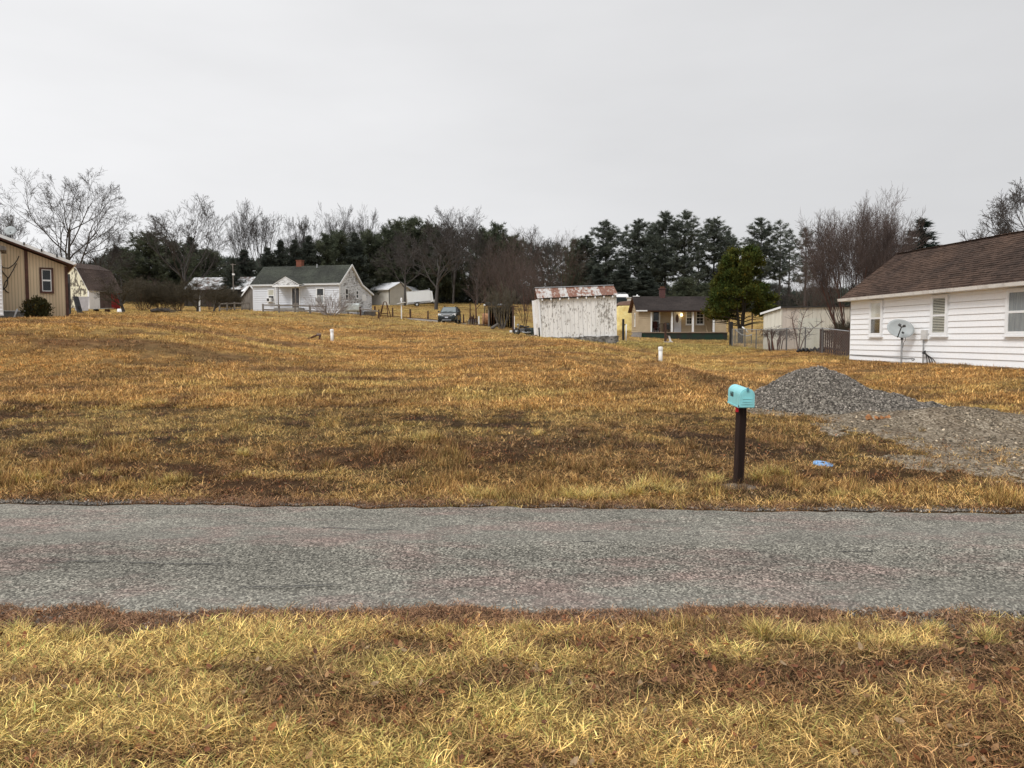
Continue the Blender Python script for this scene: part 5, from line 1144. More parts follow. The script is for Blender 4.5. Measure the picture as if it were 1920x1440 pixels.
tmp = bpy.data.objects.new('number', cu); S.collection.objects.link(tmp); bpy.context.view_layer.update()
nme = bpy.data.meshes.new_from_object(tmp.evaluated_get(bpy.context.evaluated_depsgraph_get())); bpy.data.objects.remove(tmp); nme.materials.clear(); nme.materials.append(BLACK)
no = link('number', nme, boxm)
no.matrix_local = Matrix(((0, 0, -1, -wd - .0015), (-1, 0, 0, by - .105), (0, 1, 0, .088), (0, 0, 0, 1)))
POST = NT('creosoted_post'); f_ = POST.noise(9, POST.map(POST.pos, (1.2, 1.2, .08)), 7, .7)
POSTM = POST.set(POST.ramp(f_, [(.34, (.009, .005, .004)), (.52, (.024, .012, .009)), (.62, (.055, .032, .022)), (.72, (.22, .17, .125))]), .8, .25); POST.bump(f_, .6, .01)
ps = MB(); w_ = .046; h_ = zb_ + .004
def pring(z, dx): return [Vector((x * w_ + dx, y * w_, z)) for x, y in ((-1, -1), (1, -1), (1, 1), (-1, 1))]
for k in range(10): ps.hexa(pring(-.3 + (h_ + .3) * k / 10, -.03 * (1 - k / 10)), pring(-.3 + (h_ + .3) * (k + 1) / 10, -.03 * (1 - (k + 1) / 10)))
ps = MB(); R_ = [pring(-.3 + (h_ + .3) * k / 10, -.03 * (1 - k / 10) + rr.uniform(-.002, .002)) for k in range(11)]
for k in range(11): ps.v += [tuple(p) for p in R_[k]]
for k in range(10):
    for e in range(4): ps.f.append((4 * k + e, 4 * k + (e + 1) % 4, 4 * k + 4 + (e + 1) % 4, 4 * k + 4 + e)); ps.m.append(0)
ps.f += [(3, 2, 1, 0), (40, 41, 42, 43)]; ps.m += [0, 0]
po = ps.build('post', POSTM, mbx, loc=(0.0, .0, 0), rz=R(16), bevel=.006)
MB().box(-.085, -.055, -.075, -.055, h_ - .075, h_ - .006).build('reflector', pm('red_reflector', (.5, .015, .03), (.42, .012, .025), 9, .3), mbx)
mb = MB(); n = 22
for r_, z_ in ((.02, .035), (.07, .03), (.11, .02), (.16, .004), (.22, -.03)):
    for k in range(n): t = 2 * math.pi * k / n; j = rr.uniform(.85, 1.15); mb.v.append((-.03 + r_ * j * 1.15 * math.cos(t), -.03 + r_ * j * .8 * math.sin(t), z_ + rr.uniform(-.006, .006)))
for i in range(4):
    for k in range(n): k2 = (k + 1) % n; mb.f.append((i * n + k, i * n + k2, (i + 1) * n + k2, (i + 1) * n + k)); mb.m.append(0)
mb.build('soil_collar', pm('pale_dirt', (.20, .155, .115), (.10, .075, .055), 14, .95, bump=.5), mbx, True)

# blue utility lid
q = G0(1543, 881); q.z = H(q.x, q.y); ld = thing('water_meter', 'small pale blue round lid set in the grass by the mailbox', 'meter lid', q, (R(6), R(5), .2))
BLUEP = pm('pale_blue_plastic', (.22, .43, .72), (.18, .36, .64), 9, .5)
MB().lathe([(.128, -.08), (.128, .018), (.12, .026), (.112, .022), (.108, .016), (.001, .017)], 28).build('rim', BLUEP, ld, True)
MB().lathe([(.105, .0175), (.10, .024), (.04, .025), (.001, .025)], 24).build('cover', BLUEP, ld, True)
MB().box(-.09, .09, -.006, .006, .0245, .031).build('rib', BLUEP, ld); MB().lathe([(.02, .025), (.02, .034), (.001, .036)], 10).build('bolt', DARKM, ld)

# white pipes standing in the lawn
def cleanout(px, py, d, top, label):
    q = P(px, py, d); q.z = H(q.x, q.y); h = P(px, top, d).z - q.z
    o = thing('standpipe', label, 'pipe', q, (R(1.5), R(-1), 0), 'white capped pipes standing in the lawn')
    PIPE = bpy.data.materials.get('white_pipe') or pm('white_pipe', (.86, .86, .84), (.78, .77, .74), 5, .4)
    MB().tube([(0, 0, -.2), (0, 0, h - .08)], .075, 14).build('tube', PIPE, o, True)
    MB().lathe([(.088, h - .13), (.088, h - .03), (.075, h - .005), (.001, h + .005)], 14).build('cap', PIPE, o, True)
    return o
cleanout(1238.5, 683, 29, 650, 'white capped pipe standing in the lawn in front of the tan porch house')
cleanout(623, 640.5, 36, 617, 'white capped pipe standing in the lawn beside the rusty bent iron')
q = P(597, 641, 36); q.z = H(q.x, q.y); o = thing('iron_bracket', 'rusty bent iron bracket lying on the lawn near a white pipe', 'scrap iron', q)
MB().tube([(-.52, .0, .03), (-.25, -.02, .15), (.02, 0, .26)], [.035, .045, .05], 8).build('bar', RUST, o, True); MB().tube([(.02, 0, .26), (.08, 0, .22), (.06, -.04, .02), (.12, -.06, -.02)], [.055, .06, .05, .04], 8).build('leg', RUST, o, True)
MB().box(-.06, .12, -.07, .06, .21, .31).build('clamp', pm('worn_iron', (.25, .2, .18), (.1, .06, .05), 15), o, bevel=.02); MB().tube([(.05, -.1, .01), (.22, -.05, .015)], .025, 6).build('foot', RUST, o)

# ================================================================== parked car
q = P(843.5, 607.5, 77); q.z = H(q.x, q.y) + .06
DRV = pm('driveway_gravel', (.30, .27, .23), (.19, .17, .15), 4, .95, bump=.4)
mb = MB(); pts = []
for i in range(24):
    a = 2 * math.pi * i / 24; r_ = 1 + .12 * math.sin(3 * a + 1) + .06 * math.sin(7 * a); x_, y_ = q.x - .2 + 4.2 * r_ * math.cos(a), q.y - .2 + 3.2 * r_ * math.sin(a); pts.append((x_, y_))
rings = [[(q.x + (x - q.x) * k, q.y + (y - q.y) * k) for x, y in pts] for k in (.02, .35, .7, 1)]
for rg in rings: mb.v += [(x, y, H(x, y) + .035) for x, y in rg]
for i in range(3):
    for k in range(24): mb.f.append((i * 24 + k, i * 24 + (k + 1) % 24, (i + 1) * 24 + (k + 1) % 24, (i + 1) * 24 + k)); mb.m.append(0)
tag(mb.build('driveway', DRV, None, True), 'patch of grey gravel under the parked car', 'driveway', kind='structure')
car = thing('parked_car', 'dark green estate car parked facing the lane on the hill', 'car', q, R(-3.2))
CARP = NT('dark_green_car_paint'); CARP.set((.008, .017, .018), .25, .4); CARP.b.inputs['Coat Weight'].default_value = .4; CARP.b.inputs['Coat Roughness'].default_value = .06; CARPM = CARP.m
def loft(mb, secs, close=True, mi=0):
    n = len(secs[0]); b = len(mb.v)
    for s_ in secs: mb.v += [tuple(p) for p in s_]
    for i in range(len(secs) - 1):
        for k in range(n): k2 = (k + 1) % n; mb.f.append((b + i * n + k, b + i * n + k2, b + (i + 1) * n + k2, b + (i + 1) * n + k)); mb.m.append(mi)
    if close: mb.f.append(tuple(b + k for k in range(n))[::-1]); mb.f.append(tuple(b + (len(secs) - 1) * n + k for k in range(n))); mb.m += [mi, mi]
    return mb
def csec(y, hw, zb, zt): return [(-hw * .86, y, zb), (hw * .86, y, zb), (hw, y, zb + .14), (hw * 1.0, y, zt - .22), (hw * .95, y, zt - .06), (hw * .80, y, zt), (-hw * .80, y, zt), (-hw * .95, y, zt - .06), (-hw, y, zt - .22), (-hw, y, zb + .14)]
bd = loft(MB(), [csec(*v) for v in ((-2.36, .66, .34, .72), (-2.28, .82, .26, .84), (-1.95, .885, .24, .96), (-1.15, .90, .24, 1.06), (-.5, .905, .24, 1.09), (1.5, .905, .24, 1.12), (2.2, .87, .28, 1.12), (2.36, .78, .40, 1.0))])
bd.build('body', CARPM, car, True, bevel=.02)
def cab(y, hb, ht, z0, z1): return [(-hb, y, z0), (hb, y, z0), (ht + .05, y, z1 - .10), (ht, y, z1 - .02), (ht * .8, y, z1), (-ht * .8, y, z1), (-ht, y, z1 - .02), (-ht - .05, y, z1 - .10)]
loft(MB(), [cab(-1.05, .80, .76, 1.02, 1.10), (cab(-.30, .84, .62, 1.02, 1.60)), cab(.15, .85, .64, 1.03, 1.67), cab(1.45, .85, .64, 1.04, 1.66), cab(2.0, .84, .62, 1.05, 1.55), cab(2.28, .80, .72, 1.05, 1.12)]).build('cabin', CARPM, car, True, bevel=.015)
CGL = NT('car_glass'); CGL.set((.025, .032, .034), .06, .6); CGLM = CGL.m
WSC = NT('windshield_glass'); WSC.set((.10, .125, .125), .08, .8); WSCM = WSC.m
MB().hexa([(-.72, -1.09, 1.115), (.72, -1.09, 1.115), (.71, -1.03, 1.11), (-.71, -1.03, 1.11)], [(-.60, -.345, 1.575), (.60, -.345, 1.575), (.59, -.29, 1.57), (-.59, -.29, 1.57)]).build('windshield', WSCM, car)
for sg in (-1, 1):
    for (ya, yb, yc, yd) in ((-.68, .22, -.12, .20), (.30, 1.1, .28, 1.08), (1.18, 1.85, 1.16, 1.7)):
        MB().add([(sg * .862, ya, 1.13), (sg * .868, yb, 1.13), (sg * .725, yd, 1.54), (sg * .725, yc, 1.54)], [(0, 1, 2, 3)]).build('side_window', CGLM, car).modifiers.new('s', 'SOLIDIFY').thickness = .03
    hl = MB().hexa([(sg * .46, -2.37, .67), (sg * .82, -2.27, .70), (sg * .86, -2.0, .72), (sg * .46, -2.2, .67)], [(sg * .52, -2.335, .84), (sg * .84, -2.20, .95), (sg * .87, -1.9, .95), (sg * .52, -2.1, .84)]).build('headlight', pm('headlight_lens' + ('_r' if sg > 0 else '_l'), (.82, .83, .84), (.72, .74, .75), 12, .12, spec=.8), car)
    MB().lathe([(.001, -.05), (.075, -.05), (.09, .0), (.09, .04)], 12).build('fog_light', GALV, car, False, (sg * .60, -2.375, .50), (R(90), 0, 0))
    MB().hexa([(sg * .90, -.86, 1.10), (sg * 1.06, -.84, 1.12), (sg * 1.05, -.74, 1.12), (sg * .90, -.74, 1.10)], [(sg * .90, -.86, 1.22), (sg * 1.05, -.84, 1.24), (sg * 1.04, -.74, 1.24), (sg * .90, -.74, 1.22)]).build('mirror', CARPM, car, bevel=.02)
    MB().beam((sg * .56, -.1, 1.70), (sg * .56, 1.7, 1.70), .04, .05).build('roof_rail', BLACK, car)
    for yw in (-1.42, 1.30):
        w_ = MB().lathe([(.20, -.11), (.31, -.11), (.335, -.07), (.335, .07), (.31, .11), (.20, .11), (.20, -.11)], 24).build('wheel', BLACK, car, True, (sg * .83, yw, .335), (0, R(90), 0))
        MB().lathe([(.001, .085 * sg), (.05, .10 * sg), (.09, .06 * sg), (.18, .095 * sg), (.205, .09 * sg), (.205, -.09 * sg)], 20).build('rim', GALV, w_, True)
MB().box(-.42, .42, -2.40, -2.34, .66, .82).build('grille', pm('chrome_grille', (.70, .71, .72), (.45, .46, .47), 18, .25, metal=.7), car, bevel=.012)
MB().box(-.34, .34, -2.412, -2.401, .70, .765).build('grille_mesh', DARKM, car)
MB().box(-.15, .15, -2.41, -2.36, .50, .61).build('license_plate', pm('plate', (.66, .67, .72), (.5, .52, .6), 30, .4), car)
MB().box(-.45, .45, -2.38, -2.28, .27, .335).build('skid_plate', GALV, car, bevel=.015)
MB().box(-.62, .62, -2.372, -2.33, .37, .46).build('lower_intake', BLACK, car)
for sg in (-.2, .3): MB().tube([(sg - .3, -1.10, 1.13), (sg + .1, -.95, 1.22)], .012, 5).build('wiper', BLACK, car)

# ================================================================== cargo trailer
q = P(789, 572, 118); q.z = H(q.x, q.y); tr = thing('cargo_trailer', 'white enclosed cargo trailer tilted on its wheel behind the field posts', 'trailer', q, (0, R(-5.5), R(10)))
TWH = painted('trailer_white', (.84, .87, .88), (.5, .5, .48), .15, 1.2)
MB().box(-1.9, 1.55, 0, 1.9, .42, 2.28).build('body', TWH, tr, bevel=.05)
MB().prism([(1.555, .42), (2.0, .62), (1.95, 2.1), (1.555, 2.28)], .08, 1.82).build('nose', TWH, tr)
for i in range(5): MB().box(-1.87 + i * .70, -1.19 + i * .70, -.014, -.001, .75, 2.12).build('side_panel', TWH, tr)
MB().box(-1.9, 1.55, -.02, -.001, .44, .70).build('stone_guard', GALV, tr)
MB().box(-1.94, 1.6, -.03, 1.93, 2.285, 2.36).build('roof', TWH, tr, bevel=.02)
for sx_ in (-.55,): 
    MB().box(sx_ - .45, sx_ + .45, -.22, -.021, .60, .72).build('fender', GALV, tr, bevel=.04)
    for yw in (-.12, 2.0):
        w_ = MB().lathe([(.18, -.09), (.29, -.09), (.31, -.05), (.31, .05), (.29, .09), (.18, .09)], 20).build('wheel', BLACK, tr, True, (sx_, yw, .28), (R(90), 0, 0)); MB().lathe([(.001, .06), (.18, .07), (.18, -.07), (.001, -.06)], 16).build('rim', WFRAME, w_, True)
MB().beam((1.6, .4, .40), (3.0, .95, .30), .09, .09).build('tongue', DARKM, tr); MB().beam((1.6, 1.5, .40), (3.0, .95, .30), .09, .09).build('tongue', DARKM, tr)
MB().tube([(2.6, .95, .25), (2.6, .95, .75)], .05, 8).build('jack', GALV, tr); MB().box(2.0, 2.45, .75, 1.15, .42, .85).build('tool_box', WFRAME, tr)

# ================================================================== lean-to and clutter left of the white shed
q = gp(945, 66); ln = thing('lean_to', 'dark open lean-to shed with junk piled on its flat roof', 'shed', q)
zt_ = P(945, 574, 66).z - q.z
DW = pm('dark_rotten_boards', (.05, .04, .033), (.028, .023, .02), 6, .9, (1, 1, .1))
for x_ in (-1.3, .75):
    for y_ in (0, 2.0): MB().box(x_ - .06, x_ + .06, y_ - .06, y_ + .06, -.2, zt_ - .05).build('post', WOODG, ln)
MB().hexa([(-1.55, -.3, zt_ - .02), (1.25, -.3, zt_ - .10), (1.25, 2.3, zt_ + .02), (-1.55, 2.3, zt_ + .1)], [(-1.55, -.3, zt_ + .04), (1.25, -.3, zt_ - .04), (1.25, 2.3, zt_ + .08), (-1.55, 2.3, zt_ + .16)]).build('roof', RUST, ln)
for i in range(9): MB().box(-1.35 + i * .23, -1.14 + i * .23, 2.0, 2.04, -.2, zt_).build('back_board', DW, ln)
for i in range(8): MB().box(.72, .76, .08 + i * .235, .30 + i * .235, -.2, zt_ - .05).build('side_board', DW, ln)
for i in range(8): MB().box(-1.34, -1.30, .08 + i * .235, .30 + i * .235, -.2, zt_ - .05).build('side_board', DW, ln)
for k, (x_, w_, h_, m_) in enumerate(((-1.35, .5, .26, BLACK), (-.8, .45, .32, DARKM), (-.3, .5, .18, GALV), (.25, .5, .12, WOODG))):
    o = tag(MB().hexa([(-w_ / 2, 0, 0), (w_ / 2, 0, 0), (w_ / 2, .5, 0), (-w_ / 2, .5, 0)], [(-w_ / 2 + .05, .05, h_), (w_ / 2 - .08, .02, h_ * .8), (w_ / 2 - .02, .45, h_ * .9), (-w_ / 2, .45, h_)]).build('crate', m_, None, loc=q + Vector((x_, .1, zt_ + .045 - .02 * x_)), bevel=.03),
            ('black bundle at the left end of the lean-to roof', 'dark metal crate second from the left on the lean-to roof', 'grey tin box in the middle of the lean-to roof', 'flat wooden crate at the right end of the lean-to roof')[k], 'crate', 'junk lying on the lean-to roof')
q = gp(908, 66.5); q.z = P(908, 571, 66.5).z
o = thing('floodlight', 'white lamp on a thin pole left of the lean-to roof', 'lamp', gp(907, 67)); z1 = q.z - o.location.z
MB().tube([(0, 0, -.1), (.1, 0, z1)], .03, 6).build('pole', DARKM, o); MB().lathe([(.001, z1 + .06), (.11, z1 + .02), (.09, z1 - .1), (.001, z1 - .12)], 10, c=(.1, 0)).build('lamp_head', WFRAME, o, True)
q = gp(963, 62); o = thing('post', 'split dark and white post standing right of the lean-to', 'post', q); zt_ = P(963, 574, 62).z - q.z
MB().box(-.10, .03, -.06, .06, -.2, zt_).build('timber', WOODB, o); MB().box(.035, .09, -.05, .05, -.2, zt_ * .62).build('white_batten', WTRIM, o)
o = tag(MB().box(-.11, .11, -.1, .1, -.05, .16).build('block', WTRIM, None, loc=gp(958, 61.6), bevel=.03), 'white block on the grass at the foot of the split post', 'block')
HAY = NT('brown_hay'); f_ = HAY.noise(7, None, 7, .75); HAYM = HAY.set(HAY.ramp(f_, [(.3, (.12, .055, .028)), (.5, (.33, .16, .075)), (.7, (.50, .29, .16))]), .95); HAY.bump(f_, 1, .06)
def bale(px, d, r, ln_, rz, label, group='round hay bales'):
    q = gp(px, d, r * .96); n = 28
    mb = MB(); prof = [(.001, -ln_ / 2), (r * .55, -ln_ / 2 - .02), (r * .92, -ln_ / 2), (r, -ln_ / 2 + .08), (r * 1.0, 0), (r, ln_ / 2 - .08), (r * .92, ln_ / 2), (r * .5, ln_ / 2 + .02), (.001, ln_ / 2)]
    mb.lathe([(a * rr.uniform(.97, 1.03), z) for a, z in prof], n)
    mb.v = [(x * rr.uniform(.97, 1.02), y * rr.uniform(.97, 1.02), z) for x, y, z in mb.v]
    o = mb.build('hay_bale', HAYM, None, True, q, (0, R(90), rz)); return tag(o, label, 'hay bale', group)
bale(915.5, 70, .56, 1.0, R(8), 'brown round hay bale standing left of the lean-to')
q = gp(888, 71); o = thing('wire_cage', 'dark wire bound brush heap between the car and the hay bale', 'brush heap', q)
mb = MB()
for k in range(60):
    a = rr.uniform(0, 6.28); r_ = rr.uniform(0, .5); mb.tube([(r_ * math.cos(a), r_ * math.sin(a), -.05), (r_ * 1.15 * math.cos(a) + rr.uniform(-.1, .1), r_ * math.sin(a), rr.uniform(.5, 1.0) * (1.1 - r_))], .022, 4)
mb.build('brush', WOODB, o)
for k in range(9): t = math.pi * k / 8; MB().tube([(.48 * math.cos(t), -.48 * math.sin(t), 0), (.48 * math.cos(t), -.48 * math.sin(t), .5)], .014, 4).build('wire', GALV, o)
o = tag(MB().box(-.06, .06, -.05, .05, -.1, P(898, 593, 69).z - gp(898, 69).z).build('post', WTRIM, None, loc=gp(898, 69)), 'short white stake left of the brown hay bale', 'post')
o = tag(MB().tube([(-.9, 0, .07), (.85, .1, .06)], .07, 8).build('log', WOODB, None, loc=gp(905, 68)), 'dark log lying in front of the brown hay bale', 'log')
o = tag(MB().tube([(0, 0, -.1), (.02, 0, 1.95)], .055, 7).build('post', WOODB, None, loc=gp(881.5, 82)), 'thin dark pole between the parked car and the forked tree', 'post')
# motorcycle
q = gp(979, 58.5); mc = thing('motorcycle', 'black motorcycle parked between the lean-to and the white shed', 'motorcycle', q, R(12))
def wheel_of(parent, x, r): 
    w_ = MB().lathe([(r * .72, -.05), (r * .93, -.06), (r, 0), (r * .93, .06), (r * .72, .05)], 22).build('wheel', BLACK, parent, True, (x, 0, r), (R(90), 0, 0)); MB().lathe([(.001, .06), (.05, .05), (.06, .01), (r * .7, .02), (r * .7, -.02), (.06, -.01), (.001, -.06)], 14).build('rim', GALV, w_, True)
wheel_of(mc, -.42, .27); wheel_of(mc, .42, .27)
MB().tube([(-.42, 0, .27), (-.3, 0, .62), (-.24, 0, .84)], .03, 6).build('fork', GALV, mc); MB().tube([(-.28, -.3, .88), (-.24, 0, .86), (-.28, .3, .88)], .018, 6).build('handlebar', DARKM, mc)
MB().lathe([(.001, -.06), (.09, -.05), (.10, .0), (.06, .06), (.001, .07)], 12).build('headlight', GALV, mc, True, (-.34, 0, .76), (0, R(-90), 0))
MB().hexa([(-.24, -.11, .60), (.12, -.10, .58), (.12, .10, .58), (-.24, .11, .60)], [(-.18, -.06, .80), (.10, -.06, .74), (.10, .06, .74), (-.18, .06, .80)]).build('tank', BLACK, mc, bevel=.05)
MB().hexa([(.10, -.12, .56), (.52, -.09, .60), (.52, .09, .60), (.10, .12, .56)], [(.10, -.1, .66), (.55, -.08, .72), (.55, .08, .72), (.10, .1, .66)]).build('seat', BLACK, mc, bevel=.03)
MB().box(-.18, .18, -.13, .13, .20, .52).build('engine', pm('engine_grey', (.22, .22, .23), (.08, .08, .085), 14, .4, metal=.5), mc, bevel=.04)
MB().tube([(-.05, -.16, .25), (.3, -.18, .2), (.65, -.18, .24)], .04, 8).build('exhaust', GALV, mc, True); MB().tube([(.42, 0, .27), (.12, 0, .3), (-.2, 0, .62)], .03, 6).build('frame', BLACK, mc)
MB().hexa([(.15, -.17, .40), (.55, -.17, .40), (.55, .17, .40), (.15, .17, .40)], [(.2, -.12, .58), (.58, -.1, .55), (.58, .1, .55), (.2, .12, .58)]).build('rear_fender', BLACK, mc, bevel=.03)
q = gp(997, 60); o = thing('barrel', 'dark green barrel standing left of the white shed', 'barrel', q)
MB().lathe([(.001, -.05), (.22, -.05), (.25, .05), (.255, .28), (.25, .54), (.23, .56), (.001, .555)], 16).build('body', pm('barrel_green', (.02, .035, .032), (.03, .045, .04), 4, .5), o, True)
for z_ in (.18, .38): MB().lathe([(.255, z_ - .012), (.268, z_), (.255, z_ + .012)], 16).build('hoop', BLACK, o, True)

# ================================================================== yellow tarp stack, van, posts by the porch house
q = gp(1172, 83); o = thing('tarp_stack', 'tall stack under a bright yellow tarpaulin left of the porch house', 'tarpaulin stack', q)
TRP = NT('yellow_tarp'); f_ = TRP.noise(1.6, None, 5, .6); TRPM = TRP.set(TRP.ramp(f_, [(.3, (.80, .60, .22)), (.6, (.90, .76, .34))]), .5, .3); TRP.bump(TRP.noise(2.2, TRP.map(TRP.pos, (1, 1, .6)), 4), .7, .25)
zt_ = P(1172, 572, 83).z - q.z; mb = MB(); nx_, nz_ = 14, 10
prof = []
for k in range(nz_ + 1):
    z = zt_ * k / nz_; w_ = 1.15 - .28 * (k / nz_) ** 2; ring = []
    for i in range(24):
        t = 2 * math.pi * i / 24; c, s_ = math.cos(t), math.sin(t); e = .35
        x = math.copysign(abs(c) ** e, c) * w_; y = math.copysign(abs(s_) ** e, s_) * .95 + 1.0; j = 1 + .03 * math.sin(5 * t + k * .7) + rr.uniform(-.012, .012); ring.append((x * j, 1.0 + (y - 1.0) * j, z - .12 * (k == 0)))
    prof.append(ring)
loft(mb, prof).build('tarpaulin', TRPM, o, True)
MB().hexa([(-1.0, .0, zt_ - .05), (1.0, .0, zt_ - .05), (1.0, 2.0, zt_ - .05), (-1.0, 2.0, zt_ - .05)], [(-.55, .4, zt_ + .36), (.8, .4, zt_ + .52), (.8, 1.6, zt_ + .52), (-.55, 1.6, zt_ + .36)]).build('brown_cover', pm('brown_cover', (.16, .09, .06), (.1, .06, .042), 3), o, bevel=.08)
q = gp(1163, 104); vn = thing('van', 'white roofed van showing above the yellow tarpaulin', 'van', q); zt_ = P(1163, 551, 104).z - q.z
MB().box(-1.2, 1.1, 0, 4.6, .35, zt_ - .45).build('body', pm('van_dark', (.035, .04, .055), (.05, .055, .07), 3, .3), vn, bevel=.1)
MB().hexa([(-1.2, -.02, zt_ - .44), (1.1, -.02, zt_ - .44), (1.1, 4.6, zt_ - .44), (-1.2, 4.6, zt_ - .44)], [(-1.1, .3, zt_), (1.0, .3, zt_), (1.0, 4.4, zt_), (-1.1, 4.4, zt_)]).build('roof', WFRAME, vn, bevel=.1)
MB().box(-1.0, .9, -.03, -.005, zt_ - 1.25, zt_ - .55).build('window', CGLM, vn)
for x_ in (-1.0, .9):
    for y_ in (.9, 3.7): MB().lathe([(.18, -.1), (.34, -.1), (.36, 0), (.34, .1), (.18, .1)], 16).build('wheel', BLACK, vn, True, (x_, y_, .34), (0, R(90), 0))
for x_ in (-.8, .0, .75): MB().tube([(x_, .4, zt_), (x_, .4, zt_ + .13)], .025, 5).build('rack_post', GALV, vn)
MB().tube([(-.8, .4, zt_ + .13), (.75, .4, zt_ + .13)], .025, 5).build('rack_bar', GALV, vn)
q = gp(1183, 98); o = thing('shed', 'tiny white shed peeping over the tan house left gable', 'shed', q); zt_ = P(1183, 557, 98).z - q.z
MB().box(-.35, .9, 0, 1.4, -.3, zt_ - .08).build('wall', GARW, o); MB().hexa([(-.45, -.1, zt_ - .08), (1, -.1, zt_ - .08), (1, 1.5, zt_ - .08), (-.45, 1.5, zt_ - .08)], [(-.45, -.1, zt_ - .02), (1, -.1, zt_ - .02), (1, 1.5, zt_ + .05), (-.45, 1.5, zt_ + .05)]).build('roof', WMET, o)
def post(px, d, top, w, mat, label, name='post', cat='post', group=None):
    q = gp(px, d); h = P(px, top, d).z - q.z; mb = MB().hexa([(-w, -w, -.25), (w, -w, -.25), (w, w, -.25), (-w, w, -.25)], [(-w * .95 + rr.uniform(-.03, .03), -w, h), (w * .95, -w, h * .995), (w * .95, w, h), (-w * .95, w, h * .99)])
    return tag(mb.build(name, mat, None, loc=q, bevel=.012), label, cat, group)
post(1168, 60, 598, .085, BLACK, 'dark post standing before the yellow tarpaulin')
q = gp(1173.5, 60); o = thing('standpipe', 'white water standpipe beside the dark post and yellow tarpaulin', 'standpipe', q); h = P(1173, 608, 60).z - q.z
MB().tube([(0, 0, -.2), (0, 0, h)], .05, 8).build('tube', WTRIM, o, True); MB().tube([(0, 0, h - .05), (-.09, 0, h), (-.13, 0, h - .08)], .035, 6).build('spout', DARKM, o, True)
post(1247, 62, 605, .075, WOODB, 'dark brown post standing before the tan house porch')
post(1370, 52, 603, .10, BLACK, 'thick black gate post right of the tan porch house')
post(1366, 84, 588, .06, WOODB, 'thin field post left of the magnolia trunk', group='field fence posts by the magnolia'); post(1409, 84, 586, .06, WOODB, 'thin field post right of the magnolia trunk', group='field fence posts by the magnolia')
q = gp(1252, 61.5); o = thing('sawhorse', 'small white and brown sawhorse at the porch post foot', 'sawhorse', q)
for sx_ in (-.12, .12):
    for sy in (-.15, .15): MB().beam((sx_ * 2, sy * 1.6, 0), (sx_ * .5, sy, .55), .05, .05).build('leg', WTRIM if sx_ > 0 else WOODB, o)
MB().box(-.1, .1, -.3, .3, .52, .58).build('top_beam', WOODB, o); MB().box(-.32, .34, -.3, .3, .0, .05).build('base_board', WTRIM, o)
# chain link fence
cps = [(1372, 51.5), (1396, 47.5), (1417, 45), (1446, 41), (1474, 38.6), (1509, 36), (1541, 34), (1591, 31.9)]
base = gp(*cps[0]); cf = thing('wire_fence', 'chain link fence with thin steel posts before the cream shed', 'fence', base)
HT = 1.12; W_ = MB()
for (a, b) in zip(cps[:-1], cps[1:]):
    p, q2 = gp(*a) - base, gp(*b) - base; Ln = (q2 - p).length; nw = int(Ln / .13)
    MB().tube([p + Vector((0, 0, -.2)), p + Vector((0, 0, HT + .03))], .035, 8).build('post', pm('post_dark_steel', (.16, .155, .15), (.09, .085, .08), 5, .6) if 'post_dark_steel' not in bpy.data.materials else bpy.data.materials['post_dark_steel'], cf)
    MB().tube([p + Vector((0, 0, HT)), q2 + Vector((0, 0, HT))], .022, 6).build('rail', GALV, cf)
    for k in range(-int(HT / .13), nw + 1):
        for sg in (0, 1):
            t0, t1 = k * .13, k * .13 + HT
            u0, u1 = max(0, t0), min(Ln, t1)
            if u1 - u0 < .05: continue
            z0, z1 = (u0 - t0), (u1 - t0)
            if sg: z0, z1 = HT - z0, HT - z1
            A_, B_ = p.lerp(q2, u0 / Ln) + Vector((0, 0, z0)), p.lerp(q2, u1 / Ln) + Vector((0, 0, z1)); W_.tube([A_, B_], .0030, 3, cap=False)
tag(W_.build('wire_mesh', GALV, cf), kind='stuff')
# picket fence
pa, pb = gp(1541, 34.2), gp(1594, 32.4); pf = thing('picket_fence', 'dark brown picket fence joining the white house corner', 'fence', pa)
n = 13
for i in range(n):
    c_ = pa.lerp(pb, (i + .5) / n) - pa; h = P(1560, 619, 33.3).z - H(*(pa.lerp(pb, .4))[:2]) + rr.uniform(-.03, .03); w_ = (pb - pa).length / n * .34; u_ = (pb - pa).normalized()
    MB().hexa([c_ - u_ * w_ + Vector((0, 0, -.05)), c_ + u_ * w_ + Vector((0, 0, -.05)), c_ + u_ * w_ + Vector((0, .025, -.05)), c_ - u_ * w_ + Vector((0, .025, -.05))], [c_ - u_ * w_ + Vector((0, 0, h)), c_ + u_ * w_ + Vector((0, 0, h)), c_ + u_ * w_ + Vector((0, .025, h)), c_ - u_ * w_ + Vector((0, .025, h))]).build('picket', WOODB, pf)
for z_ in (.25, .98): MB().beam(Vector((0, .06, z_)), pb - pa + Vector((0, .06, z_)), .05, .09).build('rail', WOODB, pf)
for f_ in (0, .5, 1): c_ = (pb - pa) * f_; MB().box(c_.x - .05, c_.x + .05, c_.y + .09, c_.y + .19, -.2, 1.08).build('post', WOODB, pf)
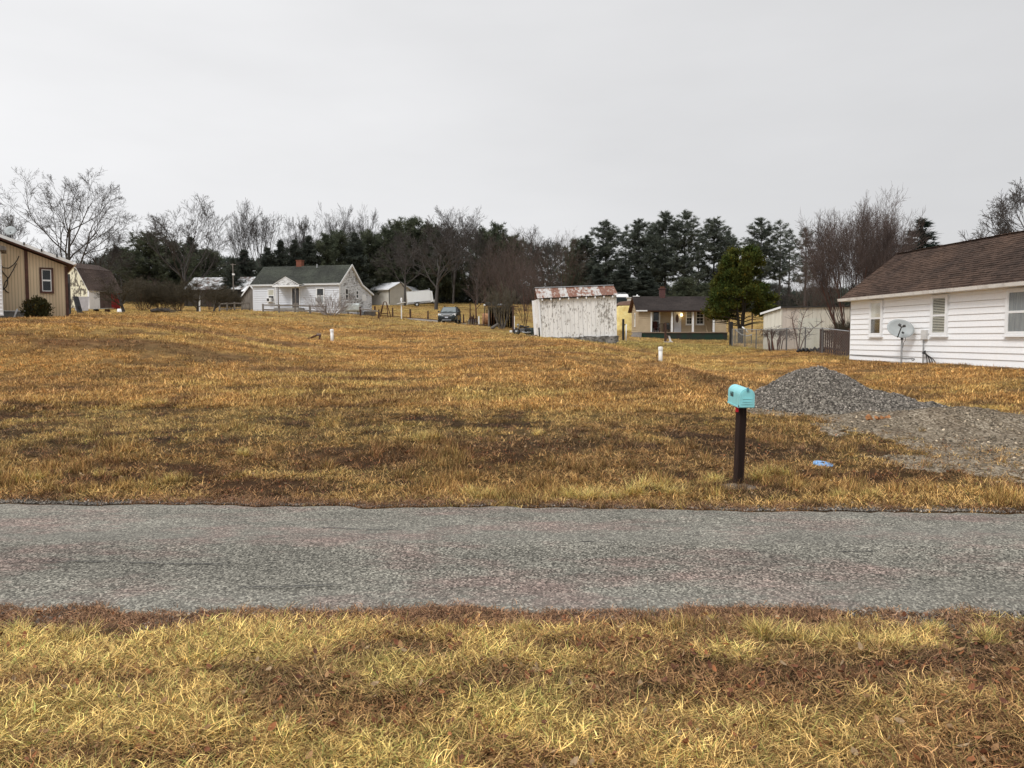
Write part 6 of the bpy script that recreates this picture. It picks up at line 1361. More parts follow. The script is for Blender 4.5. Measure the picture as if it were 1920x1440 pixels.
# bent pipe at the magnolia, dark litter at the shed
q = gp(1390, 58); o = thing('bent_pipe', 'pale pipe sagging in a curve below the magnolia trunk', 'pipe', q)
zz = lambda py: P(1390, py, 58).z - q.z
MB().tube([(-.5, 0, zz(617)), (-.32, 0, zz(622)), (-.05, 0, zz(627)), (.3, 0, zz(630)), (.55, 0, zz(629.5)), (.75, 0, zz(627))], .045, 7).build('pipe', GALV, o, True); MB().tube([(.05, .1, zz(613)), (.3, .1, zz(618)), (.5, .1, zz(624))], .05, 7).build('pipe', WTRIM, o, True)
for x_ in (-.5, .72): MB().tube([(x_, 0, -.1), (x_, 0, zz(617 if x_ < 0 else 627))], .035, 6).build('leg', DARKM, o)
q = gp(1516, 35.5); mb = MB()
for i in range(7): mb.tube([(-.55 + i * .18, rr.uniform(-.1, .1), .03), (-.45 + i * .18, 0, .10 + rr.uniform(0, .12)), (-.3 + i * .18, rr.uniform(-.1, .1), .04)], [.06, .08, .05], 6)
tag(mb.build('rubbish', BLACK, None, True, q), 'dark heap of wet rubbish by the shed door', 'rubbish heap')
# dark house far behind the white shed
q = P(1052, 545, 150); q.z = H(q.x, q.y) - .3
o, r_ = gable_house('house', 'distant dark roofed house showing over the rusty tin roof', 'house', q, 0, 7.6, 6, P(1085, 541, 150).z - q.z, P(1085, 527, 150).z - P(1085, 541, 150).z, WOODG, pm('black_roof', (.03, .03, .032), (.045, .045, .047), 3), .5)
# chunk of orange clay and stones on the gravel
q = gp(1650, 14.0); q.z += .05
o = thing('clay_lump', 'orange broken clay lumps lying on the gravel drive', 'clay lumps', q)
for i in range(6): 
    s_ = link('lump', stm[i % 3], o, (-.22 + i * .09 + rr.uniform(-.02, .02), rr.uniform(-.06, .06), .0), (rr.random(), rr.random(), rr.random())); s_.scale = (rr.uniform(.035, .07), .04, .025); s_.data = s_.data
cl_ = pm('orange_clay', (.42, .20, .08), (.3, .13, .055), 20, .9)
for c_ in o.children:
    c_.data = c_.data.copy(); c_.data.materials.clear(); c_.data.materials.append(cl_)
# ================================================================== trees
def bark(name, c, c2=None): return pm(name, c, c2 or tuple(k * .6 for k in c), 7, .9, (1, 1, .25))
BARK_D, BARK_G, BARK_R = bark('dark_bark', (.085, .076, .070)), bark('grey_bark', (.16, .145, .13)), bark('red_brown_bark', (.125, .058, .042))
TWIG_D, TWIG_R, TWIG_G = bark('dark_twigs', (.085, .074, .068)), bark('red_twigs', (.118, .086, .074)), bark('grey_twigs', (.13, .118, .108))
TWIG_O = bark('olive_twigs', (.085, .070, .045))
def rot_about(v, ax, a): return Matrix.Rotation(a, 3, ax) @ v
def perp(d, rn):
    r = Vector((rn.uniform(-1, 1), rn.uniform(-1, 1), rn.uniform(-1, 1))); r = r - d * r.dot(d); return r.normalized()
def bare(seed, h=10, trunk=.28, r0=.18, lv=5, kids=(7, 6, 5, 4), ang=(.55, .55, .6, .7), lf=(.62, .58, .55, .5), up=.25, wob=.16, stems=1, tw=.010, droop=0, spread=.0, start=.35):
    """returns trunk MB, crown MB; height about h"""
    rn = random.Random(seed); T, Cn = MB(), MB()
    def grow(p, d, ln, r, level):
        n = (6, 6, 5, 4, 3, 3)[level]; pts = [p]; rad = [r]; dirs = [d]; q = p
        for i in range(n):
            u = up if level else .1
            d = (d + perp(d, rn) * rn.uniform(0, wob * (1.0 if level else .45)) + Vector((0, 0, u * .35)) * (1 if level < 3 else .6) + Vector((0, 0, -droop * (level >= 2)))).normalized()
            q = q + d * ln / n; pts.append(q); rad.append(max(r * (1 - .62 * (i + 1) / n), tw * .6)); dirs.append(d)
        m = T if level == 0 else Cn
        m.tube(pts, rad, (7, 5, 4, 3, 3, 3)[level], cap=False)
        if level >= lv: return
        k = kids[min(level, len(kids) - 1)]
        for j in range(k):
            if level == 0: f = trunk + (1 - trunk) * (j + rn.uniform(.1, .9)) / k
            else: f = start + (1 - start) * (j + rn.uniform(.0, 1)) / k
            x = f * n; i = min(int(x), n - 1); t = x - i; b = pts[i].lerp(pts[i + 1], t); rb = rad[i] * (1 - t) + rad[i + 1] * t
            a = ang[min(level, len(ang) - 1)] * rn.uniform(.65, 1.3); dd = dirs[i]
            ax = perp(dd, rn) if level else Vector((math.cos(j * 2.4 + seed), math.sin(j * 2.4 + seed), 0)).cross(Vector((0, 0, 1))).normalized()
            nd = rot_about(dd, ax, a)
            if nd.z < -.25 and level < 3 and not droop: nd.z *= -.3; nd.normalize()
            grow(b, nd, ln * lf[min(level, len(lf) - 1)] * rn.uniform(.75, 1.2) * (1.15 - .35 * f), max(rb * .62, tw), level + 1)
    for s in range(stems):
        a = 6.283 * s / stems + seed; t = spread * rn.uniform(.4, 1.0) if stems > 1 else 0
        d = Vector((math.cos(a) * math.sin(t), math.sin(a) * math.sin(t), math.cos(t)))
        grow(Vector((math.cos(a) * .16 * (stems > 1) * rn.random(), math.sin(a) * .16 * (stems > 1) * rn.random(), -.3)), d, h * rn.uniform(.62, .74) if stems > 1 else h * .66, r0 * (rn.uniform(.45, .8) if stems > 1 else 1), 0)
    allv = np.array(Cn.v + T.v); k = h / max(allv[:, 2].max(), .1)
    for m in (T, Cn): m.v = [(x * k, y * k, z * k) for x, y, z in m.v]
    w = np.percentile(np.abs(np.array(Cn.v)[:, 0]), 98)
    return T, Cn, float(w * 2)
class Kind:
    def __init__(s, name, gen, bm_, cm_, part='crown'):
        T, Cn, s.w = gen; s.h = 0
        s.t = T.mesh('trunk', bm_, True, False); s.c = Cn.mesh(part, cm_, True, False) if isinstance(Cn, MB) else Cn
        zs = max(v[2] for v in (Cn.v if isinstance(Cn, MB) else T.v)); s.h = zs; s.name, s.part = name, part
    def put(s, loc, h, w, label, cat='tree', group=None, rz=None, name=None):
        k = h / s.h; kw = (w / s.w) if w else k
        rz = rr.uniform(0, 6.28) if rz is None else rz
        o = thing(name or s.name, label, cat, loc, rz, group, (kw, kw, k))
        link('trunk', s.t, o); link(s.part, s.c, o); return o
def tree_at(kind, px, top, d, wpx, label, cat='tree', group=None, rz=None, base=None, name=None):
    q = gp(px, d); h = P(px, top, d).z - q.z; return kind.put(q, h, wpx * d / FPX * (1.28 if 'bare' not in kind.name and 'myrtle' not in kind.name else 1.06), label, cat, group, rz, name)
K_walnut = Kind('bare_tree', bare(3, 16, .30, .30, 5, (9, 5, 5, 5, 4), (.85, .6, .6, .7, .8), (.70, .62, .55, .5, .5), .20, .30, tw=.015), BARK_D, TWIG_D)
K_fan = Kind('bare_tree', bare(8, 14, .18, .26, 5, (10, 6, 5, 4, 4), (.62, .5, .5, .6, .6), (.85, .62, .55, .5, .5), .22, .15, tw=.017), BARK_D, TWIG_D)
K_up = Kind('bare_tree', bare(17, 14, .25, .22, 5, (9, 6, 5, 4, 3), (.42, .45, .5, .6, .6), (.80, .6, .55, .5, .5), .35, .13, tw=.017), BARK_D, TWIG_D)
K_round = Kind('bare_tree', bare(23, 12, .35, .22, 5, (9, 6, 6, 5, 3), (.75, .65, .65, .7, .7), (.62, .6, .6, .5, .5), .18, .2, tw=.017), BARK_D, TWIG_D)
K_thick = Kind('bare_tree', bare(31, 10, .1, .10, 4, (6, 5, 4, 3), (.5, .55, .6, .7), (.75, .6, .55, .5), .22, .2, stems=5, tw=.011, spread=.5), BARK_R, TWIG_R)
K_myrtle = Kind('crape_myrtle', bare(37, 8, .34, .075, 4, (7, 6, 5, 4), (.30, .42, .55, .7), (.62, .58, .52, .5), .26, .17, stems=16, tw=.0085, spread=.66), BARK_R, TWIG_R)
K_shrub = Kind('bare_bush', bare(39, 4, .25, .06, 4, (5, 4, 4, 3), (.35, .45, .5, .6), (.6, .55, .5, .5), .25, .15, stems=10, tw=.010, spread=.55), BARK_G, bark('grey_olive_twigs', (.135, .118, .085)))
K_bush = Kind('bare_bush', bare(41, 3, .12, .045, 3, (8, 7, 6), (.55, .6, .7), (.7, .6, .55), .2, .22, stems=9, tw=.011, spread=.8), BARK_R, TWIG_O)
K_apple = Kind('small_bare_tree', bare(43, 4, .28, .14, 4, (9, 7, 6, 5), (1.0, .7, .7, .8), (.75, .62, .6, .55), .16, .28, tw=.010), BARK_D, TWIG_O)
K_forked = Kind('small_bare_tree', bare(47, 4, .42, .14, 4, (5, 5, 5, 4), (.85, .6, .6, .7), (.85, .6, .55, .5), .15, .25, tw=.009), BARK_R, TWIG_R)
K_white = Kind('bare_bush', bare(53, 3, .3, .05, 3, (4, 4, 3), (.35, .45, .5), (.5, .5, .5), .15, .12, stems=26, tw=.010, spread=1.05), bark('pale_stems', (.36, .31, .29)), bark('pale_twigs', (.40, .36, .34)), 'stems')

# evergreens: needle sprays as many small blades
FOL = {}
def foliage(name, c1, c2, sc=.35):
    t = NT(name); f = t.noise(sc, None, 4); i = t.n('ShaderNodeObjectInfo'); a = t.n('ShaderNodeAttribute'); a.attribute_name = 'col'
    col = t.mix(1, t.ramp(f, [(.35, c1), (.65, c2)]), a.outputs['Color'], 'MULTIPLY')
    t.set(col, .8, .15)
    tr_ = t.n('ShaderNodeBsdfTranslucent'); t.l(col, tr_.inputs[0]); m = t.n('ShaderNodeMixShader'); m.inputs[0].default_value = .35
    t.l(t.b.outputs[0], m.inputs[1]); t.l(tr_.outputs[0], m.inputs[2]); t.l(m.outputs[0], t.o.inputs['Surface']); return t.m
NEED = foliage('pine_needles', (.100, .116, .094), (.130, .145, .112)); CEDR = foliage('cedar_needles', (.060, .072, .060), (.090, .100, .078)); CEDG = foliage('green_cedar_needles', (.080, .096, .064), (.110, .120, .074))  # greens lightened to stand in for distance haze and offset self-shadowing
FIRN = foliage('fir_needles', (.020, .032, .024), (.035, .050, .038))
def sprays(cs, dirs, k, ln, wd, seed, spread=.9, flat=0.0, shade=.35):
    """cs (n,3) tip centres, dirs (n,3); k blades each -> verts, tris, colours"""
    g = np.random.RandomState(seed); n = len(cs); d = np.repeat(dirs, k, 0) + g.normal(0, spread, (n * k, 3)); d[:, 2] *= (1 - flat)
    d /= np.linalg.norm(d, axis=1, keepdims=True); s = np.cross(d, g.normal(0, 1, (n * k, 3))); s /= np.linalg.norm(s, axis=1, keepdims=True)
    p = np.repeat(cs, k, 0) + g.normal(0, ln * .18, (n * k, 3)); L_ = ln * g.uniform(.6, 1.2, (n * k, 1)); w = wd * g.uniform(.6, 1.2, (n * k, 1))
    V = np.stack([p - s * w * .5, p + s * w * .5, p + d * L_], 1).reshape(-1, 3); F_ = np.arange(n * k * 3).reshape(-1, 3)
    c = np.repeat(g.uniform(1 - shade, 1 + shade, (n, 1)), k, 0) * g.uniform(.85, 1.15, (n * k, 1)); C_ = np.repeat(c, 3, 0) * np.ones(3)
    return V, F_, C_
def conifer(seed, h, w, start, whorls, per, mat, k=22, ln=.42, wd=.06, up=.25, shape=.8, gap=.25, r0=.20, ragged=.35, dens=1.0, tipup=.3, flat=.3):
    rn = random.Random(seed); T = MB(); T.tube([(0, 0, -.3), (rn.uniform(-.1, .1), rn.uniform(-.1, .1), h * .5), (0, 0, h)], [r0, r0 * .6, .02], 7, cap=False)
    cs, ds = [], []
    for i in range(whorls):
        f = start + (1 - start) * (i + rn.uniform(-.3, .3)) / whorls; f0_ = f; f = min(max(f, start), .99); z = f * h
        prof = ((1 - f) / (1 - start)) ** shape * (1 - .35 * math.exp(-((f - start) / .08) ** 2)); L0 = w / 2 * max(prof, .06)
        for j in range(per):
            if rn.random() < gap: continue
            z = (f0_ + rn.uniform(-.5, .5) * (1 - start) / whorls) * h
            a = rn.uniform(0, 6.283); L_ = L0 * rn.uniform(1 - ragged, 1 + ragged * .7); u = up * rn.uniform(.3, 1.6) * (.6 + .8 * f)
            d = Vector((math.cos(a), math.sin(a), u)).normalized(); p0 = Vector((0, 0, z)); pts = [p0 + d * L_ * t + Vector((0, 0, tipup * L_ * t * t * .4)) for t in (0, .33, .66, 1)]
            T.tube(pts, [.035, .025, .018, .008], 3, cap=False)
            m = max(2, int(L_ * 4.2 * dens))
            for s_ in range(m):
                t = .22 + .8 * (s_ + rn.random()) / m; b = p0 + d * L_ * t + Vector((0, 0, tipup * L_ * t * t * .4)) + Vector((rn.gauss(0, .2), rn.gauss(0, .2), rn.gauss(0, .11))) * L_ * .6
                cs.append(b); ds.append((d + Vector((0, 0, .35))).normalized())
    for s_ in range(5): cs.append(Vector((rn.gauss(0, .08), rn.gauss(0, .08), h * (1 - .012 * s_)))); ds.append(Vector((0, 0, 1)))
    V, F_, C_ = sprays(np.array([tuple(c) for c in cs]), np.array([tuple(d) for d in ds]), k, ln, wd, seed, flat=flat)
    me = np_mesh('crown', V, F_, mat, C_)
    return T, me, w
def KC(name, *a, **kw):
    T, me, w = conifer(*a, **kw); k = Kind(name, (T, me, w), BARK_D, None); return k
PINES = [KC('pine_tree', s, 17, 6.6, .27, 22, 6, NEED, k=28, ln=.44, wd=.062, up=.38, shape=.50, gap=.15, ragged=.5, dens=1.25, tipup=.45) for s in (61, 62, 63, 64)]
THINP = [KC('pine_tree', s, 17, 5.6, .34, 16, 5, NEED, k=22, ln=.44, wd=.062, up=.40, shape=.5, gap=.34, ragged=.55, dens=1.1, tipup=.45) for s in (71, 72)]
CEDARS = [KC('cedar_tree', s, 11, 5.2, .02, 26, 8, CEDR, k=16, ln=.5, wd=.11, up=.6, shape=.75, gap=.12, ragged=.3, dens=1.0, tipup=.3) for s in (81, 82, 83)]
GREENS = [KC('evergreen_tree', s, 11, 8, .06, 20, 9, CEDG, k=16, ln=.55, wd=.10, up=.45, shape=.45, gap=.15, ragged=.45, dens=.75, tipup=.4) for s in (91, 92)]
FIR = KC('fir_tree', 95, 10, 5.6, .03, 22, 10, FIRN, k=16, ln=.34, wd=.07, up=.10, shape=.95, gap=.10, ragged=.28, dens=1.2, tipup=.45, flat=.5)

BG = 'bare trees rising over the wood behind the houses'
tree_at(K_walnut, 134, 306, 92, 200, 'tall spreading bare tree rising over the gambrel barn', rz=.4)
tree_at(K_fan, 352, 360, 104, 178, 'broad fan shaped bare tree above the ruined barn', rz=1.2)
tree_at(K_up, 12, 374, 100, 92, 'bare tree cut by the photo edge over the tan house roof', rz=2.0)
tree_at(K_round, 190, 425, 112, 130, 'smaller rounded bare tree behind the gambrel barn roof', rz=.3)
tree_at(K_fan, 78, 445, 118, 110, 'low bare tree showing over the tan house roof', rz=2.2)
tree_at(K_fan, 232, 470, 122, 100, 'low dark bare tree just right of the barn roof', rz=4.1)
tree_at(K_up, 452, 386, 118, 64, 'narrow pale bare tree left of the tallest pair behind the cottage', group=BG, rz=.6)
tree_at(K_up, 494, 370, 116, 82, 'tall upswept bare tree over the left end of the green roof', group=BG, rz=2.6)
tree_at(K_round, 551, 397, 124, 62, 'round headed bare tree left of a matching one behind the chimney', group=BG, rz=1.0)
tree_at(K_round, 587, 400, 126, 58, 'round headed bare tree right of a matching one behind the chimney', group=BG, rz=3.3)
tree_at(K_up, 645, 381, 136, 70, 'pale bare tree spreading above the wood over the cottage gable', group=BG, rz=4.0)
tree_at(K_up, 683, 386, 138, 62, 'pale bare tree just right of the cottage gable tree', group=BG, rz=5.0)
tree_at(K_up, 850, 374, 132, 104, 'tallest bare tree behind the dark tree over the car', group=BG, rz=.9)
tree_at(K_fan, 895, 405, 128, 90, 'bare tree leaning right between car and hay bale', group=BG, rz=3.0)
tree_at(K_round, 818, 404, 106, 176, 'large dark dense bare tree standing behind the parked car', rz=1.7)
tree_at(K_round, 760, 425, 120, 110, 'dark bare tree over the parked trailer', rz=2.5)
for i, (px, top, d, w, lb) in enumerate(((942, 425, 112, 90, 'brown bare thicket tree above the hay bale'), (985, 418, 110, 84, 'red brown thicket tree over the lean-to roof'), (1018, 420, 112, 80, 'red brown thicket tree above the shed left corner'), (1055, 424, 116, 80, 'red brown thicket tree over the rusty tin roof'))):
    tree_at((K_thick, K_thick, K_up, K_thick)[i], px, top, d, w, lb, group='red brown bare thicket behind the white shed', rz=i * 1.3)
for i, (px, top, d, w, lb) in enumerate(((915, 470, 96, 74, 'short brown thicket left of the lean-to roof'), (955, 455, 94, 80, 'dense brown thicket just behind the lean-to'), (1005, 470, 92, 84, 'short brown thicket beside the white shed wall'))):
    tree_at(K_thick, px, top, d, w, lb, 'thicket', 'short brown thickets behind the lean-to', rz=i * 2.1)
tree_at(K_forked, 893, 530, 92, 60, 'small reddish forked tree right of the parked car', rz=.2)
tree_at(K_shrub, 941, 528, 64.5, 60, 'many stemmed grey shrub growing before the lean-to', 'shrub', rz=.7)
for i, (px, d, top, lb) in enumerate(((985, 67, 470, 'brown stemmed shrub trunk cluster beside the motorcycle'),)): tree_at(K_thick, px, top, d, 70, lb, 'shrub', rz=1.1)
tree_at(K_round, 1935, 322, 58, 250, 'bare tree behind the ridge of the white sided house', rz=2.2)
tree_at(K_myrtle, 1588, 354, 35.5, 190, 'many stemmed red brown crape myrtle behind the picket fence', rz=.5)
tree_at(K_myrtle, 1640, 368, 40, 100, 'narrower crape myrtle showing over the white house roof end', rz=2.6)
tree_at(K_round, 1455, 520, 70, 60, 'bare brown shrub tree right of the magnolia', 'shrub', rz=1.9)
tree_at(K_thick, 1520, 470, 64, 80, 'brown thicket behind the cream shed roof', 'thicket', rz=2.9)
# evergreens behind
EG = 'dark evergreens in the wood behind the houses'
k = 0
for (px, top, d, w, kd, lb) in ((285, 434, 122, 90, 'G', 'dark green rounded evergreen right of the barn roof'), (330, 452, 126, 74, 'G', 'dark evergreen behind the fan shaped bare tree trunk'), (235, 462, 128, 78, 'G', 'low dark evergreen just over the red barn wall'), (392, 468, 124, 76, 'G', 'dark evergreen above the ruined barn roof'), (362, 446, 136, 60, 'C', 'dark cedar behind the fan shaped bare tree crown'),
        (462, 470, 108, 62, 'C', 'dark pointed cedar at the left end of the green roof'), (440, 486, 100, 44, 'C', 'short cedar beside the slender grey pole'), (506, 466, 114, 54, 'C', 'pointed cedar behind the green roof left slope'), (530, 452, 116, 50, 'C', 'pointed cedar left of the brick chimney'), (556, 452, 118, 54, 'C', 'pointed cedar just over the brick chimney'), (582, 444, 120, 56, 'C', 'pointed cedar right of the brick chimney'),
        (612, 438, 122, 66, 'G', 'broad evergreen over the middle of the green roof'), (640, 432, 126, 70, 'G', 'broad evergreen over the cottage gable'), (668, 438, 124, 60, 'C', 'dark cedar right of the cottage gable'), (694, 432, 128, 66, 'G', 'evergreen over the garage white roof'), (722, 428, 130, 64, 'G', 'evergreen just right of the garage'), (748, 412, 132, 72, 'G', 'evergreen over the trailer'), (780, 408, 134, 80, 'G', 'tall rounded evergreen left of the dark bare tree'),
        (812, 420, 134, 66, 'G', 'evergreen behind the dark bare tree over the car'), (846, 428, 136, 62, 'G', 'evergreen right of the dark bare tree over the car'), (905, 428, 138, 66, 'G', 'evergreen above the small forked tree'), (928, 418, 136, 60, 'G', 'evergreen left of the red brown thicket'), (960, 440, 140, 66, 'G', 'evergreen behind the red brown thicket'), (1078, 448, 138, 54, 'G', 'evergreen left of the row of pines')):
    K_ = (GREENS if kd == 'G' else CEDARS)[k % (2 if kd == 'G' else 3)]; k += 1
    tree_at(K_, px, top, d, w, lb, group=EG)
PG = 'pines in the row behind the tan porch house'
for i, (px, top, d, w, th_, lb) in enumerate(((1100, 440, 138, 54, 0, 'short pine at the left end of the pine row'), (1135, 414, 136, 74, 0, 'full pine directly over the rusty tin roof right end'), (1172, 424, 140, 58, 1, 'slim pine over the yellow tarpaulin'), (1196, 412, 136, 66, 0, 'pine over the left end of the porch house'), (1222, 416, 142, 54, 0, 'pine just left of the porch house chimney'), (1246, 398, 136, 70, 0, 'tall full pine over the porch house chimney'), (1281, 396, 134, 72, 0, 'tallest pine right of the porch house chimney'), (1308, 440, 146, 44, 1, 'thin gappy pine over the porch house windows'), (1336, 408, 138, 74, 0, 'pine standing alone left of the magnolia top'), (1362, 432, 142, 56, 0, 'pine with a ragged right side behind the magnolia'),
        (1423, 409, 136, 72, 0, 'pine rising right of the magnolia top'), (1458, 414, 136, 54, 1, 'thin pine over the cream shed left corner'), (1476, 430, 140, 44, 1, 'thin pine second right of the magnolia'), (1506, 428, 132, 56, 1, 'grey pine left of the crape myrtle'))):
    tree_at((THINP[i % 2] if th_ else PINES[i % 4]), px, top, d, w, lb, group=PG)
UG = 'low evergreens under the pines'
for i, (px, top, d, w, lb) in enumerate(((1118, 505, 128, 62, 'low dark evergreen over the rusty roof right half'), (1165, 498, 126, 70, 'low dark evergreen over the white roofed van'), (1206, 508, 124, 66, 'low dark evergreen over the porch house roof left'), (1282, 520, 120, 56, 'low grey green evergreen right of the porch house chimney'), (1320, 530, 126, 50, 'low evergreen over the porch house windows'))):
    tree_at((CEDARS[i % 3] if i < 3 else GREENS[i % 2]), px, top, d, w, lb, group=UG)
tree_at(FIR, 1721, 412, 55, 190, 'dark pointed fir behind the white house roof', rz=.3)

# wood seen only as a mass between and behind those trees
g = np.random.RandomState(8); cs = []
def edge_top(px): return np.interp(px, [-120, 60, 180, 240, 420, 470, 560, 640, 760, 900, 1000, 1080, 1200, 1400, 1500, 1620], [520, 500, 500, 470, 480, 492, 468, 452, 440, 446, 456, 480, 530, 545, 545, 540])
n = 8500; px = g.uniform(-100, 1600, n); d = g.uniform(142, 170, n); x = (px - 960) / FPX * d; zb = height(x, d); zt = EYE + (635 - edge_top(px) + 14 * (fbm(px / 22, px * 0, 4, 3) - .5) * 2) / FPX * d
keep = zt > zb + .5; f = g.rand(n); cs = np.stack([x, d, zb + (zt - zb) * f], 1)[keep]
n = 3600; px = g.uniform(-100, 1600, n); d = g.uniform(136, 150, n); x = (px - 960) / FPX * d; cs = np.concatenate([cs, np.stack([x, d, height(x, d) + g.uniform(-.2, 2.6, n)], 1)])
V, F_, C_ = sprays(cs, np.tile(np.array([[0, 0, 1.0]]), (len(cs), 1)), 14, 1.1, .20, 9, shade=.4)
tag(link('distant_woods', np_mesh('distant_woods', V, F_, CEDR, C_)), 'dark mass of the wood behind the row of houses', 'woods', kind='stuff')

# magnolia: layered leaf rosettes
LEAFM = foliage('magnolia_leaves', (.055, .082, .020), (.105, .108, .024), .55)
def leafy(seed, n_clump, shape, k, ln, wd, mat, name='crown', rad=.30, up=.4):
    g = np.random.RandomState(seed); cs = []; dd = []
    while len(cs) < n_clump:
        p, dr_ = shape(g)
        if p is not None: cs.append(p); dd.append(dr_)
    cs = np.array(cs); dd = np.array(dd); n = len(cs); d = np.repeat(dd, k, 0) + g.normal(0, .75, (n * k, 3)) + np.array([0, 0, up]); d /= np.linalg.norm(d, axis=1, keepdims=True)
    s = np.cross(d, g.normal(0, 1, (n * k, 3)) * .5 + np.array([0, 0, 1.0])); s /= np.linalg.norm(s, axis=1, keepdims=True)
    p = np.repeat(cs, k, 0) + g.normal(0, rad * .5, (n * k, 3)); L_ = ln * g.uniform(.6, 1.2, (n * k, 1)); w = wd * g.uniform(.7, 1.2, (n * k, 1))
    V = np.stack([p, p + d * L_ * .45 + s * w * .5, p + d * L_, p + d * L_ * .45 - s * w * .5], 1).reshape(-1, 3); F_ = np.arange(n * k * 4).reshape(-1, 4)
    cl = np.repeat(g.uniform(.55, 1.4, (n, 1)), k, 0) * g.uniform(.8, 1.2, (n * k, 1)); tint = np.where(g.rand(n * k, 1) < .11, np.array([[1.7, 1.1, .6]]), np.ones((1, 3)))
    return np_mesh(name, V, F_, mat, np.clip(np.repeat(cl * tint, 4, 0), 0, 2))
q = gp(1388, 68); hM = P(1388, 465, 68).z - q.z; mgx = 142 / FPX * 68 / 2; zc = P(1388, 603, 68).z - q.z
mg = thing('magnolia_tree', 'olive green dense magnolia right of the tan porch house', 'tree', q)
lobes = [(random.Random(i + 7).uniform(0, 6.28), .06 + .90 * ((i * .618) % 1), random.Random(i + 90).uniform(.78, 1.10)) for i in range(90)]
def mshape(g):
    a, f, s = lobes[g.randint(len(lobes))]; r = mgx * min((1 - f) ** .46 * 1.02, .98) * s * (.55 + .45 * min(1, f / .16)); z = zc + (hM - zc) * f
    c = np.array([r * .80 * math.cos(a), r * .80 * math.sin(a), z]); R0 = .62 * (1.05 - .45 * f); v = g.normal(0, 1, 3); v /= np.linalg.norm(v); v[2] = abs(v[2]) * .9 - .25
    return c + v * R0 * np.array([1, 1, .62]), np.array([math.cos(a) * .6, math.sin(a) * .6, .5]) + v * .6
link('crown', leafy(5, 2700, mshape, 16, .26, .13, LEAFM), mg)
mgT = MB()
for (dx, dy, r_) in ((-.14, 0, .16), (.16, .1, .14), (.02, -.12, .13)): mgT.tube([(dx * .6, dy * .6, -.3), (dx, dy, zc * .6), (dx * 2.5, dy * 2.5, zc + 1.2), (dx * 4, dy * 4, zc + 3.2)], [r_, r_ * .85, r_ * .6, .03], 8)
for i in range(26):
    a = rr.uniform(0, 6.28); z = zc + rr.uniform(-.3, 3.6); L_ = mgx * .8 * (1 - (z - zc) / (hM - zc)) ** .5; mgT.tube([(0, 0, z - .3), (L_ * .5 * math.cos(a), L_ * .5 * math.sin(a), z), (L_ * math.cos(a), L_ * math.sin(a), z + .1)], [.06, .04, .015], 4, cap=False)
mgT.build('trunk', BARK_D, mg, True)
# rhododendron at the tan house
q = gp(72, 34.5); h_ = P(72, 561, 34.5).z - q.z; rh = thing('evergreen_bush', 'dark green leafy bush growing against the tan panelled wall', 'bush', q)
RHM = foliage('dark_shrub_leaves', (.038, .042, .018), (.070, .064, .024), 1.2); wR = 50 / FPX * 34.5 / 2
lob2 = [(random.Random(i).uniform(0, 6.28), random.Random(i + 9).uniform(0, .9), random.Random(i + 19).uniform(.5, 1.05)) for i in range(24)]
def rshape(g):
    a, f, s = lob2[g.randint(len(lob2))]; r = wR * math.sqrt(max(0, 1 - f * f)) * s * .8; v = g.normal(0, 1, 3); v /= np.linalg.norm(v)
    return np.array([r * math.cos(a), r * math.sin(a) * .8, .08 + h_ * .78 * f]) + np.abs(v) * np.sign(v) * .16, v * .5 + np.array([0, 0, .5])
link('foliage', leafy(6, 420, rshape, 10, .13, .055, RHM, 'foliage', .14), rh)
mb = MB()
for i in range(14): a = rr.uniform(0, 6.28); mb.tube([(.1 * math.cos(a), .1 * math.sin(a), -.1), (wR * .5 * math.cos(a), wR * .5 * math.sin(a), h_ * .5), (wR * .7 * math.cos(a), wR * .7 * math.sin(a), h_ * .75)], [.03, .02, .01], 4, cap=False)
mb.build('stems', BARK_D, rh)
# bare fruit trees and bushes between barn and cottage
tree_at(K_apple, 236, 518, 62, 84, 'low twiggy apple tree with a leaning trunk before the red barn wall', rz=.3)
tree_at(K_apple, 372, 522, 66, 64, 'low twiggy apple tree beside the white flaking post', rz=2.3)
tree_at(K_apple, 403, 530, 68, 60, 'low twiggy apple tree right of the white flaking post', rz=4.2)
tree_at(K_bush, 268, 516, 76, 60, 'brown bush right of the red barn wall', 'bush', 'brown bushes before the ruined barn', 1.0)
tree_at(K_bush, 305, 524, 77, 62, 'brown bush behind the fallen branches', 'bush', 'brown bushes before the ruined barn', 2.0)
tree_at(K_bush, 338, 520, 76, 60, 'brown bush left of the white flaking post', 'bush', 'brown bushes before the ruined barn', 3.0)
tree_at(K_bush, 430, 535, 79, 56, 'brown bush before the weathered shed gable', 'bush', 'brown bushes before the ruined barn', 5.0)
tree_at(K_thick, 395, 528, 82, 66, 'reddish brown bush over the white flaking post', 'bush', 'brown bushes before the ruined barn', 4.4)
tree_at(K_thick, 282, 512, 84, 76, 'tallest brown bush behind the leaning apple tree', 'bush', 'brown bushes before the ruined barn', .4)
tree_at(K_white, 621, 539, 64.3, 84, 'pale stemmed bare bush before the white cottage', 'bush', rz=.2)
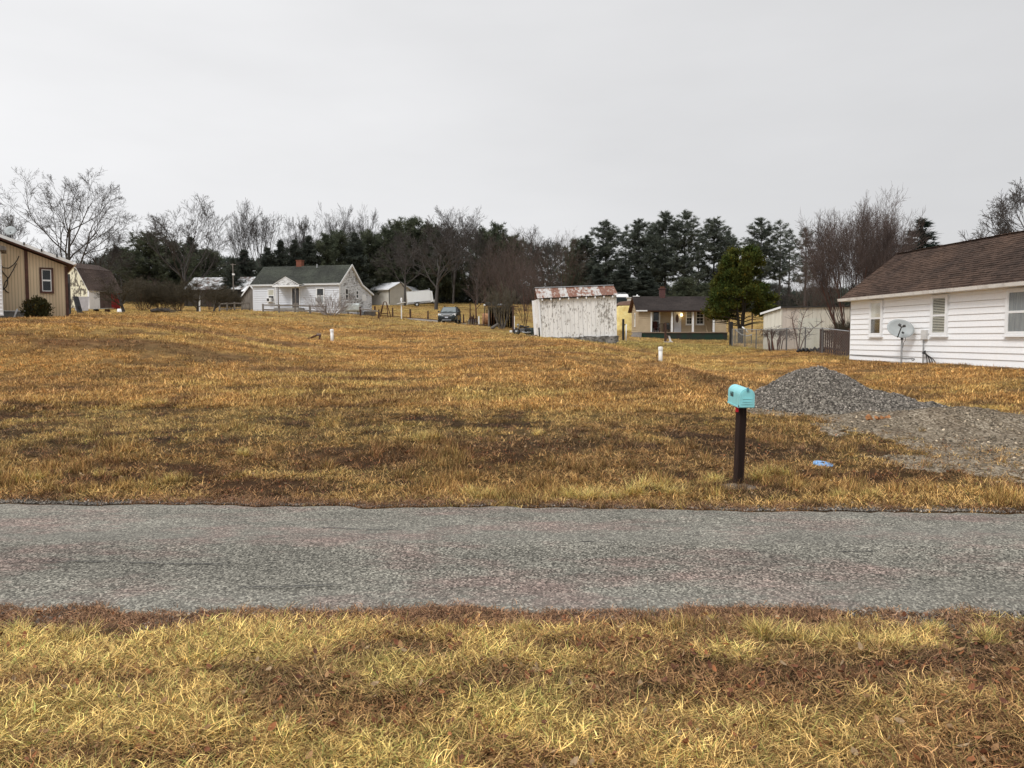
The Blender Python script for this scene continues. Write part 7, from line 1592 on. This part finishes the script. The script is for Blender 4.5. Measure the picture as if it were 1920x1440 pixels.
# fallen branches
q = gp(312, 62); o = thing('branch_pile', 'pile of cut dark branches lying on the upper lawn', 'branches', q); n_ = 0
for i in range(26):
    a = rr.uniform(-.2, .28); l_ = rr.uniform(.9, 2.1); p0 = Vector((-.95 + rr.uniform(-.1, .1), rr.uniform(-.4, .4), .06 + rr.uniform(0, .22))); p1 = p0 + Vector((l_, rr.uniform(-.3, .3), l_ * math.sin(a) * .6 + .05)); p1.z = max(p1.z, .03)
    MB().tube([p0, p0.lerp(p1, .5) + Vector((0, 0, rr.uniform(0, .1))), p1], [rr.uniform(.035, .07), .03, .010], 5).build('branch', BARK_D, o)
tag(MB().tube([(-.35, 0, .05), (-.1, .0, .22), (.15, .05, .42), (.25, .05, .52)], [.14, .13, .09, .02], 8).build('stump', BARK_G, None, True, gp(929, 63.5)), 'pale grey broken stump leaning beside the lean-to shrub', 'stump')
# creeper bush on the wire fence, brambles
q = gp(1452, 40.4); o = thing('creeper_bush', 'bare creeper tangled over the wire fence before the cream shed', 'bush', q); mb = MB(); st_ = MB()
for i in range(9): x0 = rr.uniform(-.35, .35); st_.tube([(x0, rr.uniform(-.1, .1), -.1), (x0 * 1.3 + rr.uniform(-.1, .1), -.05, .5), (x0 * 2 + rr.uniform(-.2, .2), 0, 1.0)], [.03, .025, .018], 5, cap=False)
rn = random.Random(4)
for i in range(420):
    x0 = rn.uniform(-.75, .95); p = Vector((x0, rn.gauss(0, .12), .98 + rn.gauss(0, .13) - .1 * abs(x0))); d_ = Vector((rn.uniform(-1, 1), rn.uniform(-.4, .4), rn.uniform(-.8, .4)))
    mb.tube([p, p + d_ * .14, p + d_ * .24 + Vector((0, 0, -.08))], [.009, .007, .004], 3, cap=False)
st_.build('stems', BARK_R, o); tag(mb.build('twigs', TWIG_R, o), kind='stuff')
q = gp(1497, 37.4); o = thing('bare_sapling', 'thin bare sapling leaning over the wire fence at the shed door', 'sapling', q)
mb = MB(); tb = MB(); rn = random.Random(12)
for (dx, dz_, lean) in ((-.25, 1.9, -.1), (.1, 2.1, .3), (.5, 1.5, .7)):
    pts = [Vector((0, 0, -.1)), Vector((dx * .5, .05, dz_ * .4)), Vector((dx + lean * .3, .1, dz_ * .75)), Vector((dx + lean, .1, dz_))]; tb.tube(pts, [.03, .025, .017, .008], 5, cap=False)
    for k in range(26):
        t = rn.uniform(.8, 2.99); i = int(t); p = pts[i].lerp(pts[i + 1], t - i); d_ = Vector((rn.uniform(-1, 1), rn.uniform(-.5, .5), rn.uniform(-.2, .9))).normalized(); l_ = rn.uniform(.2, .6)
        mb.tube([p, p + d_ * l_ * .5, p + d_ * l_ + Vector((0, 0, rn.uniform(-.1, .1)))], [.011, .008, .005], 3, cap=False)
tb.build('stems', BARK_R, o); tag(mb.build('twigs', TWIG_R, o), kind='stuff')
tree_at(K_bush, 1585, 590, 35.0, 70, 'low suckers of red brown stems behind the picket fence', 'bush', rz=1.4)
